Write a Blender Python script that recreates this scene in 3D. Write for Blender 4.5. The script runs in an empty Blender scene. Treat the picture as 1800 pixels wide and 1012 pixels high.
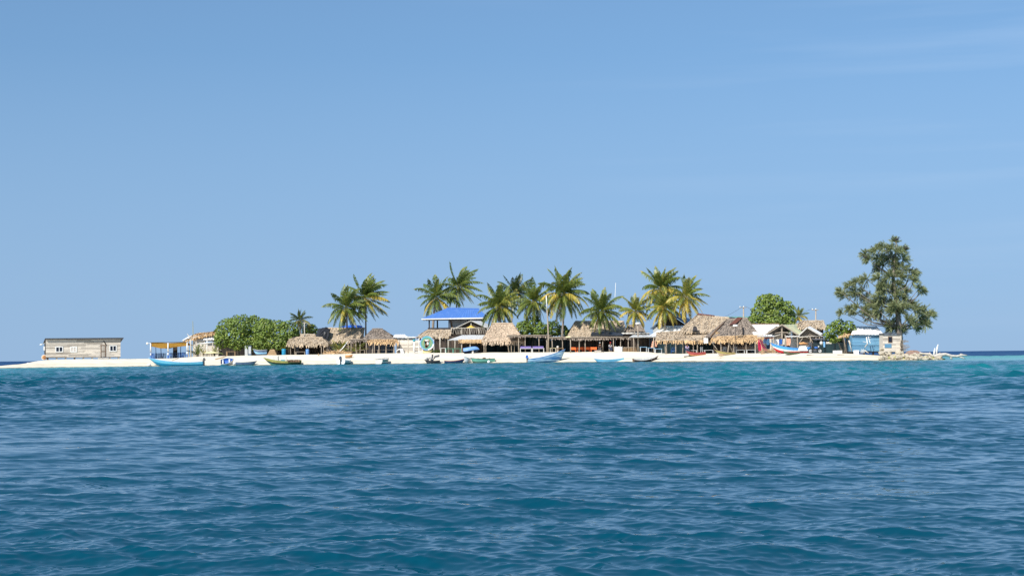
import bpy, math, random
import numpy as np
from mathutils import Vector, Matrix

# ------------------------------------------------------------------ camera
F, H = 2600.0, 1.0                     # focal length in photo pixels (1800 wide), eye height in metres
scene = bpy.context.scene
COL = scene.collection
HZ0, HZS = 635.0, -0.0107              # where the sea horizon crosses the photo
PITCH = math.atan((HZ0 + HZS * 900 - 506.0) / F)
FWD = Vector((0, math.cos(PITCH), math.sin(PITCH)))
U0 = Vector((0, -math.sin(PITCH), math.cos(PITCH)))
X0 = Vector((1, 0, 0))
ROLL = math.atan(-HZS)
RT = X0 * math.cos(ROLL) - U0 * math.sin(ROLL)
UP = X0 * math.sin(ROLL) + U0 * math.cos(ROLL)
cam_data = bpy.data.cameras.new("camera")
cam_data.sensor_width = 36.0
cam_data.lens = F / 1800.0 * 36.0
cam_data.clip_start = 0.1
cam_data.clip_end = 40000.0
cam = bpy.data.objects.new("camera", cam_data)
COL.objects.link(cam)
cam.matrix_world = Matrix(((RT.x, UP.x, -FWD.x, 0), (RT.y, UP.y, -FWD.y, 0), (RT.z, UP.z, -FWD.z, H), (0, 0, 0, 1)))
scene.camera = cam

# ------------------------------------------------------------------ sky, sun, exposure
SUN_EL, SUN_AZ = math.radians(44), math.radians(-36)     # azimuth from straight behind the viewer, towards his left
world = bpy.data.worlds.new("World")
scene.world = world
world.use_nodes = True
wt = world.node_tree
for n in list(wt.nodes):
    wt.nodes.remove(n)
def wn(t, **kw):
    n = wt.nodes.new(t)
    for k, v in kw.items():
        setattr(n, k, v)
    return n
w_out, w_bg, w_sky = wn('ShaderNodeOutputWorld'), wn('ShaderNodeBackground'), wn('ShaderNodeTexSky')
w_sky.sky_type = 'NISHITA'
w_sky.sun_disc = False
w_sky.sun_elevation = SUN_EL
sun_dir = Vector((math.sin(SUN_AZ) * math.cos(SUN_EL), -math.cos(SUN_AZ) * math.cos(SUN_EL), math.sin(SUN_EL)))  # towards the sun
w_sky.sun_rotation = math.atan2(sun_dir.x, sun_dir.y)
w_sky.altitude = 0.0
w_sky.air_density = 0.9
w_sky.dust_density = 0.6
w_sky.ozone_density = 1.0
w_bg.inputs['Strength'].default_value = 0.085
w_tint = wn('ShaderNodeMix', data_type='RGBA', blend_type='MULTIPLY')
w_tint.inputs['Factor'].default_value = 1.0
w_tint.inputs[7].default_value = (0.86, 1.08, 1.20, 1)
w_co, w_map, w_noise, w_ramp = wn('ShaderNodeTexCoord'), wn('ShaderNodeMapping'), wn('ShaderNodeTexNoise'), wn('ShaderNodeValToRGB')
w_map.inputs['Scale'].default_value = (1.6, 1.6, 26)
w_map.inputs['Rotation'].default_value = (0, math.radians(4), 0)
w_noise.inputs['Scale'].default_value = 1.3
w_noise.inputs['Detail'].default_value = 5
w_ramp.color_ramp.elements[0].position, w_ramp.color_ramp.elements[1].position = 0.5, 0.8
w_ramp.color_ramp.elements[1].color = (0.15, 0.15, 0.15, 1)
w_cl = wn('ShaderNodeMix', data_type='RGBA')
w_cl.inputs[7].default_value = (9.0, 9.6, 10.4, 1)
wl = wt.links.new
w_sep, w_com = wn('ShaderNodeSeparateXYZ'), wn('ShaderNodeCombineXYZ')
w_up = wn('ShaderNodeMath', operation='MULTIPLY_ADD')     # the lowest, murkiest degrees of the sky are left out
w_up.inputs[1].default_value, w_up.inputs[2].default_value = 0.55, 0.135
wl(w_co.outputs['Generated'], w_sep.inputs[0]); wl(w_sep.outputs[2], w_up.inputs[0])
wl(w_sep.outputs[0], w_com.inputs[0]); wl(w_sep.outputs[1], w_com.inputs[1]); wl(w_up.outputs[0], w_com.inputs[2])
wl(w_com.outputs[0], w_sky.inputs[0])
wl(w_sky.outputs[0], w_tint.inputs[6])
wl(w_co.outputs['Generated'], w_map.inputs[0]); wl(w_map.outputs[0], w_noise.inputs[0]); wl(w_noise.outputs[0], w_ramp.inputs[0])
w_side, w_mul = wn('ShaderNodeMapRange'), wn('ShaderNodeMath', operation='MULTIPLY')      # the wisps lie to the right
w_side.inputs[1].default_value, w_side.inputs[2].default_value = -0.08, 0.30
wl(w_co.outputs['Generated'], w_sep.inputs[0]); wl(w_sep.outputs[0], w_side.inputs[0]); wl(w_side.outputs[0], w_mul.inputs[0]); wl(w_ramp.outputs[0], w_mul.inputs[1]); wl(w_mul.outputs[0], w_cl.inputs[0]); wl(w_tint.outputs[2], w_cl.inputs[6])
w_hz, w_hm = wn('ShaderNodeMapRange'), wn('ShaderNodeMix', data_type='RGBA')          # pale sea air low over the horizon
w_hz.inputs[1].default_value, w_hz.inputs[2].default_value, w_hz.inputs[3].default_value, w_hz.inputs[4].default_value = 0.0, 0.20, 0.85, 0.0
w_hm.inputs[7].default_value = (2.75, 4.05, 5.95, 1)
wl(w_sep.outputs[2], w_hz.inputs[0]); wl(w_hz.outputs[0], w_hm.inputs[0]); wl(w_cl.outputs[2], w_hm.inputs[6])
wl(w_hm.outputs[2], w_bg.inputs['Color']); wl(w_bg.outputs[0], w_out.inputs[0])

sun_data = bpy.data.lights.new("sun", 'SUN')
sun_data.energy = 4.6
sun_data.angle = math.radians(0.5)
sun_data.color = (1.0, 0.95, 0.87)
sun = bpy.data.objects.new("sun", sun_data)
COL.objects.link(sun)
sun.rotation_euler = sun_dir.to_track_quat('Z', 'Y').to_euler()
scene.view_settings.view_transform = 'Standard'
scene.view_settings.look = 'None'
scene.view_settings.exposure = 0.45
scene.view_settings.gamma = 1.0
scene.cycles.max_bounces = 6
scene.cycles.transparent_max_bounces = 8

# ------------------------------------------------------------------ photo pixels to places
def W(px, py, Y):
    d = FWD + RT * ((px - 900) / F) + UP * ((506 - py) / F)
    return Vector((d.x * Y / d.y, Y, H + d.z * Y / d.y))
def hz(px):
    return HZ0 + HZS * px
SH_PX = [-400, -150, 0, 90, 200, 290, 395, 510, 600, 740, 840, 940, 1040, 1140, 1240, 1340, 1450, 1550, 1650, 1750, 2000]
SH_OF = [12.6, 12.2, 11.9, 11.6, 11.5, 11.3, 11.2, 11.4, 11.4, 11.5, 11.6, 11.9, 12.2, 12.7, 13.3, 13.8, 14.4, 14.9, 15.0, 15.0, 15.0]
def YS(px):
    return H * F / float(np.interp(px, SH_PX, SH_OF))
_shx = np.array([(p - 900) / F * YS(p) for p in np.arange(-400, 2001, 10)])
_shy = np.array([YS(p) for p in np.arange(-400, 2001, 10)])
_shp = np.arange(-400, 2001, 10).astype(float)
CR_PX = [-200, -110, -60, 0, 20, 40, 90, 200, 255, 295, 330, 395, 440, 510, 620, 720, 800, 900, 1000, 1100, 1150, 1175, 1280, 1350, 1450, 1530, 1570, 1610, 1640, 1668, 1700, 2000]
CR_OF = [-20, -14, -9, -4.6, -1.2, 1.6, 2.4, 1.4, 1.8, 3.2, 5.2, 5.2, 5.8, 6.1, 7.0, 7.0, 6.3, 6.3, 5.6, 5.5, 4.6, 0.9, 0.5, 0.1, -0.5, -2.4, -5, -8, -12, -22, -26, -30]
def ground(X, Y):
    """height of the island over the sea, for arrays or single numbers"""
    X = np.asarray(X, float); Y = np.asarray(Y, float)
    ys = np.interp(X, _shx, _shy)
    p = np.interp(X, _shx, _shp)
    wd = 11.0
    zc = 1.0 + np.interp(p, CR_PX, CR_OF) * (ys + wd) / F
    s = Y - ys
    t = np.clip(s / wd, 0, 1)
    z = zc * (1 - (1 - t) ** 1.5)
    z = np.where(s < 0, 0.07 * s, z)
    back = np.clip((s - 60) / 14, 0, 1)
    z = z * (1 - back) - 1.2 * back
    return np.maximum(z, -1.5)
def gz(x, y):
    return float(ground(x, y))
def spot(px, d):
    """a point on the ground, d metres inland of the waterline"""
    Y = YS(px) + d
    x = W(px, hz(px), Y).x
    return Vector((x, Y, gz(x, Y)))

# ------------------------------------------------------------------ mesh builder
class MB:
    def __init__(s):
        s.v, s.f, s.m, s.c = [], [], [], []
    def add(s, vs, fs, mat=0, tint=0.5):
        o = len(s.v)
        s.v.extend([tuple(p) for p in vs])
        for f in fs:
            s.f.append([i + o for i in f]); s.m.append(mat); s.c.append(tint)
    def box(s, x0, x1, y0, y1, z0, z1, mat=0, tint=0.5):
        s.hexa([(x0, y0, z0), (x1, y0, z0), (x1, y1, z0), (x0, y1, z0)], [(x0, y0, z1), (x1, y0, z1), (x1, y1, z1), (x0, y1, z1)], mat, tint)
    def hexa(s, lo, hi, mat=0, tint=0.5):
        n = len(lo)
        s.add(list(lo) + list(hi), [list(range(n))[::-1], list(range(n, 2 * n))] + [[i, (i + 1) % n, n + (i + 1) % n, n + i] for i in range(n)], mat, tint)
    def slab(s, pts, th, mat=0, tint=0.5):
        ps = [Vector(p) for p in pts]
        n = (ps[1] - ps[0]).cross(ps[2] - ps[0]).normalized()
        if n.z < 0: n = -n
        s.hexa([p - n * th for p in ps], ps, mat, tint)
    def beam(s, a, b, w, h=None, mat=0, tint=0.5):
        h = h or w
        a, b = Vector(a), Vector(b)
        t = (b - a).normalized()
        u = Vector((0, 0, 1)) if abs(t.z) < 0.9 else Vector((0, 1, 0))
        sd = t.cross(u).normalized(); up = sd.cross(t)
        q = [sd * (i * w / 2) + up * (j * h / 2) for i, j in ((-1, -1), (1, -1), (1, 1), (-1, 1))]
        s.hexa([a + k for k in q], [b + k for k in q], mat, tint)
    def tube(s, pts, rad, n=6, mat=0, tint=0.5):
        pts = [Vector(p) for p in pts]
        if not hasattr(rad, '__len__'): rad = [rad] * len(pts)
        vs, fs = [], []
        for i, p in enumerate(pts):
            t = (pts[min(i + 1, len(pts) - 1)] - pts[max(i - 1, 0)]).normalized()
            u = Vector((0, 0, 1)) if abs(t.z) < 0.9 else Vector((1, 0, 0))
            a = t.cross(u).normalized(); b = t.cross(a)
            for k in range(n):
                an = 2 * math.pi * k / n
                vs.append(p + a * math.cos(an) * rad[i] + b * math.sin(an) * rad[i])
        for i in range(len(pts) - 1):
            for k in range(n):
                fs.append([i * n + k, i * n + (k + 1) % n, (i + 1) * n + (k + 1) % n, (i + 1) * n + k])
        fs.append(list(range(n))[::-1]); fs.append([(len(pts) - 1) * n + k for k in range(n)])
        s.add(vs, fs, mat, tint)
    def ball(s, c, r, nu=10, nv=7, mat=0, tint=0.5, jit=0, rng=random):
        c = Vector(c); r = (r, r, r) if not hasattr(r, '__len__') else r
        vs = [c + Vector((0, 0, r[2]))]
        for j in range(1, nv):
            th = math.pi * j / nv
            for i in range(nu):
                ph = 2 * math.pi * i / nu
                k = 1 + (rng.uniform(-jit, jit) if jit else 0)
                vs.append(c + Vector((r[0] * math.sin(th) * math.cos(ph), r[1] * math.sin(th) * math.sin(ph), r[2] * math.cos(th))) * k)
        vs.append(c - Vector((0, 0, r[2])))
        fs = [[0, 1 + i, 1 + (i + 1) % nu] for i in range(nu)]
        for j in range(nv - 2):
            for i in range(nu):
                a = 1 + j * nu
                fs.append([a + i, a + nu + i, a + nu + (i + 1) % nu, a + (i + 1) % nu])
        b = 1 + (nv - 2) * nu
        fs += [[b + i, len(vs) - 1, b + (i + 1) % nu] for i in range(nu)]
        s.add(vs, fs, mat, tint)
    def lathe(s, prof, c, n=12, mat=0, tint=0.5):
        c = Vector(c); vs, fs = [], []
        for r, z in prof:
            for k in range(n):
                a = 2 * math.pi * k / n
                vs.append(c + Vector((r * math.cos(a), r * math.sin(a), z)))
        for i in range(len(prof) - 1):
            for k in range(n):
                fs.append([i * n + k, i * n + (k + 1) % n, (i + 1) * n + (k + 1) % n, (i + 1) * n + k])
        fs.append(list(range(n))[::-1]); fs.append([(len(prof) - 1) * n + k for k in range(n)])
        s.add(vs, fs, mat, tint)
    def ribbed(s, a, b, c, d, n, amp, th=0.03, mat=0, jit=0.0):
        """sheet roofing from eave a-b up to ridge d-c with n folds"""
        a, b, c, d = map(Vector, (a, b, c, d))
        nr = (b - a).cross(d - a).normalized()
        if nr.z < 0: nr = -nr
        vs, fs = [], []
        for i in range(n + 1):
            u = i / n; o = nr * (amp if i % 2 else -amp) + nr * random.uniform(-jit, jit)
            lo, hi = a.lerp(b, u) + o, d.lerp(c, u) + o
            vs += [lo, hi, lo - nr * th, hi - nr * th]
        for i in range(n):
            p, q = 4 * i, 4 * i + 4
            fs += [[p, q, q + 1, p + 1], [p + 2, p + 3, q + 3, q + 2], [p, p + 2, q + 2, q], [p + 1, q + 1, q + 3, p + 3]]
        fs += [[0, 1, 3, 2], [4 * n, 4 * n + 2, 4 * n + 3, 4 * n + 1]]
        s.add(vs, fs, mat, 0.5)
    def build(s, name, mats, root=None, smooth=False):
        me = bpy.data.meshes.new(name)
        o = Vector((0, 0, 0)) if root is None else root_loc(root)
        me.from_pydata([(p[0] - o.x, p[1] - o.y, p[2] - o.z) for p in s.v], [], s.f)
        for m in (mats if isinstance(mats, (list, tuple)) else [mats]):
            me.materials.append(m)
        me.polygons.foreach_set('material_index', s.m)
        at = me.attributes.new('tint', 'FLOAT', 'FACE')
        at.data.foreach_set('value', s.c)
        if smooth:
            me.polygons.foreach_set('use_smooth', [True] * len(me.polygons))
        me.update()
        ob = bpy.data.objects.new(name, me)
        COL.objects.link(ob)
        if root is not None: ob.parent = root
        return ob
def root_loc(r):
    v = Vector((0, 0, 0))
    while r is not None:
        v += Vector(r.location); r = r.parent
    return v
def tag(o, label, cat, group=None, kind=None):
    o['label'] = label; o['category'] = cat
    if group: o['group'] = group
    if kind: o['kind'] = kind
    return o
def thing(name, label, cat, base=(0, 0, 0), group=None, rotz=0.0):
    o = bpy.data.objects.new(name, None)
    COL.objects.link(o)
    o.empty_display_size = 0.2
    o.location = base; o.rotation_euler = (0, 0, rotz)
    return tag(o, label, cat, group)
def single(mb, name, mats, label, cat, group=None, base=None, smooth=False):
    """a thing made of one mesh, its origin at its base"""
    v = np.array(mb.v)
    b = Vector(base) if base is not None else Vector(((v[:, 0].min() + v[:, 0].max()) / 2, (v[:, 1].min() + v[:, 1].max()) / 2, v[:, 2].min()))
    mb.v = [(p[0] - b.x, p[1] - b.y, p[2] - b.z) for p in mb.v]
    o = mb.build(name, mats, None, smooth)
    o.location = b
    return tag(o, label, cat, group)
KIDS = {}
def copy_tree(o, parent=None):
    c = o.copy(); COL.objects.link(c); c.parent = parent
    for ch in [k for k in bpy.data.objects if k.parent == o]:
        copy_tree(ch, c)
    return c
def place(proto, px, d, rotz, label, group=None, dz=0.0):
    """first use moves the prototype itself, later ones copy it"""
    o = proto if not proto.get('used') else copy_tree(proto)
    proto['used'] = 1
    o.location = spot(px, d) + Vector((0, 0, dz)); o.rotation_euler = (0, 0, rotz)
    o['label'] = label
    if group: o['group'] = group
    elif 'group' in o: del o['group']
    return o

# ------------------------------------------------------------------ materials
def newmat(name):
    m = bpy.data.materials.new(name); m.use_nodes = True
    nt = m.node_tree
    for n in list(nt.nodes): nt.nodes.remove(n)
    return m, nt, nt.links.new
def mat(name, c1, c2=None, scale=(3, 3, 3), rough=0.8, bump=0.0, tint=None, transl=0.0, metal=0.0, detail=4, lo=0.3, hi=0.7, spec=0.3):
    """two colours mixed by noise over the object; tint = (colour at 0, colour at 1) mixed by the face's own tint"""
    m, nt, L = newmat(name)
    out = nt.nodes.new('ShaderNodeOutputMaterial'); b = nt.nodes.new('ShaderNodeBsdfPrincipled')
    b.inputs['Roughness'].default_value = rough; b.inputs['Metallic'].default_value = metal
    b.inputs['Specular IOR Level'].default_value = spec
    co = nt.nodes.new('ShaderNodeTexCoord'); mp = nt.nodes.new('ShaderNodeMapping'); mp.inputs['Scale'].default_value = scale
    L(co.outputs['Object'], mp.inputs[0])
    no = nt.nodes.new('ShaderNodeTexNoise'); no.inputs['Scale'].default_value = 1; no.inputs['Detail'].default_value = detail
    L(mp.outputs[0], no.inputs[0])
    mr = nt.nodes.new('ShaderNodeMapRange'); mr.inputs[1].default_value = lo; mr.inputs[2].default_value = hi
    L(no.outputs[0], mr.inputs[0])
    mx = nt.nodes.new('ShaderNodeMix'); mx.data_type = 'RGBA'
    L(mr.outputs[0], mx.inputs[0])
    mx.inputs[6].default_value = (*c1, 1); mx.inputs[7].default_value = (*(c2 or [k * 0.75 for k in c1]), 1)
    colour = mx.outputs[2]
    if tint:
        a = nt.nodes.new('ShaderNodeAttribute'); a.attribute_name = 'tint'
        r = nt.nodes.new('ShaderNodeValToRGB')
        els = r.color_ramp.elements
        els[0].color = (*tint[0], 1); els[1].color = (*tint[-1], 1)
        if len(tint) == 3:
            e = els.new(0.5); e.color = (*tint[1], 1)
        L(a.outputs['Fac'], r.inputs[0])
        m2 = nt.nodes.new('ShaderNodeMix'); m2.data_type = 'RGBA'; m2.blend_type = 'MULTIPLY'; m2.inputs[0].default_value = 1
        L(colour, m2.inputs[6]); L(r.outputs[0], m2.inputs[7]); colour = m2.outputs[2]
    L(colour, b.inputs['Base Color'])
    if bump:
        bp = nt.nodes.new('ShaderNodeBump'); bp.inputs['Strength'].default_value = bump; bp.inputs['Distance'].default_value = 0.05
        L(no.outputs[0], bp.inputs['Height']); L(bp.outputs[0], b.inputs['Normal'])
    sh = b.outputs[0]
    if transl:
        tr = nt.nodes.new('ShaderNodeBsdfTranslucent'); L(colour, tr.inputs[0])
        ms = nt.nodes.new('ShaderNodeMixShader'); ms.inputs[0].default_value = transl
        L(sh, ms.inputs[1]); L(tr.outputs[0], ms.inputs[2]); sh = ms.outputs[0]
    L(sh, out.inputs[0])
    return m
ONE = (1, 1, 1)
M = {}
M['thatch'] = mat('thatch', (.57, .48, .37), (.36, .30, .23), (5, 5, 5), .95, 0, ((.55, .50, .46), (1, .97, .92), (1.35, 1.2, 1.0)))
M['thatch_gold'] = mat('thatch_gold', (.62, .45, .26), (.44, .31, .18), (5, 5, 5), .95, 0, ((.6, .55, .5), (1, .95, .9), (1.35, 1.25, 1.1)))
M['thatch_pale'] = mat('thatch_pale', (.66, .54, .42), (.46, .37, .28), (5, 5, 5), .95, 0, ((.55, .5, .45), (1, .97, .92), (1.25, 1.18, 1.1)))
M['thatch_grey'] = mat('thatch_grey', (.33, .28, .235), (.20, .17, .145), (5, 5, 5), .95, 0, ((.5, .47, .45), (1, .98, .96), (1.4, 1.3, 1.2)))
M['grey_plank'] = mat('grey_plank', (.70, .65, .58), (.36, .335, .30), (1.8, 9, 30), .9, .3, ((.6, .57, .53), (.98, .95, .91), (1.35, 1.3, 1.22)))
M['dark_plank'] = mat('dark_plank', (.075, .060, .050), (.03, .026, .024), (9, 9, 2), .9, .2, ((.5, .5, .5), (1, .95, .9), (1.5, 1.35, 1.2)))
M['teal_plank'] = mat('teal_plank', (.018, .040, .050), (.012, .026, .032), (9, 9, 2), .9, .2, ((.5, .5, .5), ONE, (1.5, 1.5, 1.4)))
M['shade_grey_plank'] = mat('shade_grey_plank', (.24, .205, .17), (.14, .12, .10), (9, 9, 2), .9, .2, ((.6, .6, .6), ONE, (1.35, 1.3, 1.2)))  # grey plank darkened: shade on the gable wall, own grey on stacked boards
M['shade_dark_plank'] = mat('shade_dark_plank', (.03, .026, .024), (.016, .014, .014), (9, 9, 2), .9, .2, ((.5, .5, .5), ONE, (1.4, 1.3, 1.2)))  # darker copy of the dark planks; shade under the trees is in the colour
M['post'] = mat('post', (.44, .37, .29), (.27, .22, .17), (8, 8, 2), .9, .3, ((.6, .55, .5), ONE, (1.3, 1.25, 1.15)))
M['post_pale'] = mat('post_pale', (.62, .57, .48), (.45, .40, .33), (8, 8, 2), .9)
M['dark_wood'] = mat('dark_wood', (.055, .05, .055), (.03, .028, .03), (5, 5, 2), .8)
M['brown_wood'] = mat('brown_wood', (.22, .13, .075), (.13, .08, .05), (3, 3, 12), .85, 0, ((.6, .6, .6), ONE, (1.4, 1.3, 1.2)))
M['tan_wood'] = mat('tan_wood', (.45, .30, .17), (.30, .20, .11), (3, 3, 12), .85)
M['palm_bark'] = mat('palm_bark', (.33, .28, .23), (.20, .17, .14), (3, 3, 14), .95, .4)
M['bark'] = mat('bark', (.26, .22, .18), (.15, .125, .10), (6, 6, 3), .95, .4)
M['palm_leaf'] = mat('palm_leaf', (1, 1, 1), (.72, .72, .72), (4, 4, 4), .42, 0, ((.055, .105, .022), (.20, .255, .048), (.78, .56, .10)), .30, spec=.5)
M['palm_dark'] = mat('palm_dark', (1, 1, 1), (.7, .7, .7), (4, 4, 4), .42, 0, ((.04, .08, .024), (.13, .17, .036), (.36, .30, .09)), .25, spec=.55)
M['dry_leaf'] = mat('dry_leaf', (.40, .29, .18), (.25, .18, .11), (5, 5, 5), .9, 0, ((.5, .5, .5), ONE, (1.3, 1.2, 1.1)), .15)
M['grape_leaf'] = mat('grape_leaf', (1, 1, 1), (.75, .75, .75), (2, 2, 2), .5, 0, ((.03, .065, .012), (.165, .245, .034), (.38, .42, .09)), .18, spec=.4)
M['she_oak'] = mat('she_oak', (1, 1, 1), (.75, .75, .75), (2, 2, 2), .6, 0, ((.15, .18, .085), (.38, .42, .21), (.58, .58, .32)), .35)
M['zinc'] = mat('zinc', (.62, .63, .63), (.45, .45, .44), (1.5, 1.5, 1.5), .55, 0, None, 0, .0, 5)
M['zinc_white'] = mat('zinc_white', (.82, .82, .80), (.62, .60, .56), (1.2, 1.2, 1.2), .55, 0, None, 0, 0, 6, .45, .8)
M['zinc_green'] = mat('zinc_green', (.42, .46, .30), (.62, .58, .34), (1.6, .5, .8), .6, 0, None, 0, 0, 5, .4, .6)
M['zinc_blue'] = mat('zinc_blue', (.10, .20, .33), (.22, .30, .38), (2, .6, 1), .5, 0, None, 0, 0, 5)
M['rust'] = mat('rust', (.20, .075, .05), (.11, .05, .045), (2, 2, 2), .85, 0, None, 0, 0, 6)
M['blue_roof'] = mat('blue_roof', (.065, .165, .45), (.095, .20, .48), (2.4, .5, .9), .5, 0, None, 0, 0, 6, .45, .75)
M['blue_tarp'] = mat('blue_tarp', (.03, .16, .72), (.02, .10, .50), (2, 2, 2), .5, .4)
M['black_tarp'] = mat('black_tarp', (.035, .037, .042), (.015, .015, .018), (3, 3, 3), .4, .8)
M['white'] = mat('white', (.82, .82, .80), (.70, .70, .67), (2, 2, 2), .55)
M['off_white'] = mat('off_white', (.70, .67, .61), (.52, .49, .44), (4, 4, 4), .7)
M['grey_white'] = mat('grey_white', (.52, .54, .54), (.40, .41, .42), (4, 4, 4), .7)
M['concrete'] = mat('concrete', (.48, .46, .42), (.36, .34, .31), (3, 3, 3), .9)
M['pane'] = mat('pane', (.015, .018, .03), (.01, .012, .02), (1, 1, 1), .1, spec=.5)
M['curtain'] = mat('curtain', (.68, .63, .57), (.45, .40, .36), (9, 9, 2), .8)
M['ochre'] = mat('ochre', (.48, .27, .045), (.34, .18, .03), (2, 2, 6), .8, .4, None, .25)
M['canvas'] = mat('canvas', (.30, .33, .36), (.23, .25, .28), (2, 2, 2), .8)
M['yellow_cloth'] = mat('yellow_cloth', (.80, .60, .12), (.66, .46, .08), (2, 2, 2), .8, 0, None, .2)
M['pale_yellow'] = mat('pale_yellow', (.82, .74, .42), (.70, .62, .33), (3, 3, 3), .6)
M['purple'] = mat('purple', (.20, .15, .38), (.15, .11, .30), (5, 5, 5), .7)
M['orange'] = mat('orange', (.85, .18, .045), (.70, .13, .03), (5, 5, 5), .7, 0)
M['orange_tan'] = mat('orange_tan', (.75, .36, .14), (.60, .27, .10), (5, 5, 5), .7)
M['green_paint'] = mat('green_paint', (.07, .32, .20), (.05, .24, .15), (5, 5, 5), .6)
M['sea_green'] = mat('sea_green', (.14, .36, .27), (.10, .27, .21), (4, 4, 4), .6)
M['teal'] = mat('teal', (.07, .36, .42), (.05, .27, .33), (4, 4, 4), .55)
M['cyan'] = mat('cyan', (.15, .47, .60), (.11, .38, .52), (2, 2, 6), .5)
M['cyan_deep'] = mat('cyan_deep', (.02, .25, .43), (.015, .19, .34), (2, 2, 6), .5)
M['blue'] = mat('blue', (.045, .16, .50), (.03, .11, .38), (3, 3, 3), .5)
M['mid_blue'] = mat('mid_blue', (.13, .28, .54), (.09, .21, .44), (3, 3, 3), .5)
M['bright_blue'] = mat('bright_blue', (.09, .36, .78), (.06, .28, .66), (2, 2, 3), .5)
M['sky_blue'] = mat('sky_blue', (.30, .58, .85), (.22, .46, .72), (3, 3, 3), .5)
M['navy'] = mat('navy', (.03, .06, .13), (.02, .04, .09), (3, 3, 3), .5)
M['slate_blue'] = mat('slate_blue', (.11, .17, .25), (.08, .12, .19), (3, 3, 3), .6)
M['streak_blue'] = mat('streak_blue', (.04, .16, .36), (.45, .64, .74), (.7, 1, 12), .5, 0, None, 0, 0, 3, .46, .58)
M['wall_blue'] = mat('wall_blue', (.11, .26, .39), (.085, .205, .33), (.8, 3, 5), .8, 0, ((.75, .75, .75), ONE, (1.35, 1.25, 1.2)))
M['lichen'] = mat('lichen', (.42, .38, .10), (.24, .23, .08), (3, 3, 6), .8)
M['olive'] = mat('olive', (.13, .15, .09), (.08, .09, .05), (3, 3, 6), .8)
M['black'] = mat('black', (.02, .02, .022), (.012, .012, .013), (3, 3, 3), .45)
M['dark_grey'] = mat('dark_grey', (.10, .10, .11), (.06, .06, .065), (3, 3, 3), .6)
M['red'] = mat('red', (.60, .025, .035), (.50, .02, .03), (3, 3, 3), .5)
M['dull_red'] = mat('dull_red', (.42, .09, .08), (.28, .06, .055), (3, 3, 6), .7)
M['crimson'] = mat('crimson', (.52, .03, .10), (.38, .02, .07), (4, 4, 4), .9, 0, None, .1)
M['pink'] = mat('pink', (.80, .22, .30), (.66, .15, .23), (4, 4, 4), .9)
M['peach'] = mat('peach', (.82, .45, .30), (.70, .36, .24), (4, 4, 4), .9)
M['shirt_blue'] = mat('shirt_blue', (.25, .40, .66), (.17, .30, .55), (4, 4, 4), .9)
M['shirt_lilac'] = mat('shirt_lilac', (.62, .48, .62), (.38, .38, .68), (5, 5, 5), .9)
M['skin'] = mat('skin', (.24, .12, .07), (.20, .10, .06), (5, 5, 5), .6)
M['hair'] = mat('hair', (.015, .012, .01), (.01, .009, .008), (9, 9, 9), .5)
M['rock'] = mat('rock', (.52, .46, .36), (.30, .26, .19), (4, 4, 4), .95, .6)
M['rock_red'] = mat('rock_red', (.30, .20, .16), (.20, .13, .10), (4, 4, 4), .95, .5)
M['moss'] = mat('moss', (.22, .25, .06), (.45, .42, .16), (3, 3, 3), .95, .5)
M['drift'] = mat('drift', (.58, .54, .48), (.38, .34, .29), (3, 9, 9), .9, .4)
M['bone_white'] = mat('bone_white', (.80, .79, .76), (.68, .66, .62), (3, 9, 9), .8)
M['lamp'] = mat('lamp', (.85, .83, .76), (.80, .78, .70), (3, 3, 3), .4)
M['rubber'] = mat('rubber', (.02, .02, .02), (.03, .03, .03), (5, 5, 5), .8)
M['bird'] = mat('bird', (.03, .028, .026), (.05, .045, .04), (9, 9, 9), .8)
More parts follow.
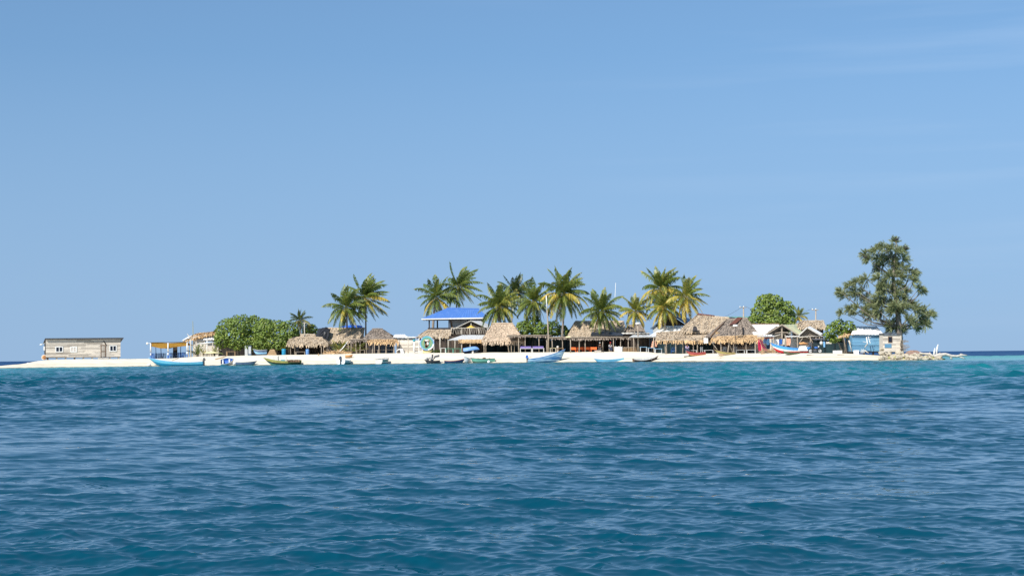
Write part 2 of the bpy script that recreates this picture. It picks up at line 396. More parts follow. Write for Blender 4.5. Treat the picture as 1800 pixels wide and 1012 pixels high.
# ------------------------------------------------------------------ the sea
def build_sea():
    rng = np.random.default_rng(11)
    r = np.concatenate([np.linspace(0.3, 5.6, 30), np.exp(np.arange(math.log(5.8), math.log(25), 0.0022)), np.exp(np.arange(math.log(25), math.log(110), 0.0026)), np.exp(np.arange(math.log(110), math.log(1500), 0.0036)), np.exp(np.linspace(math.log(1510), math.log(30000), 70))])
    dense = np.arange(-0.46, 0.46, 0.00105)
    coarse = np.linspace(0.47, 2 * math.pi - 0.47, 120)
    th = np.concatenate([dense, coarse])
    dth = np.concatenate([np.full(len(dense), 0.00105), np.full(len(coarse), 0.045)])
    R, TH = np.meshgrid(r, th, indexing='ij')
    dr = np.gradient(r)
    sp = np.maximum(dr[:, None], (R * dth[None, :]))
    X = (R * np.sin(TH)).astype(np.float32); Y = (R * np.cos(TH)).astype(np.float32)
    ys = np.interp(X, _shx, _shy)
    off = (Y - ys)
    inside = (off > -40) & (off < 90) & (X > _shx[5]) & (X < 75)
    calm = np.where(inside, np.clip(-off / 70, 0.08, 1), 1.0)
    Z = np.zeros_like(X); DX = np.zeros_like(X); DY = np.zeros_like(X)
    n = 210
    lam = np.exp(rng.uniform(math.log(0.05), math.log(.8), n)); lam[150:160] = np.exp(rng.uniform(math.log(.8), math.log(2.2), 10)); lam[160:185] = np.exp(rng.uniform(math.log(1.0), math.log(4.5), 25)); lam[185:] = np.exp(rng.uniform(math.log(4), math.log(16), 25))
    farm = np.clip((R - 14) / 30, 0, 1).astype(np.float32)
    farw = np.clip((R - 60) / 200, 0, 1).astype(np.float32)
    main = math.radians(-98)                       # towards the viewer, a little to the left
    ang = main + rng.normal(0, 0.62, n)
    # slow groups so that the chop is uneven over the surface
    grp = 0.72 + 0.30 * np.sin(X * 0.31 + Y * 0.17 + 1.0) * np.sin(Y * 0.23 - X * 0.11) + 0.22 * np.sin(X * 0.07 - Y * 0.045)
    tot = np.zeros_like(X); got = np.zeros_like(X)
    for i in range(160):
        w_ = .0009; tot += w_; got += w_ * np.clip((lam[i] / sp - 1.7) / 1.0, 0, 1).astype(np.float32) ** 2
    boost = np.clip(1 / np.sqrt(got / tot + 1e-6), 1, 2.0).astype(np.float32)
    for i in range(n):
        k = 2 * math.pi / lam[i]
        st = .029 if lam[i] < .5 else (.030 if lam[i] < 2.7 and i < 160 else (.024 if lam[i] < 4 else .008))
        a = st / k
        fade = np.clip((lam[i] / sp - 1.7) / 1.0, 0, 1).astype(np.float32)
        ph = (k * (X * math.cos(ang[i]) + Y * math.sin(ang[i])) + rng.uniform(0, 6.283)).astype(np.float32)
        am = (a * boost * fade * (grp if lam[i] < 1.6 else 1.0) * calm).astype(np.float32)
        if i >= 185: am = am * farw * .8
        elif i >= 160: am = am * farm * 1.15
        Z += am * np.cos(ph)
        s = am * np.sin(ph) * 1.2
        DX -= s * math.cos(ang[i]); DY -= s * math.sin(ang[i])
    X2, Y2 = X + DX, Y + DY
    nr, nc = X.shape
    co = np.empty((nr * nc, 3), np.float32)
    co[:, 0], co[:, 1], co[:, 2] = X2.ravel(), Y2.ravel(), Z.ravel()
    idx = np.arange(nr * nc, dtype=np.int32).reshape(nr, nc)
    nx = np.roll(idx, -1, axis=1)
    q = np.stack([idx[:-1], idx[1:], nx[1:], nx[:-1]], -1).reshape(-1, 4)
    me = bpy.data.meshes.new('sea')
    me.vertices.add(len(co)); me.vertices.foreach_set('co', co.ravel())
    me.loops.add(q.size); me.loops.foreach_set('vertex_index', q.ravel()[::1])
    me.polygons.add(len(q)); me.polygons.foreach_set('loop_start', np.arange(0, q.size, 4, dtype=np.int32)); me.polygons.foreach_set('loop_total', np.full(len(q), 4, np.int32))
    me.polygons.foreach_set('use_smooth', np.ones(len(q), bool))
    # water colour follows how deep the sand lies below
    px = X / np.maximum(Y, 1) * F + 900
    def sm(a, b, x):
        t = np.clip((x - a) / (b - a), 0, 1); return t * t * (3 - 2 * t)
    wob = np.sin(X * 0.11 + 2 * np.sin(Y * 0.05)) * 0.5 + np.sin(X * 0.043 - Y * 0.03 + 1.3) * 0.5 + 0.5 * np.sin(X * 0.23 + Y * 0.11)
    dist = Y * (1 + 0.14 * wob)
    near_edge = np.interp(px, [0, 300, 600, 900, 1300, 1800], [62, 72, 50, 44, 38, 40])
    teal = sm(near_edge * 0.7, near_edge * 2.4, dist) * np.interp(px, [0, 300, 650, 900, 1200, 1800], [1.0, .6, .75, .75, .85, .9])
    sand = sm(0, 1, np.clip((off + np.interp(px, [150, 420], [85, 42]) + 9 * wob) / np.interp(px, [150, 420], [70, 40]), 0, 1)) * np.interp(px, [0, 150, 300, 900, 1300, 1600, 1800], [1.0, .9, .35, .12, .18, .7, .95])
    far = sm(250, 290, Y + 6 * wob)
    behind = (off > 70) & (px < 1560)
    far = np.where(behind, 1, far)
    deep = np.array([.0002, .044, .075]); tl = np.array([.004, .135, .165]); sh = np.array([.10, .32, .31]); fr = np.array([.0015, .034, .115])
    c = deep[None, None] * (1 - teal[..., None]) + tl[None, None] * teal[..., None]
    dull = (sm(70, 125, Y) * np.interp(px, [650, 1100], [0.15, .7]))[..., None]
    c = c * (1 - dull) + np.array([.022, .105, .145])[None, None] * dull
    c = c * (1 - sand[..., None]) + sh[None, None] * sand[..., None]
    c = c * (1 - far[..., None]) + fr[None, None] * far[..., None]
    at = me.attributes.new('water_colour', 'FLOAT_COLOR', 'POINT')
    rgba = np.ones((nr * nc, 4), np.float32); rgba[:, :3] = c.reshape(-1, 3)
    at.data.foreach_set('color', rgba.ravel())
    gl = me.attributes.new('chop', 'FLOAT', 'POINT')      # chop finer than the mesh counts as roughness
    gl.data.foreach_set('value', np.interp(R.ravel(), [0, 12, 30, 60, 150, 300, 1500], [.01, .02, .03, .06, .16, .40, .52]).astype(np.float32))
    rp = me.attributes.new('ripple', 'FLOAT', 'POINT')
    rp.data.foreach_set('value', np.interp(R.ravel(), [0, 9, 25, 60, 400], [.05, .07, .32, .65, .9]).astype(np.float32))
    me.update(calc_edges=True); me.validate()
    m, nt, L = newmat('sea_water')
    N = nt.nodes.new
    out = N('ShaderNodeOutputMaterial'); b = N('ShaderNodeBsdfPrincipled')
    a = N('ShaderNodeAttribute'); a.attribute_name = 'water_colour'
    L(a.outputs['Color'], b.inputs['Base Color'])
    b.inputs['Roughness'].default_value = 0.06; b.inputs['IOR'].default_value = 1.333
    ga = N('ShaderNodeAttribute'); ga.attribute_name = 'chop'; L(ga.outputs['Fac'], b.inputs['Roughness'])
    g = N('ShaderNodeNewGeometry')
    # fine ripples as slopes, so that they keep their strength far away
    acc = None
    for sc, amp, rot in (((3.2, 4.6, 1), .46, 8), ((7.5, 10, 1), .42, -14), ((24, 56, 1), .14, -6)):
        mp = N('ShaderNodeMapping'); mp.inputs['Scale'].default_value = sc; mp.inputs['Rotation'].default_value = (0, 0, math.radians(rot))
        L(g.outputs['Position'], mp.inputs[0])
        no = N('ShaderNodeTexNoise'); no.inputs['Scale'].default_value = 1; no.inputs['Detail'].default_value = 3
        L(mp.outputs[0], no.inputs[0])
        sub = N('ShaderNodeVectorMath'); sub.operation = 'SUBTRACT'; sub.inputs[1].default_value = (.5, .5, .5)
        L(no.outputs['Color'], sub.inputs[0])
        mu = N('ShaderNodeVectorMath'); mu.operation = 'MULTIPLY'; mu.inputs[1].default_value = (amp * .6, amp * 1.25, 0)
        L(sub.outputs[0], mu.inputs[0])
        if acc is None: acc = mu.outputs[0]
        else:
            ad = N('ShaderNodeVectorMath'); ad.operation = 'ADD'; L(acc, ad.inputs[0]); L(mu.outputs[0], ad.inputs[1]); acc = ad.outputs[0]
    ra = N('ShaderNodeAttribute'); ra.attribute_name = 'ripple'
    sc_ = N('ShaderNodeVectorMath'); sc_.operation = 'SCALE'; L(acc, sc_.inputs[0]); L(ra.outputs['Fac'], sc_.inputs['Scale']); acc = sc_.outputs[0]
    ad = N('ShaderNodeVectorMath'); ad.operation = 'ADD'; L(acc, ad.inputs[0]); L(g.outputs['Normal'], ad.inputs[1])
    nm = N('ShaderNodeVectorMath'); nm.operation = 'NORMALIZE'; L(ad.outputs[0], nm.inputs[0])
    L(nm.outputs[0], b.inputs['Normal'])
    L(b.outputs[0], out.inputs[0])
    me.materials.append(m)
    o = bpy.data.objects.new('sea', me); COL.objects.link(o)
    o['kind'] = 'structure'
    return o
build_sea()

# ------------------------------------------------------------------ the sand island
def build_island():
    xs = np.linspace(_shx[8], _shx[-22], 520)
    ss = np.concatenate([np.linspace(-12, 0, 8)[:-1], np.linspace(0, 11, 36), np.linspace(11.5, 60, 40), np.linspace(61, 80, 10)])
    Xg, Sg = np.meshgrid(xs, ss, indexing='ij')
    Yg = np.interp(Xg, _shx, _shy) + Sg
    rng = np.random.default_rng(4)
    Zg = ground(Xg, Yg)
    lump = sum(np.sin(Xg * rng.uniform(.3, 2.2) + Yg * rng.uniform(.4, 2) + rng.uniform(0, 6)) for _ in range(7)) * 0.014
    lump += np.sin(Xg * 0.9 + np.sin(Xg * 0.37) * 2) * 0.05 * np.exp(-((Sg - 1.2) / 1.4) ** 2)      # beach cusps at the waterline
    Zg = Zg + lump * np.clip(1 - np.abs(Sg - 5) / 12, 0.15, 1)
    co = np.stack([Xg, Yg, Zg], -1).reshape(-1, 3)
    nr, nc = Xg.shape
    idx = np.arange(nr * nc).reshape(nr, nc)
    q = np.stack([idx[:-1, :-1], idx[1:, :-1], idx[1:, 1:], idx[:-1, 1:]], -1).reshape(-1, 4)
    me = bpy.data.meshes.new('beach')
    me.from_pydata(co.tolist(), [], q.tolist())
    me.polygons.foreach_set('use_smooth', [True] * len(q))
    m, nt, L = newmat('sand')
    N = nt.nodes.new
    out = N('ShaderNodeOutputMaterial'); b = N('ShaderNodeBsdfPrincipled'); b.inputs['Roughness'].default_value = .95; b.inputs['Specular IOR Level'].default_value = .1
    g = N('ShaderNodeNewGeometry'); sx = N('ShaderNodeSeparateXYZ'); L(g.outputs['Position'], sx.inputs[0])
    no = N('ShaderNodeTexNoise'); no.inputs['Scale'].default_value = .9; no.inputs['Detail'].default_value = 6; L(g.outputs['Position'], no.inputs[0])
    mx = N('ShaderNodeMix'); mx.data_type = 'RGBA'; mx.inputs[6].default_value = (.72, .67, .56, 1); mx.inputs[7].default_value = (.63, .56, .44, 1); L(no.outputs[0], mx.inputs[0])
    # a line of old wrack at the last high tide, and the wet edge
    ms = N('ShaderNodeMath'); ms.operation = 'MULTIPLY_ADD'; ms.inputs[1].default_value = .22; L(no.outputs[0], ms.inputs[0]); L(sx.outputs[2], ms.inputs[2])
    r = N('ShaderNodeValToRGB'); e = r.color_ramp.elements
    e[0].position, e[0].color = .0, (.25, .25, .25, 1); e[1].position, e[1].color = 1, (1, 1, 1, 1)
    for p, v in ((.16, .35), (.20, .95), (.42, 1), (.52, .83), (.60, .86), (.66, 1)):
        k = e.new(p); k.color = (v, v * (.985 if v > .5 else .95), v * (.95 if v > .5 else .85), 1)
    e[-1].color = (1, 1, 1, 1)
    L(ms.outputs[0], r.inputs[0])
    m2 = N('ShaderNodeMix'); m2.data_type = 'RGBA'; m2.blend_type = 'MULTIPLY'; m2.inputs[0].default_value = 1
    L(mx.outputs[2], m2.inputs[6]); L(r.outputs[0], m2.inputs[7]); L(m2.outputs[2], b.inputs['Base Color'])
    bp = N('ShaderNodeBump'); bp.inputs['Strength'].default_value = .4; bp.inputs['Distance'].default_value = .1; L(no.outputs[0], bp.inputs['Height']); L(bp.outputs[0], b.inputs['Normal'])
    L(b.outputs[0], out.inputs[0])
    me.materials.append(m)
    o = bpy.data.objects.new('beach', me); COL.objects.link(o); o['kind'] = 'structure'
build_island()
# ------------------------------------------------------------------ palms, trees and bushes
def perp(d, side):
    v = side - d * side.dot(d)
    return v.normalized() if v.length > 1e-4 else Vector((0, 0, 1)).cross(d).normalized()
def frond(mb, p0, d0, L, wind, droop, tint, rng, width=.2, mat=0, nl=26):
    """one feather leaf: a bent rib with hanging leaflets down both sides"""
    n = 9
    p, d = Vector(p0), d0.normalized()
    pts, dirs = [p.copy()], [d.copy()]
    for i in range(n):
        t = (i + 1) / n
        d = (d + Vector((0, 0, -1)) * droop * (0.35 + 1.1 * t) / n * 1.7 + wind * (0.4 + t) / n).normalized()
        p = p + d * (L / n)
        pts.append(p.copy()); dirs.append(d.copy())
    mb.tube(pts, [0.035 * (1 - .8 * i / n) + .006 for i in range(n + 1)], 3, mat, min(1, tint + .3))
    roll = rng.uniform(-.7, .7)
    for k in range(nl * 2):
        t = 0.10 + 0.90 * (k // 2 + rng.uniform(0, .9)) / nl
        t = min(t, .995)
        f = t * n; i = int(f); u = f - i
        q = pts[i].lerp(pts[i + 1], u); dd = dirs[i].lerp(dirs[i + 1], u).normalized()
        sd = dd.cross(Vector((0, 0, 1)))
        sd = (sd.normalized() if sd.length > 1e-3 else Vector((1, 0, 0))) * (1 if k % 2 else -1)
        sd = (Matrix.Rotation(roll * t, 3, dd) @ sd)
        ll = L * width * (math.sin(math.pi * min(1, .18 + .86 * t)) ** .7) * rng.uniform(.8, 1.15)
        e1 = (sd * .72 + dd * .7 + Vector((0, 0, -.38)) + wind * .5).normalized()
        e2 = (e1 * .6 + Vector((0, 0, -1.1 - .4 * rng.random())) + wind * .5).normalized()
        w = dd * (.036 + .04 * rng.random()) * (L / 3.2)
        m1 = q + e1 * ll * .5; m2 = m1 + e2 * ll * .5
        tt = max(0, min(1, tint + rng.uniform(-.16, .16) + (.18 if t > .85 else 0)))
        mb.add([q - w, q + w, m1 + w * .9, m1 - w * .9, m2], [[0, 1, 2, 3], [3, 2, 4]], mat, tt)
def palm(label, cx, cy, R, tr, d, seed, wind=.25, droop=.62, tint=.32, yellow=.15, nf=24, trunk_r=.16, leaf='palm_leaf', dead=2, nuts=True, group='coconut palms on the island'):
    """cx, cy: heart of the crown in the photo; tr: photo points the trunk passes, from low to high"""
    rng = random.Random(seed)
    Y = YS(cx) + d
    s = Y / F
    c = W(cx, cy, Y)
    bx = W(tr[0][0], tr[0][1], Y)
    base = Vector((bx.x, Y, gz(bx.x, Y)))
    t = thing('palm_tree', label, 'palm', base, group)
    pts = [base - Vector((0, 0, .3))] + [W(x, y, Y) for x, y in tr] + [c]
    fine = []
    for i in range(len(pts) - 1):
        for k in range(5): fine.append(pts[i].lerp(pts[i + 1], k / 5))
    fine.append(pts[-1])
    for i in range(1, len(fine) - 1): fine[i] = (fine[i - 1] + fine[i] * 2 + fine[i + 1]) / 4
    tb = MB()
    tb.tube(fine, [trunk_r * (1.35 if i == 0 else 1) * (1 - .35 * i / len(fine)) * (1 + .06 * (i % 2)) for i in range(len(fine))], 8)
    tb.build('trunk', M['palm_bark'], t, True)
    mb = MB()
    L = R * s * 1.24
    wv = Vector((wind * 1.5 + .06, .05, 0))
    up = (fine[-1] - fine[-4]).normalized()
    ga = rng.uniform(0, 6.28)
    nf = int(nf * 1.4)
    for i in range(nf):
        a = ga + i * 2.39996
        e = math.radians(88 - 138 * ((i + .5) / nf) ** 1.15 + rng.uniform(-8, 8))
        dr = Vector((math.cos(a) * math.cos(e), math.sin(a) * math.cos(e), math.sin(e))) + Vector((up.x, up.y, 0)) * .3
        ti = tint + rng.uniform(-.14, .14)
        if i > nf * .5 and rng.random() < yellow * 2: ti = rng.uniform(.58, .9)
        frond(mb, c + dr * .12, dr, L * rng.uniform(.85, 1.1) * (.78 if i < 4 else 1), wv, droop * (.72 + .75 * i / nf) * rng.uniform(.8, 1.25), ti, rng, rng.uniform(.24, .31))
    mb.build('crown', M[leaf], t)
    if dead:
        mb = MB()
        for i in range(dead):
            a = rng.uniform(0, 6.28)
            dr = Vector((math.cos(a) * .5, math.sin(a) * .5, -.6))
            frond(mb, c - Vector((0, 0, .2)), dr, L * .62, wv * .5, .9, .5, rng, .16)
        mb.build('dead_frond', M['dry_leaf'], t)
    if nuts:
        mb = MB()
        for i in range(9):
            a = i * .7; mb.ball(c + Vector((math.cos(a) * .2, math.sin(a) * .2, -.28 - .2 * rng.random())), .14, 6, 5)
        mb.tube([c - Vector((0, 0, .1)), c - Vector((0, 0, .5))], .16, 6)
        mb.build('coconut_bunch', M['lichen'], t, True)
    return t
def low_palm(label, px, d, R, seed, nf=12, tint=.35, droop=.75, name='palm_sapling', leaf='palm_leaf', upright=0.0):
    rng = random.Random(seed)
    base = spot(px, d); s = base.y / F
    t = thing(name, label, 'young palm', base, None)
    mb = MB(); c = base + Vector((0, 0, .25)); L = R * s
    for i in range(nf):
        a = i * 2.4 + rng.uniform(0, .6)
        e = math.radians(rng.uniform(35, 82) + upright)
        dr = Vector((math.cos(a) * math.cos(e), math.sin(a) * math.cos(e), math.sin(e)))
        frond(mb, c, dr, L * rng.uniform(.75, 1.1), Vector((.1, 0, 0)), droop, tint + rng.uniform(-.15, .2), rng, .22, nl=15)
    mb.build('fronds', M[leaf], t)
    sb = MB(); sb.tube([base - Vector((0, 0, .1)), c, c + Vector((0, 0, .25))], [.13, .12, .05], 7)
    sb.build('stem', M['palm_bark'], t, True)
    return t
def broadleaf(name, label, cat, lobes, trunks, d, seed, leaf=.15, dens=1.0, tint=(.25, .62), group=None, depth=1.0, mat='grape_leaf'):
    """lobes: (photo x, photo y, photo radius, extra depth); trunks: lists of photo points from the ground up"""
    rng = random.Random(seed)
    px0 = sum(l[0] for l in lobes) / len(lobes)
    Y = YS(px0) + d; s = Y / F
    bx = W(trunks[0][0][0], trunks[0][0][1], Y)
    base = Vector((bx.x, Y, gz(bx.x, Y)))
    t = thing(name, label, cat, base, group)
    balls = []
    for l in lobes:
        dy = l[3] if len(l) > 3 else rng.uniform(-.8, .8)
        c = W(l[0], l[1], Y); c.y = Y + dy * depth
        balls.append((c, l[2] * s))
        for _ in range(2):
            v = Vector((rng.gauss(0, 1), rng.gauss(0, 1) - .5, rng.gauss(0, .8) + .3)).normalized(); balls.append((c + v * l[2] * s * rng.uniform(.62, .8), l[2] * s * rng.uniform(.32, .48)))
    mb = MB()
    for c, r in balls:
        n = int(78 * dens * (r / leaf / 3.2) ** 2)
        for k in range(n):
            v = Vector((rng.gauss(0, 1), rng.gauss(0, 1), rng.gauss(0, 1))).normalized()
            bumpy = 1 + .10 * math.sin(v.x * 7 + c.x) * math.sin(v.z * 8 + c.z) + rng.uniform(-.10, .10)
            rr = r * bumpy * (1 if rng.random() < .72 else rng.uniform(.55, .95))
            p = c + Vector((v.x, v.y * 1.05, v.z)) * rr
            if any((p - c2).length < r2 * .72 for c2, r2 in balls if c2 is not c): continue
            if p.z < base.z + .55: continue
            nrm = (v * .75 + Vector((rng.uniform(-.8, .8), rng.uniform(-.8, .8) - .15, rng.uniform(-.3, .9)))).normalized()
            a = perp(nrm, Vector((rng.uniform(-1, 1), rng.uniform(-1, 1), rng.uniform(-1, 1)))); b = nrm.cross(a)
            w = leaf * rng.uniform(.65, 1.25)
            tt = rng.uniform(*tint)
            if rng.random() < .06: tt = rng.uniform(.7, .95)
            pts = [p + a * (math.cos(q) * w) + b * (math.sin(q) * w * .85) + nrm * (w * .18 if q in (0, math.pi) else 0) for q in (0, math.pi / 3, 2 * math.pi / 3, math.pi, 4 * math.pi / 3, 5 * math.pi / 3)]
            mb.add(pts, [[0, 1, 2, 3], [0, 3, 4, 5]], 0, tt)
    mb.build('crown', M[mat], t)
    for tr in trunks:
        tb = MB()
        pts = [W(x, y, Y) for x, y in tr]
        pts[0].z = gz(pts[0].x, Y) - .2
        tb.tube(pts, [.15 * (1 - .5 * i / (len(pts) - 1)) for i in range(len(pts))], 7)
        near = sorted(balls, key=lambda q: (q[0] - pts[-1]).length)[:3]
        for c, r in near:
            tb.tube([pts[-1], (pts[-1] + c) / 2 + Vector((0, 0, .15)), c], [.075, .05, .02], 5)
        tb.build('trunk', M['bark'], t, True)
    return t

palm('small dark coconut palm standing behind the round-leaved trees on the left', 527, 563, 20, [(529, 590), (528, 575)], 27, 101, .1, .8, .25, .1, 18, .14, 'palm_dark')
palm('left palm of the windblown pair over the left huts, one frond hanging far out left', 609, 541, 37, [(610, 592), (610, 565)], 21.5, 102, .30, .62, .30, .14, 24)
palm('right palm of the windblown pair, crown swept to the right', 641, 524, 40, [(643, 588), (643, 562)], 24.5, 203, .62, .60, .32, .22, 28)
palm('tall palm with a thick yellow crown shaft behind the blue roof', 767, 524, 37, [(761, 575), (763, 548)], 36, 104, .08, .72, .28, .1, 24, .24, nuts=False)
palm('tallest slim palm, swept right, high above the blue roof', 806, 504, 37, [(803, 575), (802, 540)], 38, 205, .58, .60, .30, .06, 24, .15)
palm('full drooping palm just right of the blue roof, fronds hanging over the big pale thatch', 877, 540, 40, [(880, 585), (879, 560)], 21, 106, .05, .95, .42, .12, 30)
palm('dark palm rising behind the drooping one, plumes standing straight up', 905, 516, 34, [(899, 575), (900, 548)], 34, 107, .12, .62, .22, .1, 24, .15, 'palm_dark')
palm('palm above the round-leaved bush, just left of the white-topped pole', 938, 531, 36, [(941, 585), (940, 560)], 22.5, 108, .12, .85, .36, .10, 26)
palm('bushiest tall palm, right of the white-topped pole, with a bright yellow hanging frond', 991, 517, 43, [(988, 590), (990, 565)], 22, 109, .18, .88, .36, .14, 34, .20)
palm('wide palm with a leaning dark trunk in front of the long thatched roof', 1059, 548, 38, [(1067, 594), (1062, 572)], 21.5, 110, .1, .78, .38, .06, 28, .15)
palm('short yellow-tipped palm behind the tall lamp post', 1117, 548, 29, [(1115, 592), (1116, 570)], 22, 111, .10, .80, .50, .34, 24, .13)
palm('tall palm of the yellow-green cluster left of the big thatched gable', 1162, 509, 42, [(1164, 590), (1162, 560), (1160, 535)], 24.5, 112, .15, .78, .42, .26, 28, .17)
palm('lower yellow palm in front of the tall one, above the pale sheet roof', 1168, 541, 33, [(1169, 592), (1169, 568)], 21.5, 113, .12, .80, .52, .30, 26, .14)
palm('pale-trunked windswept palm beside the big thatched gable, orange nuts at its heart', 1206, 523, 36, [(1208, 590), (1205, 560)], 22.5, 114, .40, .74, .46, .30, 26, .17)
palm('small palm top peeping out behind the round green tree on the right', 1404, 556, 18, [(1405, 575), (1405, 566)], 42, 115, .2, .7, .40, .3, 16, .12)

low_palm('low green palm with arching fronds before the left thatched huts', 598, 13.2, 30, 31, 13)
low_palm('second low palm with yellowing fronds left of the pyramid hut', 628, 13.8, 26, 32, 12, .45)
low_palm('young palm beside the pale cut trunk left of the trees', 347, 13.5, 24, 33, 10, .22, .6, upright=8)
low_palm('small drooping palm sapling behind the pale cross-shaped pole', 377, 14.0, 20, 34, 9, .35, .9)
low_palm('little palm sapling at the foot of the ruined thatched house', 357, 13.0, 15, 35, 8, .5, .9)

TREES = 'round-leaved seaside trees'
broadleaf('sea_grape_tree', 'largest dense round-leaved tree, at the left end of the village', 'tree',
          [(404, 583, 22), (424, 575, 21), (445, 579, 22), (392, 597, 14), (418, 597, 18, -.8), (441, 599, 16, -.6), (389, 584, 11), (456, 590, 17, .4)],
          [[(419, 625), (417, 612), (421, 600)], [(385, 625), (386, 612), (390, 600)], [(397, 625), (398, 610), (402, 600)], [(443, 624), (444, 610), (440, 602)]], 15.5, 7, group=TREES)
broadleaf('sea_grape_tree', 'lower dense round-leaved tree joined to the right side of the largest one', 'tree',
          [(468, 581, 20), (487, 583, 20), (506, 583, 18), (478, 601, 15, -.7), (496, 601, 15, -.7), (516, 588, 11), (461, 602, 14, -.6), (512, 597, 11)],
          [[(487, 623), (487, 612), (489, 602)], [(502, 623), (502, 612), (500, 602)], [(463, 624), (462, 612), (464, 604)]], 16.5, 8, group=TREES)
broadleaf('sea_grape_bush', 'small green bush between the dark palm and the black tarpaulin', 'bush', [(549, 579, 9), (541, 582, 9), (556, 585, 7)], [[(549, 598), (549, 588)]], 29, 9)
broadleaf('sea_grape_bush', 'dark green bush behind the low pole shelter, between the pale thatch and the tall pole', 'bush',
          [(922, 577, 13), (938, 570, 15), (950, 580, 13), (930, 588, 12)], [[(936, 608), (936, 590)]], 22, 10)
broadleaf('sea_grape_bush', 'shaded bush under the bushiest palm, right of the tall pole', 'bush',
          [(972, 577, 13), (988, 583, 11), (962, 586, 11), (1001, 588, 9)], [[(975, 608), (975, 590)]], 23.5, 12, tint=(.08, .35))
broadleaf('sea_grape_tree', 'tall bright green tree rising behind the sheet-roofed sheds on the right', 'tree',
          [(1345, 534, 16), (1362, 534, 15), (1341, 552, 20), (1366, 552, 20), (1328, 565, 13), (1382, 542, 12), (1355, 567, 20, -.6), (1383, 566, 15), (1388, 554, 10), (1319, 570, 8), (1352, 526, 10)],
          [[(1356, 605), (1356, 585), (1357, 570)]], 33, 13, tint=(.32, .68), group=TREES)
broadleaf('almond_tree', 'small sparse tree on crooked trunks beside the blue house', 'tree',
          [(1462, 579, 12), (1475, 571, 11), (1490, 575, 11), (1470, 590, 10, -.5), (1457, 588, 9), (1483, 584, 10), (1497, 581, 7), (1464, 597, 7)],
          [[(1483, 619), (1475, 604), (1468, 595)], [(1485, 619), (1484, 602), (1478, 592)], [(1488, 619), (1487, 605), (1489, 590)]], 11.5, 14, .15, .62, (.18, .6))

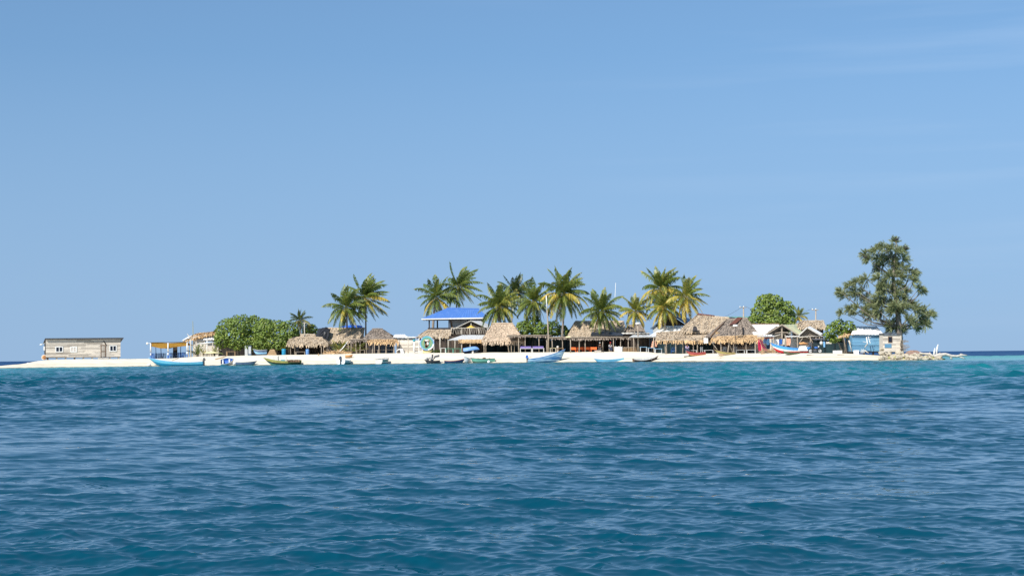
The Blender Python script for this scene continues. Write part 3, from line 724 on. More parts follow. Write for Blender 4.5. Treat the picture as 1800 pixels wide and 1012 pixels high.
# the tall she-oak at the right end
def she_oak():
    rng = random.Random(77)
    Y = YS(1583) + 15; s = Y / F
    b = W(1583, 610, Y); base = Vector((b.x, Y, gz(b.x, Y)))
    t = thing('she_oak', 'tall feathery grey-green she-oak behind the wooden hut at the right end', 'tree', base)
    cl = [(1576, 424, 6), (1548, 435, 8), (1536, 441, 8), (1525, 446, 6), (1565, 439, 10), (1589, 439, 7), (1528, 456, 6), (1544, 455, 9), (1565, 454, 12), (1585, 455, 9), (1551, 471, 9), (1573, 470, 12), (1587, 472, 7),
          (1541, 489, 8), (1562, 487, 12), (1580, 487, 9), (1602, 482, 7), (1611, 479, 6), (1600, 495, 7), (1522, 491, 9), (1506, 497, 9), (1492, 502, 7), (1476, 513, 6), (1485, 519, 8), (1501, 515, 10), (1516, 513, 9),
          (1527, 523, 9), (1542, 522, 9), (1554, 510, 10), (1572, 511, 12), (1590, 511, 8), (1614, 508, 6), (1625, 511, 4), (1482, 549, 5), (1494, 543, 6), (1505, 540, 6), (1503, 549, 4), (1524, 545, 9), (1531, 555, 7), (1541, 545, 11),
          (1557, 530, 11), (1574, 532, 11), (1554, 552, 10), (1567, 549, 11), (1580, 549, 11), (1603, 534, 7), (1606, 545, 12), (1621, 549, 11), (1632, 551, 7), (1620, 563, 11), (1606, 569, 10), (1626, 571, 7), (1613, 576, 5),
          (1591, 563, 11), (1576, 567, 11), (1573, 578, 8), (1588, 582, 6), (1565, 572, 7), (1581, 580, 8), (1577, 500, 9), (1575, 520, 9), (1568, 540, 10), (1585, 540, 8), (1574, 480, 9), (1560, 500, 9), (1574, 462, 9), (1548, 535, 9), (1533, 535, 8), (1588, 525, 8), (1574, 445, 8), (1556, 463, 9), (1548, 505, 8)]
    tr = [W(x, y, Y) for x, y in ((1583, 600), (1581, 575), (1577, 545), (1573, 515), (1570, 485), (1573, 455), (1576, 428))]
    tr[0] = base - Vector((0, 0, .3))
    tb = MB()
    tb.tube(tr, [.42, .36, .30, .24, .18, .11, .05], 8)
    mb = MB()
    for x, y, r in cl:
        c = W(x, y, Y); c.y += rng.uniform(-1, 1) * max(.6, 1.6 - abs(x - 1575) * s * .12)
        k = min(range(len(tr)), key=lambda i: abs(tr[i].z - (c.z - abs(c.x - tr[i].x) * .55)))
        a = tr[max(0, k)]
        mid = a.lerp(c, .55) + Vector((0, 0, -.10 * abs(c.x - a.x)))
        tb.tube([a, mid, c], [.085, .055, .02], 5)
        out = Vector((c.x - tr[k].x, rng.uniform(-.4, .4), .25)).normalized()
        rr = r * s * 1.22
        for q in range(int(2.5 * r + 10)):
            v = Vector((rng.gauss(0, 1), rng.gauss(0, 1), rng.gauss(0, .8))).normalized()
            ax = (v * .8 + out * .6 + Vector((0, 0, rng.uniform(-.15, .55)))).normalized()
            p0 = c + Vector((v.x, v.y, v.z)) * rr * rng.uniform(-.15, .35)
            ln = rr * rng.uniform(.55, 1.0) + .25
            tt = rng.uniform(.15, .7)
            nn = max(7, int(ln * 9))
            for k in range(nn):
                t_ = (k + rng.random()) / nn
                p = p0 + ax * ln * t_ - Vector((0, 0, .22)) * t_ * t_ * ln
                for z in range(4):
                    d2 = (ax * .9 + Vector((rng.uniform(-.6, .6), rng.uniform(-.6, .6), rng.uniform(-.65, .4)))).normalized()
                    l2 = rng.uniform(.22, .52) * (1.1 - .3 * t_)
                    sd = perp(d2, Vector((rng.uniform(-1, 1), rng.uniform(-1, 1), rng.uniform(-1, 1)))) * rng.uniform(.016, .032)
                    e = p + d2 * l2 - Vector((0, 0, .10)) * l2
                    mb.add([p - sd, p + sd, e + sd * .3, e - sd * .3], [[0, 1, 2, 3]], 0, tt + rng.uniform(-.12, .12))
    for x0, y0, x1, y1 in ((1590, 540, 1626, 500), (1592, 520, 1612, 470), (1590, 505, 1600, 462), (1592, 532, 1622, 512), (1588, 520, 1608, 490), (1595, 495, 1596, 465)):
        a, c = W(x0, y0, Y), W(x1, y1, Y)
        tb.tube([a, a.lerp(c, .5) + Vector((.15, -.2, -.15)), c], [.05, .035, .012], 4)
    mb.build('crown', M['she_oak'], t)
    tb.build('trunk', M['bark'], t, True)
    for i, (x, y, ln) in enumerate(((1576, 421, 1), (1548, 431, 1), (1536, 437, -1), (1526, 441, 1), (1593, 436, -1), (1566, 432, 1), (1521, 452, -1), (1601, 474, 1))):
        p = W(x, y, Y)
        m = MB()
        m.ball(p, (.26, .13, .15), 8, 6); m.tube([p + Vector((.16 * ln, 0, .08)), p + Vector((.27 * ln, 0, .27))], [.06, .05], 6)
        m.ball(p + Vector((.30 * ln, 0, .30)), .075, 7, 5)
        m.tube([p + Vector((.35 * ln, 0, .29)), p + Vector((.55 * ln, 0, .20))], [.03, .008], 5)
        m.add([p + Vector((-.2 * ln, -.06, .03)), p + Vector((-.2 * ln, .06, .03)), p + Vector((-.6 * ln, .05, -.10)), p + Vector((-.6 * ln, -.05, -.10))], [[0, 1, 2, 3]])
        m.add([p + Vector((-.02 * ln, -.14, .08)), p + Vector((-.35 * ln, -.15, -.02)), p + Vector((-.3 * ln, -.13, -.10)), p + Vector((.1 * ln, -.13, -.05))], [[0, 1, 2, 3]])
        single(m, 'seabird', [M['bird']], 'dark seabird perched at the top of the she-oak', 'bird', 'birds perched in the she-oak', p - Vector((0, 0, .15)), True)
she_oak()
# ------------------------------------------------------------------ building helpers
def strip(mb, p, dn, side, ln, w, lift, tint, mat=0):
    a, b = p - side * w / 2, p + side * w / 2
    e = p + dn * ln + lift
    mb.add([a, b, e + side * w * .28, e - side * w * .28], [[0, 1, 2, 3]], mat, tint)
def thatch(mb, a, b, c, d, rng, dens=9.0, ln=.8, fringe=.35, th=.16, mat=0, bump=.07, fmat=None):
    """a-b eave, d-c ridge: a lumpy slab under loose strips of leaf, with a ragged fringe along the eave"""
    a, b, c, d = map(Vector, (a, b, c, d))
    nr = (b - a).cross(d - a)
    if nr.length < 1e-6: nr = (b - a).cross(c - a)
    nr.normalize()
    if nr.z < 0: nr = -nr
    wd = (b - a).length; hg = ((a + b) / 2 - (c + d) / 2).length
    nu, nv = max(3, int(wd / .45)), max(2, int(hg / .45))
    g = []
    for j in range(nv + 1):
        for i in range(nu + 1):
            u, v = i / nu, j / nv
            g.append(a.lerp(b, u).lerp(d.lerp(c, u), v) + nr * rng.uniform(-bump, bump) * (1 if 0 < j < nv else .5))
    low = [p - nr * th for p in g]
    k = len(g); fs = []
    for j in range(nv):
        for i in range(nu):
            q = j * (nu + 1) + i
            fs.append([q, q + 1, q + nu + 2, q + nu + 1]); fs.append([k + q, k + q + nu + 1, k + q + nu + 2, k + q + 1])
    for i in range(nu):
        fs.append([i, k + i, k + i + 1, i + 1]); t = nv * (nu + 1) + i; fs.append([t, t + 1, k + t + 1, k + t])
    for j in range(nv):
        t = j * (nu + 1); fs.append([t, t + nu + 1, k + t + nu + 1, k + t]); t += nu; fs.append([t, k + t, k + t + nu + 1, t + nu + 1])
    mb.add(g + low, fs, mat, .35)
    n = int(wd * hg * dens)
    for _ in range(n):
        u, v = rng.random(), rng.random() ** .85
        p = a.lerp(b, u).lerp(d.lerp(c, u), v)
        dn = (a.lerp(b, u) - d.lerp(c, u)).normalized()
        sd = nr.cross(dn).normalized()
        dn = (dn + sd * rng.uniform(-.35, .35)).normalized(); sd = nr.cross(dn).normalized()
        strip(mb, p + nr * .02, dn, sd, ln * rng.uniform(.5, 1.1), rng.uniform(.06, .15), nr * rng.uniform(.03, .13), rng.random(), mat)
    if fringe:
        for _ in range(int(wd * 13)):
            u = rng.random()
            p = a.lerp(b, u) + nr * rng.uniform(-th, .06)
            dn = ((a.lerp(b, u) - d.lerp(c, u)).normalized() * .6 + Vector((rng.uniform(-.35, .35), rng.uniform(-.15, .1), -.75))).normalized()
            sd = (b - a).normalized()
            strip(mb, p, dn, sd, fringe * rng.uniform(.45, 1.25), rng.uniform(.07, .16), Vector((0, 0, 0)), rng.uniform(.2, 1), mat if fmat is None else fmat)
def post(mb, x, y, z0, z1, r, rng, lean=0.0):
    m = Vector((x + rng.uniform(-.05, .05) + lean * .4, y, (z0 + z1) / 2))
    mb.tube([(x, y, z0 - .15), m, (x + lean, y, z1)], [r * 1.1, r, r * .9], 6)
def add_posts(root, pxs, Y, zt, mat='post', r=.075, rng=random, lean=None):
    for i, p in enumerate(pxs):
        ln = 0.0
        if isinstance(p, tuple): p, ln = p
        x = W(p, 620, Y).x; m = MB(); post(m, x, Y, gz(x, Y), zt, r * rng.uniform(.85, 1.2), rng, ln)
        m.build('post', M[mat], root, True)
def boards(mb, x0, x1, y, z0, z1, h, rng, mat=0, th=.04, gap=.012, vert=False, gaps=0.0, face=-1):
    """a wall of boards facing the sea (or upright boards when vert)"""
    if vert:
        x = x0
        while x < x1 - .01:
            w = min(h * rng.uniform(.8, 1.2), x1 - x)
            if rng.random() >= gaps: mb.box(x, x + w - gap, y, y + th + rng.uniform(0, .015), z0 + rng.uniform(0, .05), z1 - rng.uniform(0, .05), mat, rng.random())
            x += w
        return
    z = z0
    while z < z1 - .01:
        w = min(h * rng.uniform(.8, 1.2), z1 - z)
        x = x0
        while x < x1 - .01:
            l = min(rng.uniform(1.4, 3.8), x1 - x)
            if x1 - x - l < .6: l = x1 - x
            if rng.random() >= gaps:
                e = rng.uniform(-.012, .012)
                mb.hexa([(x, y - rng.uniform(0, .015), z + e), (x + l - gap, y - rng.uniform(0, .015), z - e), (x + l - gap, y + th, z - e), (x, y + th, z + e)],
                        [(x, y, z + w - gap + e), (x + l - gap, y, z + w - gap - e), (x + l - gap, y + th, z + w - gap - e), (x, y + th, z + w - gap + e)], mat, rng.random())
            x += l
        z += w
def back_wall(root, px0, px1, Y, zt, mat, rng, name='back_wall'):
    m = MB(); x0, x1 = W(px0, 620, Y).x, W(px1, 620, Y).x
    boards(m, x0, x1, Y, gz((x0 + x1) / 2, Y) - .1, zt, .22, rng, 0, vert=True)
    m.build(name, M[mat], root)
def hip_hut(label, px0, px1, pe, r0, r1, pr, d, depth, posts, seed, tm='thatch', fm=None, wall='dark_plank', fringe=.4, name='thatched_hut', cat='hut', group=None, dens=10, yr=None, lean=None, ph=.075):
    """a hipped thatch on posts: photo x of the eave ends, photo y of the eave, ridge ends and ridge"""
    rng = random.Random(seed)
    pc = (px0 + px1) / 2
    Yf = YS(pc) + d; Yb = Yf + depth; Yr = Yf + depth * (yr or .5)
    x0, x1 = W(px0, pe, Yf).x, W(px1, pe, Yf).x
    z0, z1 = W(px0, pe, Yf).z, W(px1, pe, Yf).z
    ze = (z0 + z1) / 2
    R0, R1 = W(r0, pr, Yr), W(r1, pr, Yr)
    base = Vector(((x0 + x1) / 2, Yf, gz((x0 + x1) / 2, Yf)))
    t = thing(name, label, cat, base, group)
    A, B, C, D = Vector((x0, Yf, z0)), Vector((x1, Yf, z1)), Vector((x1, Yb, ze)), Vector((x0, Yb, ze))
    m = MB()
    thatch(m, A, B, R1, R0, rng, dens, .8, fringe, mat=0, fmat=1)
    thatch(m, B, C, R1, R1, rng, dens * .7, .8, fringe, mat=0, fmat=1)
    thatch(m, D, A, R0, R0, rng, dens * .7, .8, fringe, mat=0, fmat=1)
    thatch(m, C, D, R0, R1, rng, 2, .8, 0, mat=0)
    m.tube([R0 + Vector((-.1, 0, .05)), R0.lerp(R1, .5) + Vector((0, 0, .07)), R1 + Vector((.1, 0, .05))], [.13, .15, .13], 6, 0, .3)
    m.build('roof', [M[tm], M[fm or tm]], t)
    add_posts(t, posts, Yf + .25, ze + .05, rng=rng, r=ph)
    add_posts(t, [px0 + 4, px1 - 4], Yb - .4, ze, rng=rng)
    if wall: back_wall(t, px0 + 3, px1 - 3, Yb - .3, ze + .1, wall, rng)
    m = MB(); m.tube([(x0 + .1, Yf + .25, ze - .08), ((x0 + x1) / 2, Yf + .25, ze - .12), (x1 - .1, Yf + .25, ze - .08)], [.06] * 3, 6); m.build('eave_beam', M['post'], t, True)
    return t
def flat_shelter(label, px0, px1, pt0, pt1, d, depth, posts, seed, wall='dark_plank', name='pole_shelter', tm='thatch_grey', fringe=.3, rise=.25, cat='shelter'):
    """a nearly flat roof of poles and dry fronds on posts"""
    rng = random.Random(seed)
    pc = (px0 + px1) / 2; Yf = YS(pc) + d; Yb = Yf + depth
    a, b = W(px0, pt0, Yf), W(px1, pt1, Yf)
    base = Vector(((a.x + b.x) / 2, Yf, gz((a.x + b.x) / 2, Yf)))
    t = thing(name, label, cat, base)
    c, e = Vector((b.x, Yb, b.z + rise)), Vector((a.x, Yb, a.z + rise))
    m = MB(); thatch(m, a, b, c, e, rng, 6, .9, fringe, .10); m.build('roof', M[tm], t)
    m = MB()
    for k in range(3):
        o = Vector((0, -.12 + .1 * k, .10 - .07 * k))
        m.tube([a + o + Vector((-.2, 0, 0)), a.lerp(b, .35) + o + Vector((0, 0, rng.uniform(-.06, .08))), a.lerp(b, .7) + o + Vector((0, 0, rng.uniform(-.06, .06))), b + o + Vector((.2, 0, 0))], [.06, .07, .055, .05], 6)
    m.build('eave_pole', M['post'], t, True)
    add_posts(t, posts, Yf + .2, min(a.z, b.z), rng=rng)
    if wall: back_wall(t, px0 + 2, px1 - 2, Yb - .2, a.z + rise - .1, wall, rng)
    return t
def X_(px, Y): return W(px, 610, Y).x
def Z_(px, py, Y): return W(px, py, Y).z

# furniture, built once and copied
def table(label, L, Wd, Hh, tm, lm, name='table', cat='table', cloth=None, shelf=False):
    t = thing(name, label, cat)
    m = MB(); m.box(-L / 2, L / 2, -Wd / 2, Wd / 2, Hh - .05, Hh); m.build('tabletop' if 'table' in name else 'seat', M[tm], t)
    for sx in (-1, 1):
        for sy in (-1, 1):
            m = MB(); m.box(sx * (L / 2 - .08) - .04, sx * (L / 2 - .08) + .04, sy * (Wd / 2 - .08) - .04, sy * (Wd / 2 - .08) + .04, -.05, Hh - .052); m.build('leg', M[lm], t)
    if shelf:
        m = MB(); m.box(-L / 2 + .1, L / 2 - .1, Wd / 2 - .10, Wd / 2 - .05, Hh + .004, Hh + .32); m.build('backrest', M[tm], t)
    return t
def chair(label, fm, name='chair', cat='chair', hb=.9):
    t = thing(name, label, cat)
    m = MB(); m.box(-.22, .22, -.22, .22, .42, .46); m.build('seat', M[fm], t)
    m = MB()
    for k in range(3): m.box(-.2, .2, .19, .215, .56 + .13 * k, .63 + .13 * k)
    for s in (-1, 1): m.box(s * .2 - .02, s * .2 + .02, .185, .22, .462, hb + .05)
    m.build('backrest', M[fm], t)
    for sx in (-1, 1):
        for sy in (-1, 1):
            m = MB(); m.box(sx * .19 - .022, sx * .19 + .022, sy * .19 - .022, sy * .19 + .022, -.03, .418); m.build('leg', M[fm], t)
    return t
def drum(px, d, label, mt, h=.9, r=.29, name='barrel', dz=0):
    b = spot(px, d); m = MB()
    m.lathe([(r * .96, -.03), (r, .04), (r, h * .32), (r * 1.04, h * .34), (r, h * .36), (r, h * .64), (r * 1.04, h * .66), (r, h * .68), (r, h - .03), (r * .9, h)], b, 14)
    return single(m, name, M[mt], label, 'barrel', None, b, True)
def buoy(px, d, r, mt, label, name='buoy', cat='buoy'):
    b = spot(px, d); b.z = max(b.z, -.05); m = MB(); m.ball(b + Vector((0, 0, r * .8)), (r, r, r * .92), 12, 8)
    m.tube([b + Vector((0, 0, r * 1.6)), b + Vector((0, 0, r * 2.0))], [r * .22, r * .18], 6)
    return single(m, name, M[mt], label, cat, None, b, True)

# ------------------------------------------------------------------ boats
def boat(label, stern, bow, py, d, hts, beam, bands, gun, inner='off_white', motor=None, thwarts=3, roll=0.0, yaw=0.0, name='fishing_boat', cat='boat', group=None, rise=.55, transom=None, dip=0.06, sag=None, pitch=0.0):
    """stern, bow: photo x of its ends; hts: height of the sheer in photo px at stern, middle, bow; bands: hull colours from rim to keel"""
    pc = (stern + bow) / 2; Y = YS(pc) + d; s = Y / F
    x = W(pc, py, Y).x
    b = Vector((x, Y, max(gz(x, Y), -.08) - dip))
    L = abs(bow - stern) * s / math.cos(yaw)
    t = thing(name, label, cat, b, group)
    h0, h1, h2 = [k * s + dip for k in hts]
    n = 26
    secs = [(1.0, 1.0), (.985, .80), (.95, .58), (.86, .34), (.64, .12), (0.0, 0.0)]
    def sta(i, inset=0.0, floor=0.0):
        u = i / n
        hw = beam / 2 * (1 - max(0, (u - .35) / .65) ** 2.3) * (.82 + .18 * min(1, u / .3)) + .015
        sh = (1 - u) * (1 - 2 * u) * h0 + 4 * u * (1 - u) * h1 + u * (2 * u - 1) * h2
        kz = max(0, (u - .62) / .38) ** 2.2 * rise * h2 + floor
        out = []
        for w, hh in secs:
            z = kz + (sh - kz) * hh
            rk = (max(0, u - .6) / .4) ** 2 * (hh - 1) * .10 * L
            out.append(Vector((-L / 2 + L * u + rk, max(0.0, hw * w - inset) , z)))
        return out
    m = MB(); vs = []
    ring = len(secs) * 2 - 1
    for i in range(n + 1):
        o = sta(i)
        vs += [Vector((p.x, -p.y, p.z)) for p in o] + [Vector((p.x, p.y, p.z)) for p in o[-2::-1]]
    fs, fm = [], []
    for i in range(n):
        for k in range(ring - 1):
            fs.append([i * ring + k, (i + 1) * ring + k, (i + 1) * ring + k + 1, i * ring + k + 1])
            kk = k if k < len(secs) - 1 else ring - 2 - k
            fm.append(min(kk * len(bands) // (len(secs) - 1), len(bands) - 1))
    for f, q in zip(fs, fm): pass
    o = len(m.v); m.v += [tuple(v) for v in vs]; m.f += fs; m.m += fm; m.c += [.5] * len(fs)
    m.f.append(list(range(ring))); m.m.append(len(bands)); m.c.append(.5)
    mats = [M[k] for k in bands] + [M[transom or bands[0]]]
    m.build('hull', mats, None).parent = t
    m = MB(); vs = []
    for i in range(n + 1):
        q = sta(i, .05, .10)
        top = .012
        vs += [Vector((p.x + (.06 if i == 0 else 0), -p.y, p.z - top)) for p in q] + [Vector((p.x + (.06 if i == 0 else 0), p.y, p.z - top)) for p in q[-2::-1]]
    m.v = [tuple(v) for v in vs]
    for i in range(n):
        for k in range(ring - 1):
            m.f.append([i * ring + k, i * ring + k + 1, (i + 1) * ring + k + 1, (i + 1) * ring + k]); m.m.append(0); m.c.append(.5)
    m.f.append(list(range(ring))[::-1]); m.m.append(0); m.c.append(.5)
    m.build('inner_hull', M[inner], None).parent = t
    m = MB()
    for sg in (-1, 1):
        m.tube([Vector((p.x, sg * p.y, p.z + .01)) for p in (sta(i)[0] for i in range(n + 1))], .035, 5)
    m.build('gunwale', M[gun], None, True).parent = t
    for k in range(thwarts):
        i = int(n * (.18 + .5 * k / max(1, thwarts - 1))); q = sta(i)[1]
        m = MB(); m.box(q.x - .12, q.x + .12, -q.y + .02, q.y - .02, q.z - .03, q.z + .02); m.build('thwart', M[gun], None).parent = t
    if motor:
        q = sta(0)[0]; e = bpy.data.objects.new('outboard_motor', None); COL.objects.link(e); e.parent = t; e.location = (q.x, 0, q.z)
        m = MB(); m.hexa([(-.34, -.15, .12), (.10, -.15, .12), (.10, .15, .12), (-.34, .15, .12)], [(-.28, -.12, .50), (.02, -.11, .54), (.02, .11, .54), (-.28, .12, .50)]); m.hexa([(-.28, -.12, .502), (.02, -.11, .542), (.02, .11, .542), (-.28, .12, .502)], [(-.2, -.07, .57), (-.03, -.06, .59), (-.03, .06, .59), (-.2, .07, .57)])
        m.build('cowling', M[motor], None).parent = e
        m = MB(); m.box(-.20, -.06, -.055, .055, -.55, .118); m.box(-.05, .12, -.09, .09, -.12, .10); m.tube([(.1, 0, .2), (.55, .05, .30)], [.025, .03], 5); m.box(-.30, -.03, -.02, .02, -.72, -.552)
        m.build('shaft', M['dark_grey'], None).parent = e
    t.rotation_euler = (roll, -pitch if bow > stern else pitch, (0 if bow > stern else math.pi) + yaw)
    return t
# ------------------------------------------------------------------ the plank house on the left spit
def plank_house():
    rng = random.Random(5)
    Yl = YS(80) + 12; P0 = W(80.5, 628, Yl); ps = math.radians(20.5)
    Yr = Yl
    for _ in range(6):
        P1 = W(212, 628, Yr); Yr = Yl + math.tan(ps) * (P1.x - P0.x)
    P1 = W(212, 628, Yr); L = math.hypot(P1.x - P0.x, P1.y - P0.y)
    g = gz(P0.x + 5, Yl + 2)
    t = thing('plank_house', 'long weathered plank house standing alone on the left sand spit', 'house', (P0.x, P0.y, g))
    t.rotation_euler = (0, 0, ps)
    k = L / 131.5                                # metres per photo pixel along the front
    zb, zt = .32, .32 + 33.0 * k
    D = 5.0
    def u(px): return (px - 80.5) * k
    def z(py): return zb + (628 - py) * k
    m = MB(); boards(m, 0, L, 0, zb, zt, .21, rng, th=.06)
    m.build('wall', M['grey_plank'], None).parent = t
    m = MB(); m.box(.02, L - .02, .08, .12, zb + .02, zt - .02); m.box(.02, .08, .122, D, zb + .02, zt - .25); m.box(L - .08, L - .02, .122, D, zb + .02, zt - .25); m.box(.082, L - .082, D - .06, D, zb + .02, zt - .8); m.box(.0, L, .10, D, zb - .06, zb + .018)
    m.build('frame', M['dark_plank'], None).parent = t
    m = MB(); o = .35
    m.hexa([(-.15, -o, zt + .10), (L + .45, -o, zt + .12), (L + .45, D + .3, zt - .62), (-.15, D + .3, zt - .62)], [(-.15, -o, zt + .17), (L + .45, -o, zt + .20), (L + .45, D + .3, zt - .55), (-.15, D + .3, zt - .55)])
    m.box(-.12, L + .4, -o + .02, -o + .06, zt + .01, zt + .098)
    m.build('roof', M['rust'] if False else M['dark_grey'], None).parent = t
    for a, b, c, d, pm in ((97, 110.5, 608, 618.5, 'pane'), (123, 134.5, 608.5, 618.8, 'curtain'), (192, 205, 606.5, 618, 'pane')):
        m = MB(); x0, x1, z0, z1 = u(a), u(b), z(d), z(c); w = .13
        m.box(x0, x1, -.075, -.02, z0, z0 + w); m.box(x0, x1, -.075, -.02, z1 - w, z1); m.box(x0, x0 + w, -.074, -.02, z0 + w, z1 - w); m.box(x1 - w, x1, -.074, -.02, z0 + w, z1 - w)
        xm = (x0 + x1) / 2; m.box(xm - .05, xm + .05, -.073, -.02, z0 + w, z1 - w)
        f = m.build('window', M['white'], None); f.parent = t
        m = MB(); m.box(x0 + w, xm - .052, -.045, -.03, z0 + w + .002, z1 - w - .002); m.box(xm + .052, x1 - w, -.045, -.03, z0 + w + .002, z1 - w - .002)
        m.build('pane', M[pm], None).parent = f
    m = MB(); x0, x1 = u(176.4), u(185.5); z0, z1 = zb + .02, z(607)
    m.box(x0, x0 + .1, -.07, -.02, z0, z1); m.box(x1 - .1, x1, -.07, -.02, z0, z1); m.box(x0 - .05, x1 + .05, -.08, -.02, z1 + .002, z1 + .1); m.box(x0 + .102, x1 - .102, -.07, -.02, z0 + .82, z0 + .92)
    f = m.build('door', M['brown_wood'], None); f.parent = t
    m = MB(); boards(m, x0 + .105, x1 - .105, -.05, z0, z1 - .01, .17, rng, vert=True, th=.02); m.build('door_panel', M['grey_plank'], None).parent = f
    m = MB(); m.hexa([(u(181), -.06, z(598.5)), (u(182.6), -.06, z(598.5)), (u(187.5), -.06, z(606)), (u(185), -.06, z(606))], [(u(181), -.025, z(598.5)), (u(182.6), -.025, z(598.5)), (u(187.5), -.025, z(606)), (u(185), -.025, z(606))]); m.build('brace', M['dark_plank'], None).parent = t
    m = MB(); m.box(u(171.5), u(189), -1.5, -.1, -.08, .22); m.build('doorstep', M['concrete'], None).parent = t
    for i in range(9):
        m = MB(); a = .3 + i * (L - .6) / 8; m.box(a - .13, a + .13, .12, .4, -.15, zb - .062); m.build('footing', M['concrete'] if i % 3 else M['dark_plank'], None).parent = t
    m = MB(); m.beam((-.05, .9, zt - .62), (-.6, .9, zt - .74), .05); m.lathe([(.05, -.13), (.22, -.12), (.24, -.06), (.10, .03), (.03, .05)], (-.68, .9, zt - .76), 10); m.build('lamp', M['lamp'], None).parent = t
    m = MB(); m.box(-.26, -.04, 1.6, 2.2, zt - 1.75, zt - 1.1); m.build('shutter', M['white'], None).parent = t
    # the round drum propped at its left end
    b = Vector(t.location) + Vector((-.42, .6, .38)); m = MB()
    m.tube([b + Vector((-.1, .22, 0)), b + Vector((-.05, .02, 0))], [.42, .44], 18, 0); m.tube([b + Vector((-.05, .0, 0)), b + Vector((.10, -.24, -.03))], [.31, .29], 16, 1); m.tube([b + Vector((-.3, -.27, -.1)), b + Vector((.3, -.27, -.1))], .03, 6, 2)
    single(m, 'cable_drum', [M['off_white'], M['orange_tan'], M['dark_grey']], 'round white and orange drum leaning on the left end of the plank house', 'drum', None, Vector((b.x, b.y, g)))
plank_house()
for px, d, r in ((49, 11.4, .16), (262, .6, .22)):
    b = spot(px, d); m = MB(); m.ball(b + Vector((0, 0, r * .5)), (r * 1.5, r, r), 10, 6, 0, .5, .12, random.Random(int(px)))
    single(m, 'coral_lump', [M['bone_white']], 'white lump on the sand crest left of the plank house' if px < 100 else 'white lump at the waterline under the bow of the cyan longboat', 'coral lump', None, b, True)

# ------------------------------------------------------------------ ochre awning with blue chairs
def awning():
    rng = random.Random(6); Yf = YS(296) + 13.0; Yb = Yf + 5
    px = (265, 295.5, 329); g = spot(296, 13)
    t = thing('cloth_awning', 'ochre cloth awning on white and blue posts at the left end of the village', 'awning', g)
    m = MB(); nu, nv = 18, 6; vs = []
    for j in range(nv + 1):
        for i in range(nu + 1):
            f = i / nu; p = 264 + 65 * f; Y = Yf + (Yb - Yf) * j / nv
            zf = Z_(p, 602.2, Yf) + .05 * math.sin(f * 9); zb = Z_(p, 603, Yf) - (.30 + .55 * math.exp(-((f - .28) / .22) ** 2))
            v = j / nv
            zz = zf * (1 - v) + zb * v
            vs.append((X_(p, Yf), Y, zz))
    k = len(vs); vs += [(a, b, c - .03) for a, b, c in vs]
    fs = []
    for j in range(nv):
        for i in range(nu):
            q = j * (nu + 1) + i; fs += [[q, q + 1, q + nu + 2, q + nu + 1], [k + q, k + q + nu + 1, k + q + nu + 2, k + q + 1]]
    m.add(vs, fs)
    for i in range(nu):                       # the sagging valance
        f0, f1 = i / nu, (i + 1) / nu
        h = lambda f: .52 + .42 * math.exp(-((f - .3) / .24) ** 2) + .15 * math.exp(-((f - .75) / .2) ** 2)
        a, b = vs[i], vs[i + 1]
        m.add([(a[0], a[1] - .03, a[2] + .02), (b[0], b[1] - .03, b[2] + .02), (b[0], b[1] + .12, b[2] - h(f1)), (a[0], a[1] + .12, a[2] - h(f0))], [[0, 1, 2, 3]])
    m.build('canopy', M['ochre'], t)
    for p in px:
        x = X_(p, Yf); m = MB(); zt = Z_(p, 601.5, Yf); z0 = gz(x, Yf)
        m.tube([(x, Yf - .02, z0 + .55), (x, Yf - .02, z0 + .95)], .11, 8, 0); m.tube([(x, Yf - .02, z0 - .2), (x, Yf - .02, z0 + .548)], .09, 8, 1); m.tube([(x, Yf - .02, z0 + .952), (x, Yf - .02, z0 + 1.1)], .09, 8, 1); m.tube([(x, Yf - .02, z0 + 1.102), (x, Yf - .02, zt)], [.14, .08], 8, 0)
        m.build('post', [M['white'], M['blue']], t, True)
    for p in (274, 283, 306, 318):
        x = X_(p, Yb); m = MB(); post(m, x, Yb - .1, gz(x, Yb), Z_(p, 605, Yf) - .3, .06, rng); m.build('post', M['navy'], t, True)
    m = MB(); m.beam((X_(264, Yf), Yf - .08, Z_(264, 601.8, Yf)), (X_(329, Yf), Yf - .08, Z_(329, 601.0, Yf)), .07); m.build('eave_beam', M['dark_plank'], t)
    x = X_(261, Yf); z = Z_(261, 603.5, Yf); m = MB(); m.beam((x - .15, Yf, z), (X_(264.5, Yf), Yf - .14, z + .06), .05); m.ball((x - .2, Yf, z), .20, 10, 7); m.build('lamp', M['lamp'], t, True)
    m = MB(); boards(m, X_(303, Yb), X_(311, Yb), Yb + .4, g.z, Z_(306, 607, Yb), .25, rng, vert=True); m.build('screen', M['dark_plank'], t)
awning()
cn = chair('navy chair', 'navy', 'beach_chair'); cb = chair('blue chair', 'blue', 'beach_chair')
for p, d, r in ((276, 13.9, 2.4), (278, 14.6, .4), (280.5, 13.8, 3.3), (283, 14.5, .9), (286, 13.9, 2.9), (289, 14.6, .2), (304, 14.2, .5), (308, 14.8, 3.0), (311, 14.0, 1.2), (277, 15.2, 1.9), (281.5, 15.1, .2), (284.5, 15.2, 2.2), (287.5, 15.0, 1.0), (302, 15.0, 2.0), (306, 15.3, .4), (309.5, 15.1, 1.4), (313, 15.2, 3.0)):
    place(cn, p, d, r, 'one of the navy chairs crowded under the ochre awning', 'navy chairs under the awning')
for p, d, r in ((270, 13.8, 1.3), (299, 13.7, .3), (316, 14.0, 2.7), (319, 14.6, .2), (322, 13.8, 3.6), (326, 14.3, 1.0), (317, 15.3, 1.1), (320.5, 15.1, 2.0), (324, 15.2, .3), (268, 14.6, .5), (271.5, 15.2, 2.6)):
    place(cb, p, d, r, 'one of the bright blue chairs under the ochre awning', 'bright blue chairs under the awning')

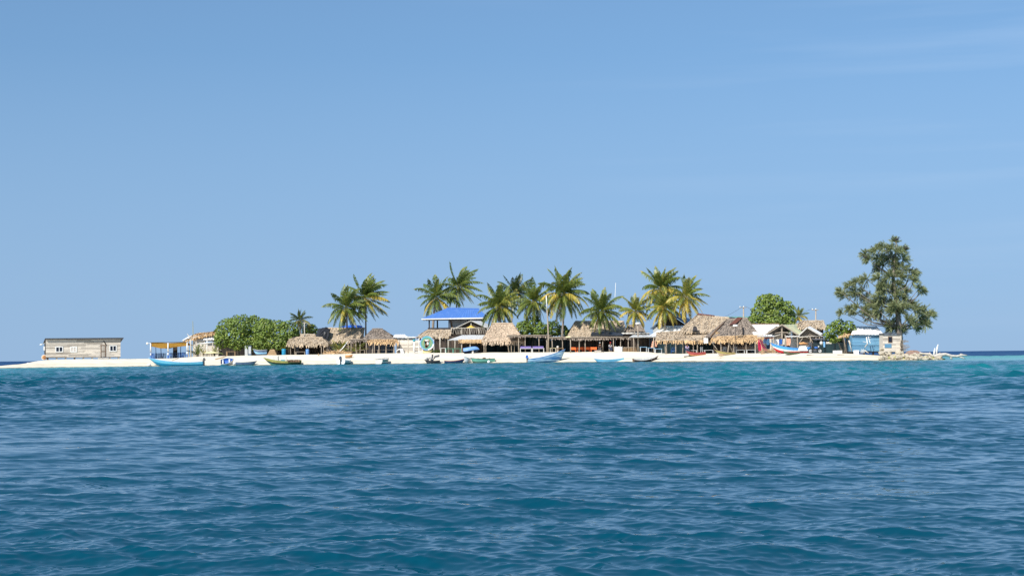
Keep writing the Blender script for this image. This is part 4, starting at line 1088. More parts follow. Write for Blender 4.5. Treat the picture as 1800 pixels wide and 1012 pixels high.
# pale cut trunk, cross pole, small yellow sunshade, mast
b = spot(335.5, 12.6); Y = b.y; m = MB()
m.tube([b - Vector((0, 0, .2)), W(335.5, 606, Y), W(335, 596, Y)], [.12, .11, .10], 8)
m.tube([W(335, 596, Y), W(333, 591.5, Y), W(329, 586.5, Y)], [.10, .09, .03], 6); m.tube([W(335.2, 597, Y), W(338, 591, Y)], [.08, .03], 6)
single(m, 'dead_palm_trunk', [M['post_pale']], 'pale dead palm trunk with a crooked dark tip, beside the ochre awning', 'trunk', None, b, True)
b = spot(364, 12.8); Y = b.y
t = thing('cross_pole', 'pale pole with a long crossbar in front of the ruined thatched house', 'pole', b)
m = MB(); m.tube([b - Vector((0, 0, .2)), W(364, 597, Y)], [.10, .07], 8); m.build('pole', M['bone_white'], t, True)
m = MB(); m.tube([W(346, 604.2, Y) - Vector((0, .1, 0)), W(364, 602.6, Y) - Vector((0, .12, 0)), W(377, 601.6, Y) - Vector((0, .1, 0))], [.07, .08, .06], 6); m.build('crossbar', M['bone_white'], t, True)
b = spot(340, 40); m = MB(); m.tube([b, W(339.5, 590, b.y), W(339, 564, b.y)], [.09, .06, .035], 6)
single(m, 'radio_mast', [M['lichen']], 'thin faint mast rising behind the ruined thatched house', 'mast', None, b)
b = spot(372, 12.5); t = thing('sunshade', 'small pale yellow sunshade on a low stand left of the trees', 'sunshade', b)
z0 = Z_(372, 620, b.y); m = MB(); m.lathe([(1.35, -.05), (1.30, .0), (.7, .14), (.05, .27)], (b.x, b.y, z0), 10); m.build('canopy', M['pale_yellow'], t)
m = MB(); m.tube([b, (b.x, b.y, z0 + .2)], .05, 6); m.build('pole', M['post'], t)

# ruined thatched house behind
def ruin():
    rng = random.Random(8); Y = YS(350) + 22; g = spot(352, 22)
    t = thing('ruined_house', 'ruined house with a ragged sloping thatch and bare grey walls, left of the trees', 'house', g)
    m = MB(); Yb = Y + 5
    thatch(m, W(322, 599, Y), W(384, 584, Y), W(384, 581.5, Yb), W(345, 585.5, Yb), rng, 10, .8, .3, .2)
    m.build('roof', M['thatch_gold'], t)
    m = MB(); boards(m, X_(338, Y) , X_(384, Y), Y + .5, g.z - .1, Z_(360, 590, Y), .24, rng, gaps=.06); m.build('wall', M['grey_plank'], t)
    m = MB(); m.ribbed(W(318, 598.6, Y + .2), W(331, 594.3, Y + .2), W(340, 588.5, Yb - .3), W(333, 590, Yb - .3), 6, .03); m.build('roof_sheet', M['zinc_white'], t)
    m = MB(); m.ribbed(W(357, 597.5, Y - .3), W(379, 597, Y - .3), W(378, 587, Y + 1.2), W(359, 588, Y + 1.2), 10, .04, jit=.05); m.build('wall_sheet', M['zinc'], t)
    add_posts(t, [331, 345, 360, 374], Y + .1, Z_(350, 597, Y), 'post_pale', rng=rng)
    m = MB()
    for i in range(16): 
        a = rng.uniform(340, 378); m.beam(W(a, 617 + rng.uniform(-7, 6), Y - .8), W(a + rng.uniform(5, 14), 617 + rng.uniform(-7, 6), Y - .9 - .1 * i / 16), .10, .06)
    m.build('loose_boards', M['grey_plank'], t)
ruin()
tb = table('x', 1.5, .7, .75, 'tan_wood', 'tan_wood')
place(tb, 406, 11.9, .05, 'tan wooden table standing in the shade of the largest tree')
tb2 = table('x', 1.3, .6, .62, 'post_pale', 'post_pale')
place(tb2, 361, 12.2, -.1, 'small pale table at the foot of the cross-shaped pole')

# ------------------------------------------------------------------ things under the trees
hull = boat('grey-blue boat hauled up under the trees, a white cloth over its end', 469, 445, 624, 12.6, (10, 9, 11), 1.6, ['slate_blue', 'sky_blue', 'slate_blue', 'dark_grey'], 'grey_white', thwarts=2, yaw=.12, name='beached_boat', inner='grey_white')
b = spot(479, 12.4); m = MB(); rng = random.Random(3)
for i in range(5): m.hexa([(b.x - .85 + .11 * i, b.y - .4, b.z - .05 + .2 * i), (b.x + .75 - .07 * i, b.y - .4, b.z - .05 + .2 * i), (b.x + .75 - .07 * i, b.y + .5, b.z - .05 + .2 * i), (b.x - .85 + .11 * i, b.y + .5, b.z - .05 + .2 * i)], [(b.x - .80 + .12 * i, b.y - .36, b.z + .14 + .2 * i), (b.x + .7 - .1 * i, b.y - .36, b.z + .14 + .2 * i), (b.x + .7 - .1 * i, b.y + .45, b.z + .14 + .2 * i), (b.x - .80 + .12 * i, b.y + .45, b.z + .14 + .2 * i)], 0, rng.random())
single(m, 'sack_pile', [M['tan_wood']], 'stack of tan sacks at the foot of the second tree', 'sacks', None, b)
drum(499, 12.3, 'dark teal barrel beside the left post of the first thatched shelter', 'cyan_deep', 1.0, .34)
drum(540.5, 12.0, 'light blue barrel in front of the first thatched shelter', 'mid_blue', .88, .28)
for p, mt in ((433, 'grey_white'), (439, 'slate_blue')):
    b = spot(p, 14.2); m = MB(); m.box(b.x - .25, b.x + .25, b.y, b.y + .05, b.z - .05, b.z + 1.7); m.box(b.x - .2, b.x + .2, b.y - .03, b.y - .004, b.z + .3, b.z + 1.5, 1)
    single(m, 'door_panel', [M[mt], M['grey_white']], 'old %s door panel standing upright under the largest tree' % ('grey' if p < 436 else 'slate blue'), 'door', None, b)

# ------------------------------------------------------------------ the left huts
hip_hut('low shelter with shaggy straw thatch beside the trees, light blue barrel in front', 504, 577, 604.5, 509, 566, 593.5, 12.8, 5, [511, 518, 542, 565, 569, 575], 21, 'thatch', None, 'dark_plank', .55, 'thatched_shelter', 'shelter', dens=15, yr=.6)
bench_pale = table('x', 1.6, .5, .5, 'post', 'post', 'bench', 'bench')
place(bench_pale, 528, 12.7, 0, 'rough wooden bench inside the low shelter left of the light blue barrel')
def back_house(label, px0, px1, pe, r0, r1, pr, d, depth, seed, tm, wall='dark_plank', wm=None, name='thatched_house'):
    rng = random.Random(seed); pc = (px0 + px1) / 2; Y = YS(pc) + d
    a, b = W(px0, pe, Y), W(px1, pe, Y); c, e = W(r1, pr, Y + depth / 2), W(r0, pr, Y + depth / 2)
    g = Vector(((a.x + b.x) / 2, Y, gz((a.x + b.x) / 2, Y)))
    t = thing(name, label, 'house', g)
    m = MB(); thatch(m, a, b, c, e, rng, 11, .8, .3, .15)
    A2, B2 = Vector((a.x, Y + depth, a.z)), Vector((b.x, Y + depth, b.z))
    thatch(m, b, B2, c, c, rng, 6, .8, .2, .12); thatch(m, A2, a, e, e, rng, 6, .8, .2, .12); thatch(m, B2, A2, e, c, rng, 2, .8, 0, .12)
    m.build('roof', M[tm], t)
    m = MB(); boards(m, a.x + .3, b.x - .3, Y + .35, g.z - .1, a.z + .05, .22, rng, vert=True); m.box(a.x + .3, a.x + .38, Y + .45, Y + depth - .3, g.z - .1, a.z); m.box(b.x - .38, b.x - .3, Y + .45, Y + depth - .3, g.z - .1, a.z)
    m.build('wall', M[wall], t)
    return t
back_house('low pale thatched house behind the low shelter, dark palm trunk at its side', 522, 558, 596, 526, 553, 586.5, 20.5, 5, 22, 'thatch')
back_house('thatched house with a bumpy brown roof behind the low palms', 560, 628, 600, 574, 640, 575.5, 20, 8, 23, 'thatch')
Y = YS(566) + 19; g = spot(564, 19); t = thing('tarpaulin', 'black plastic tarpaulin draped over the roof behind the low shelter', 'tarpaulin', W(564, 590, Y))
m = MB(); rng = random.Random(9); nu, nv = 8, 6; vs = []
for j in range(nv + 1):
    for i in range(nu + 1):
        f, v = i / nu, j / nv
        vs.append(W(553 + 22 * f + 6 * v, 595 - 17 * v - 3 * math.sin(f * 3.1) + rng.uniform(-1, 1) + (4 * f if v < .4 else 0), Y + 2.6 * v + rng.uniform(-.15, .15)))
m.add(vs, [[j * (nu + 1) + i, j * (nu + 1) + i + 1, (j + 1) * (nu + 1) + i + 1, (j + 1) * (nu + 1) + i] for j in range(nv) for i in range(nu)]); m.add([v + Vector((0, .08, -.12)) for v in vs], [[j * (nu + 1) + i, (j + 1) * (nu + 1) + i, (j + 1) * (nu + 1) + i + 1, j * (nu + 1) + i + 1] for j in range(nv) for i in range(nu)])
m.build('sheet', M['black_tarp'], t)
Y = YS(618) + 25; t = thing('tarpaulin', 'bright blue tarpaulin over the roof ridge behind the windblown palms', 'tarpaulin', W(618, 578, Y))
m = MB(); vs = []; nu, nv = 14, 4
for j in range(nv + 1):
    for i in range(nu + 1):
        f, v = i / nu, j / nv
        vs.append(W(596 + 41 * f, 579 - 6.5 * v + math.sin(f * 7) * .6 + rng.uniform(-.3, .3) - (1.2 * math.sin(f * 3.14)), Y + 2.5 * v))
ff = [[j * (nu + 1) + i, j * (nu + 1) + i + 1, (j + 1) * (nu + 1) + i + 1, (j + 1) * (nu + 1) + i] for j in range(nv) for i in range(nu)]
m.add(vs, ff); m.add([v + Vector((0, .05, -.1)) for v in vs], [q[::-1] for q in ff]); m.build('sheet', M['blue_tarp'], t)
Y = YS(618) + 24.5; g = spot(618, 24.5); t = thing('plank_hut', 'dark plank hut under the bright blue tarpaulin', 'hut', g)
m = MB(); boards(m, X_(598, Y), X_(636, Y), Y, g.z, Z_(618, 579.5, Y), .2, random.Random(2)); m.box(X_(598, Y), X_(636, Y), Y + .08, Y + 3.5, g.z, Z_(618, 580.5, Y)); m.build('wall', M['brown_wood'], t)
hip_hut('pyramid-roofed thatched hut right of the low palms', 636, 696, 596.5, 655, 672, 578.5, 14.6, 8, [], 24, 'thatch_grey', None, 'dark_plank', .3, dens=15, yr=.5)
rngv = random.Random(10)
def veranda(label, px0, px1, pt0, pt1, pb, d, depth, posts, seed, tm='thatch_gold', fringe=.6, name='veranda', wall=None, lean=None):
    """a steep narrow awning of fresh palm leaf along the front of a hut"""
    rng = random.Random(seed); pc = (px0 + px1) / 2; Yf = YS(pc) + d; Yb = Yf + depth
    a, b = W(px0, pb, Yf), W(px1, pb, Yf); c, e = W(px1 - 2, pt1, Yb), W(px0 + 2, pt0, Yb)
    g = Vector(((a.x + b.x) / 2, Yf, gz((a.x + b.x) / 2, Yf)))
    t = thing(name, label, 'veranda', g)
    m = MB(); thatch(m, a, b, c, e, rng, 14, .7, fringe, .12, fmat=1); m.build('roof', [M['thatch'] if depth > 3 else M[tm], M[tm]], t)
    m = MB(); m.tube([a + Vector((0, .15, -.06)), a.lerp(b, .5) + Vector((0, .15, -.09)), b + Vector((0, .15, -.06))], [.06] * 3, 6); m.build('eave_beam', M['post'], t, True)
    add_posts(t, posts, Yf + .2, (a.z + b.z) / 2, rng=rng)
    if wall: back_wall(t, px0 + 2, px1 - 2, Yb + 3, (c.z + e.z) / 2 - .2, wall, rng)
    return t
veranda('veranda fringed with orange-brown dry leaves under the pyramid roof', 645, 700, 596, 595.8, 601, 12.6, 1.8, [644, 655, 658, 666, 679, 693, 698], 25)
flat_shelter('low pole awning between the low palms and the pyramid hut', 616, 648, 597.8, 597.0, 13.2, 3, [612, 617, 626, 633], 26, wall='dark_plank', fringe=.5)
b = spot(593, 12.0); t = thing('frond_pile', 'pile of orange-brown dry palm fronds at the foot of the low palms', 'frond pile', b); m = MB(); rng = random.Random(12)
m.ball(b + Vector((0, .5, .1)), (1.9, .7, .42), 12, 6, 0, .3, .15, rng)
for i in range(190):
    p = b + Vector((rng.uniform(-2.1, 2.1), rng.uniform(-.5, .8), 0)); p.z += .5 * (1 - abs(p.x - b.x) / 2.5) * rng.random()
    d_ = Vector((rng.uniform(-1, 1), rng.uniform(-.6, .2), rng.uniform(-.1, .5))).normalized(); strip(m, p, d_, perp(d_, Vector((0, 0, 1))), rng.uniform(.3, .7), .1, Vector(), rng.random())
m.build('fronds', M['thatch_gold'], t)
b = spot(596, 11.8); m = MB(); m.tube([W(595, 619.5, b.y), W(603, 611, b.y), W(611, 600.5, b.y)], [.09, .08, .06], 7)
single(m, 'leaning_pole', [M['bone_white']], 'pale pole leaning among the low palms, over the dry fronds', 'pole', None, None, True)
b = spot(535, 18.8); m = MB(); m.tube([b, W(535.5, 590, b.y), W(535, 566, b.y)], [.11, .10, .08], 8); m.beam(W(532, 567, b.y), W(538, 567.3, b.y), .08)
single(m, 'utility_post', [M['post_pale']], 'pale post rising behind the low shelter, next to the small dark palm', 'post', None, b)
tb3 = table('x', 1.4, .6, .6, 'post', 'post')
for p, l in ((634, 'rough table under the pole awning left of the pyramid hut'), (661, 'rough table just inside the orange-brown veranda, at its left'), (671, 'rough table inside the orange-brown veranda, at its middle'), (685, 'rough table inside the orange-brown veranda, at its right end')):
    place(tb3, p, 13.6, .1, l)
b = spot(706, 11.6); m = MB(); m.hexa([(b.x - .1, b.y - .35, b.z - .05), (b.x + .38, b.y - .35, b.z - .05), (b.x + .38, b.y + .35, b.z - .05), (b.x - .1, b.y + .35, b.z - .05)], [(b.x - .22, b.y - .3, b.z + .72), (b.x + .22, b.y - .3, b.z + .72), (b.x + .22, b.y + .3, b.z + .72), (b.x - .22, b.y + .3, b.z + .72)])
m.tube([b + Vector((-.05, 0, .66)), b + Vector((-.5, 0, .62)), b + Vector((-.8, 0, .35)), b + Vector((-.82, 0, 0))], [.07, .07, .06, .05], 6)
single(m, 'upturned_chair', [M['white']], 'white plastic chair tipped over beside the orange-brown veranda', 'chair', None, b)
def open_back(label, px0, px1, pt, d, wall, seed, depth=3, name='plank_hut', roof='dark_grey', group=None):
    rng = random.Random(seed); Y = YS((px0 + px1) / 2) + d; x0, x1 = X_(px0, Y), X_(px1, Y); g = gz((x0 + x1) / 2, Y); zt = Z_((px0 + px1) / 2, pt, Y)
    t = thing(name, label, 'hut', ((x0 + x1) / 2, Y, g), group)
    m = MB(); boards(m, x0, x1, Y, g - .1, zt, .22, rng, vert=True); m.box(x0, x0 + .06, Y + .06, Y + depth, g - .1, zt); m.box(x1 - .06, x1, Y + .06, Y + depth, g - .1, zt); m.box(x0 + .06, x1 - .06, Y + depth - .06, Y + depth, g - .1, zt - .05)
    m.build('wall', M[wall], t)
    m = MB(); m.ribbed((x0 - .25, Y - .3, zt + .03), (x1 + .25, Y - .3, zt + .03), (x1 + .25, Y + depth + .2, zt + .25), (x0 - .25, Y + depth + .2, zt + .25), int((x1 - x0) / .3) + 2, .03); m.build('roof', M[roof], t)
    return t
open_back('hut with deep shade painted into its boards, behind the trees on the left', 384, 452, 602, 21, 'shade_dark_plank', 31)
open_back('hut with shade painted into its boards, behind the second tree, next to the low shelter', 453, 512, 602.5, 22, 'shade_dark_plank', 32)

# ------------------------------------------------------------------ between the pyramid hut and the round sign
t = open_back('grey plank hut with a white sheet roof right of the pyramid-roofed hut', 697, 727, 593.5, 16.5, 'grey_plank', 33, 4, roof='zinc_white')
Y = YS(712) + 16.5; m = MB(); m.ribbed(W(690, 592.5, Y), W(717, 592.8, Y), W(712, 587.6, Y + 3), W(694, 587.6, Y + 3), 12, .03); m.build('roof_sheet', M['zinc_white'], t)
rng = random.Random(34); Y = YS(727) + 14.5; g = spot(727, 14.5); t = thing('plank_fence', 'grey fence of boards and pallets left of the round painted sign', 'fence', g)
m = MB(); boards(m, X_(703, Y), X_(744, Y), Y, g.z - .1, Z_(724, 598, Y), .26, rng, gaps=.12)
for p in range(704, 745, 8): m.box(X_(p, Y) - .05, X_(p, Y) + .05, Y + .05, Y + .14, g.z - .2, Z_(p, 597.5, Y))
m.build('boards', M['grey_plank'], t)
def lamp_post(label, px, pt, d, h='globe', mt='post_pale', r=.07, pb=None):
    b = spot(px, d); Y = b.y; t = thing('lamp_post', label, 'lamp post', b)
    if pb: b = W(px, pb, Y)
    z = Z_(px, pt, Y); m = MB(); m.tube([b - Vector((0, 0, .2)), (b.x, Y, z)], [r, r * .8], 8); m.build('post', M[mt], t, True)
    m = MB(); c = Vector((b.x, Y, z))
    if h == 'globe': m.lathe([(.06, -.02), (.18, .02), (.25, .14), (.24, .24), (.16, .32), (.04, .35)], c, 12)
    elif h == 'wide': m.lathe([(.05, -.02), (.36, .0), (.38, .10), (.28, .22), (.06, .26)], c, 12)
    else: m.beam(c, c + Vector((-.25, 0, .05)), .05); m.lathe([(.04, -.30), (.20, -.27), (.20, -.15), (.05, .0)], c + Vector((-.25, 0, 0)), 10)
    m.build('lamp', M['lamp'], t, True)
lamp_post('thin lamp post with a white shade hanging left of its top, before the board fence', 717.5, 591, 12.4, 'hang')
lamp_post('short pale post with a teal cap beside the round painted sign', 728, 600, 12.6, 'globe', 'bone_white', .17)
for o in bpy.data.objects:
    if o.name.startswith('lamp') and o.parent and 'teal cap' in o.parent.get('label', ''): o.data.materials[0] = M['teal']

# the round painted sign with a white frame
b = spot(750, 12.8); Y = b.y; s = Y / F
t = thing('round_sign', 'large round sign painted in blue, green and brown, standing by a white frame', 'sign', b)
c = W(750.5, 603, Y); R = 12.6 * s
m = MB()
def disc(r0, r1, y, a0=0, a1=2 * math.pi, mt=0, n=36, ex=1.0):
    vs = []; 
    for i in range(n + 1):
        a = a0 + (a1 - a0) * i / n
        vs += [c + Vector((r0 * math.sin(a), y, r0 * math.cos(a) * ex)), c + Vector((r1 * math.sin(a), y, r1 * math.cos(a) * ex))]
    m.add(vs, [[2 * i, 2 * i + 1, 2 * i + 3, 2 * i + 2] for i in range(n)], mt)
m.tube([c + Vector((0, .06, 0)), c + Vector((0, 0, 0))], [R, R], 36, 0)
disc(.86 * R, R, -.006, mt=1); disc(.80 * R, R, -.009, 1.7, 3.0, 3); disc(.62 * R, .80 * R, -.006, .25, 2.5, 2); disc(.62 * R, .80 * R, -.006, 3.7, 5.6, 2); disc(.52 * R, .62 * R, -.007, .2, 2.3, 4); disc(.5 * R, .62 * R, -.007, 4.1, 6.0, 4); disc(.86 * R, R, -.010, 5.5, 7.0, 5)
for x, y, w, h, mt in ((-.02, -.10, .30, .48, 6), (-.22, .24, .16, .22, 7), (.18, .28, .18, .20, 6), (-.04, .40, .30, .10, 8), (.10, -.02, .12, .20, 8), (-.18, .02, .10, .14, 7), (-.10, -.48, .22, .18, 6)):
    vs = [c + Vector((R * (x + w * math.cos(k * .5236)), -.013 - .001 * mt, R * (y + h * math.sin(k * .5236)))) for k in range(12)]; m.add(vs, [list(range(12))], mt)
m.build('board', [M['sea_green'], M['shirt_blue'], M['sea_green'], M['white'], M['lichen'], M['cyan'], M['brown_wood'], M['black'], M['bone_white']], t)
m = MB()
for p in (736.5, 742.5): m.tube([W(p, 623, Y + .2), W(p, 595, Y + .2)], .07, 6)
m.tube([W(727, 618.5, Y + .15), W(743, 618, Y + .15)], .07, 6); m.tube([W(730, 610, Y + .3), W(743, 609.5, Y + .3)], .06, 6); m.tube([W(763, 622, Y + .1), W(762.5, 596, Y + .1)], .06, 6)
m.build('frame', M['bone_white'], t)
kayak = boat('small yellow kayak lying below the round painted sign', 743, 760, 621.5, 11.2, (4, 3.2, 4.4), .7, ['pale_yellow', 'yellow_cloth'], 'lichen', 'pale_yellow', thwarts=1, yaw=.05, name='kayak', dip=.02)

# ------------------------------------------------------------------ the blue-roofed house
def blue_house():
    rng = random.Random(40); Yf = YS(795) + 27; D = 8.0
    A, B = W(741.5, 559.5, Yf), W(858, 557.5, Yf); C, E = Vector((B.x, Yf + D, B.z)), Vector((A.x, Yf + D, A.z))
    R0, R1 = W(786, 541.5, Yf + D / 2), W(841, 542.6, Yf + D / 2)
    g = spot(795, 27); t = thing('blue_roofed_house', 'two-storey open house with a bright blue hipped roof and a railed deck', 'house', g)
    m = MB()
    m.ribbed(A, B, R1, R0, 44, .018); m.ribbed(B, C, R1, R1, 14, .018); m.ribbed(E, A, R0, R0, 14, .018); m.ribbed(C, E, R0, R1, 30, .018)
    m.tube([R0 + Vector((-.1, 0, .03)), R1 + Vector((.1, 0, .03))], .09, 6)
    m.build('roof', M['blue_roof'], t)
    m = MB(); h = .22
    for p, q in ((A, B), (B, C), (E, A)):
        dn = Vector((0, 0, -h)); o = Vector((0, -.06, 0)) if p is A else Vector((.06 if p is B else -.06, 0, 0))
        m.hexa([p + o + dn, q + o + dn, q + dn * 1.0, p + dn * 1.0], [p + o + Vector((0, 0, -.02)), q + o + Vector((0, 0, -.02)), q + Vector((0, 0, -.02)), p + Vector((0, 0, -.02))])
    m.build('fascia', M['white'], t)
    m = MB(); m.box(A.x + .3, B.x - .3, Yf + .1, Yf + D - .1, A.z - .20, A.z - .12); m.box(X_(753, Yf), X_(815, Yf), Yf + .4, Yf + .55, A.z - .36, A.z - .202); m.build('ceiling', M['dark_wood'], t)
    zd = Z_(770, 577.5, Yf)
    m = MB(); m.box(A.x + 1.0, B.x - .6, Yf + .3, Yf + D - .5, zd - .22, zd); m.build('deck', M['dark_wood'], t)
    for p in (754.5, 789.5, 822, 848):
        m = MB(); x = X_(p, Yf); m.box(x - .11, x + .11, Yf + .5, Yf + .72, g.z, A.z - .2); m.build('post', M['dark_wood'], t)
    for p in (765.5, 800, 846):
        m = MB(); x = X_(p, Yf); m.box(x - .12, x + .12, Yf + D - 1.0, Yf + D - .76, g.z, A.z - .2); m.build('post', M['dark_wood'], t)
    m = MB(); m.box(X_(752, Yf), X_(792, Yf), Yf + .35, Yf + .43, zd + .0, zd + .16); m.build('sill', M['dark_wood'], t)
    m = MB(); x = X_(791.5, Yf); m.hexa([(x, Yf + 1, zd), (x + .5, Yf + 1, zd), (x + .5, Yf + 1.1, zd), (x, Yf + 1.1, zd)], [(x - .1, Yf + 1, A.z - .2), (x + .15, Yf + 1, A.z - .2), (x + .15, Yf + 1.1, A.z - .2), (x - .1, Yf + 1.1, A.z - .2)]); m.build('curtain', M['brown_wood'], t)
    m = MB(); boards(m, X_(760, Yf), X_(850, Yf), Yf + 1.2, g.z - .1, zd - .25, .25, rng, vert=True); m.build('lower_wall', M['dark_plank'], t)
blue_house()
def deck_house():
    rng = random.Random(41); Y = YS(820) + 22; g = spot(820, 22); t = thing('gabled_house', 'grey gabled house with a white sheet roof behind the crossed-stick balcony', 'house', g)
    a, b, ap = W(797, 578, Y), W(862, 579, Y), W(828, 563.5, Y)
    m = MB(); m.hexa([(a.x + .5, Y, g.z), (b.x - .5, Y, g.z), (b.x - .5, Y, a.z), (ap.x, Y, ap.z - .15), (a.x + .5, Y, a.z)], [(a.x + .5, Y + .08, g.z), (b.x - .5, Y + .08, g.z), (b.x - .5, Y + .08, a.z), (ap.x, Y + .08, ap.z - .15), (a.x + .5, Y + .08, a.z)])
    m.build('wall', M['dark_plank'], t)
    bk = Vector((1.5, 6, .1)); f = Vector((0, -.35, 0))
    m = MB(); m.ribbed(a + f, a + bk, ap + bk, ap + f, 14, .02); m.ribbed(b + f, b + bk, ap + bk, ap + f, 14, .02)
    m.build('roof', M['zinc'], t)
    m = MB(); m.beam(a + f * 1.1, ap + f * 1.1, .09); m.beam(ap + f * 1.1, b + f * 1.1, .09); m.beam((ap.x, Y - .1, a.z), (ap.x, Y - .1, ap.z), .12); m.build('barge_board', M['off_white'], t)
deck_house()
t = open_back('pale sheet-walled room under the right half of the blue roof', 793, 852, 560.8, 31, 'zinc_white', 42, 2)
def balcony():
    rng = random.Random(43); Y = YS(825) + 19.3; g = spot(825, 19.3); t = thing('balcony', 'raised balcony with a railing of crossed sticks between blue roof and pale thatch', 'balcony', g)
    zf = Z_(825, 587, Y); x0, x1 = X_(793, Y), X_(858, Y); zr = Z_(825, 576, Y)
    m = MB(); m.box(x0, x1, Y, Y + 2.4, zf - .16, zf); m.build('floor', M['dark_plank'], t)
    m = MB(); m.box(x0, X_(812, Y), Y + .3, Y + .36, Z_(800, 594, Y), zf - .165); m.build('skirt', M['brown_wood'], t)
    m = MB(); n = 21
    for i in range(n):
        f = i / n; x = x0 + (x1 - x0) * (f + .5 / n); dx = rng.uniform(-.22, .22)
        m.tube([(x - dx, Y + .05 + .02 * (i % 3), zf), (x + dx, Y + .05 + .02 * (i % 3), zr)], .03, 4)
    m.build('baluster', M['post_pale'], t)
    m = MB(); m.tube([(x0, Y + .07, zr), ((x0 + x1) / 2, Y + .07, zr - .04), (x1, Y + .07, zr + .02)], .055, 6); m.build('handrail', M['post_pale'], t, True)
    for p in (794, 811, 826, 842, 857):
        m = MB(); x = X_(p, Y); m.tube([(x, Y + .15, g.z - .2), (x, Y + .15, zr + .08)], .075, 6); m.build('post', M['post_pale'], t, True)
balcony()
Y = YS(828) + 20.6; b = W(828, 586, Y); t = thing('sunshade', 'bright yellow sunshade standing on the stick-railed balcony', 'sunshade', b)
m = MB(); z = Z_(828, 576.2, Y); m.lathe([(.92, -.06), (.90, .0), (.50, .18), (.28, .26), (.26, .30), (.04, .46)], (b.x, Y, z), 12); m.build('canopy', M['yellow_cloth'], t); m = MB(); m.tube([(b.x, Y, b.z), (b.x, Y, z + .3)], .04, 6); m.build('pole', M['post'], t)
# thatch lean-to left of the blue house
back_house('low thatched lean-to beneath the open left side of the blue-roofed house', 733, 792, 592, 752, 793, 579, 16, 5, 44, 'thatch')
def sheet_awning(label, px0, px1, p0, p1, t0, t1, pt, d, depth, posts, seed, mt='zinc', fringe=None, wall='dark_plank', name='sheet_awning', pm='post_pale'):
    rng = random.Random(seed); pc = (px0 + px1) / 2; Yf = YS(pc) + d; Yb = Yf + depth
    a, b = W(px0, p0, Yf), W(px1, p1, Yf); c, e = W(t1, pt, Yb), W(t0, pt, Yb)
    g = Vector(((a.x + b.x) / 2, Yf, gz((a.x + b.x) / 2, Yf))); t = thing(name, label, 'awning', g)
    m = MB(); m.ribbed(a, b, c, e, int((b.x - a.x) / .28), .022, jit=.012); m.build('roof', M[mt], t)
    m = MB(); m.beam(a + Vector((0, .12, -.08)), b + Vector((0, .12, -.08)), .09); m.build('eave_beam', M['post'], t)
    add_posts(t, posts, Yf + .12, min(a.z, b.z) - .05, pm, rng=rng)
    if wall: back_wall(t, px0 + 3, px1 - 2, Yb - .3, c.z - .1, wall, rng)
    if fringe:
        f = MB(); q0, q1 = fringe
        for i in range(260):
            u = rng.random(); p = W(q0 + (q1 - q0) * u, 597.2, Yf - .05); strip(f, p + Vector((0, rng.uniform(-.1, .1), rng.uniform(-.1, .12))), Vector((rng.uniform(-.4, .4), -.2, -.8)).normalized(), Vector((1, 0, 0)), rng.uniform(.25, .6), .13, Vector(), rng.random())
        f.build('leaf_fringe', M['thatch_gold'], t)
    return t
sheet_awning('pale grey sheet awning with a dry leaf fringe below the stick-railed balcony', 786, 856, 597.5, 596.2, 812, 858, 588.5, 12.8, 4.5, [788, 800, 812, 827], 45, fringe=(806, 856))
gt = table('x', 1.25, .7, .72, 'green_paint', 'sea_green')
place(gt, 790, 12.2, 0, 'green table at the front under the pale grey sheet awning, left one')
place(gt, 803, 12.6, .1, 'green table under the pale grey sheet awning, beside the tilted blue canoe')
wt_ = table('x', .9, .5, .8, 'bone_white', 'bone_white')
place(wt_, 779, 12.4, 0, 'small white table left of the green tables')
sp = spot(768, 12.6); t = thing('potted_bush', 'small olive plants at the foot of the lean-to, right of the round sign', 'plant', sp)
m = MB(); rng = random.Random(46)
for i in range(150):
    p = sp + Vector((rng.uniform(-.8, .8), rng.uniform(-.3, .4), 0)); d_ = Vector((rng.uniform(-.5, .5), rng.uniform(-.5, .3), 1)).normalized(); strip(m, p + Vector((0, 0, rng.uniform(0, .2))), d_, perp(d_, Vector((rng.uniform(-1, 1), 1, 0))), rng.uniform(.2, .5), .1, Vector(), rng.uniform(.1, .5))
m.build('leaves', M['palm_dark'], t)
add_posts(t, [], 0, 0)
Y = YS(773) + 12.9; b = spot(773.5, 12.9); m = MB(); m.tube([b - Vector((0, 0, .2)), W(773.5, 591.5, Y)], [.09, .075], 8); single(m, 'corner_post', [M['post_pale']], 'stout pale corner post right of the round painted sign', 'post', None, b, True)
cano = boat('light blue canoe propped on its side against a white block under the sheet awning', 814, 842, 620, 9.5, (7, 7.5, 6), 1.0, ['mid_blue', 'shirt_blue', 'mid_blue', 'blue'], 'mid_blue', 'navy', thwarts=0, roll=.0, name='canoe', pitch=.16, rise=.3)
cano.rotation_euler.x = math.radians(158); cano.location.z += 1.05
b = spot(831, 9.2); m = MB(); m.box(b.x - .13, b.x + .13, b.y - .2, b.y + .3, b.z - .05, b.z + .62); single(m, 'prop_block', [M['off_white']], 'white block propping up the light blue canoe', 'block', None, b)

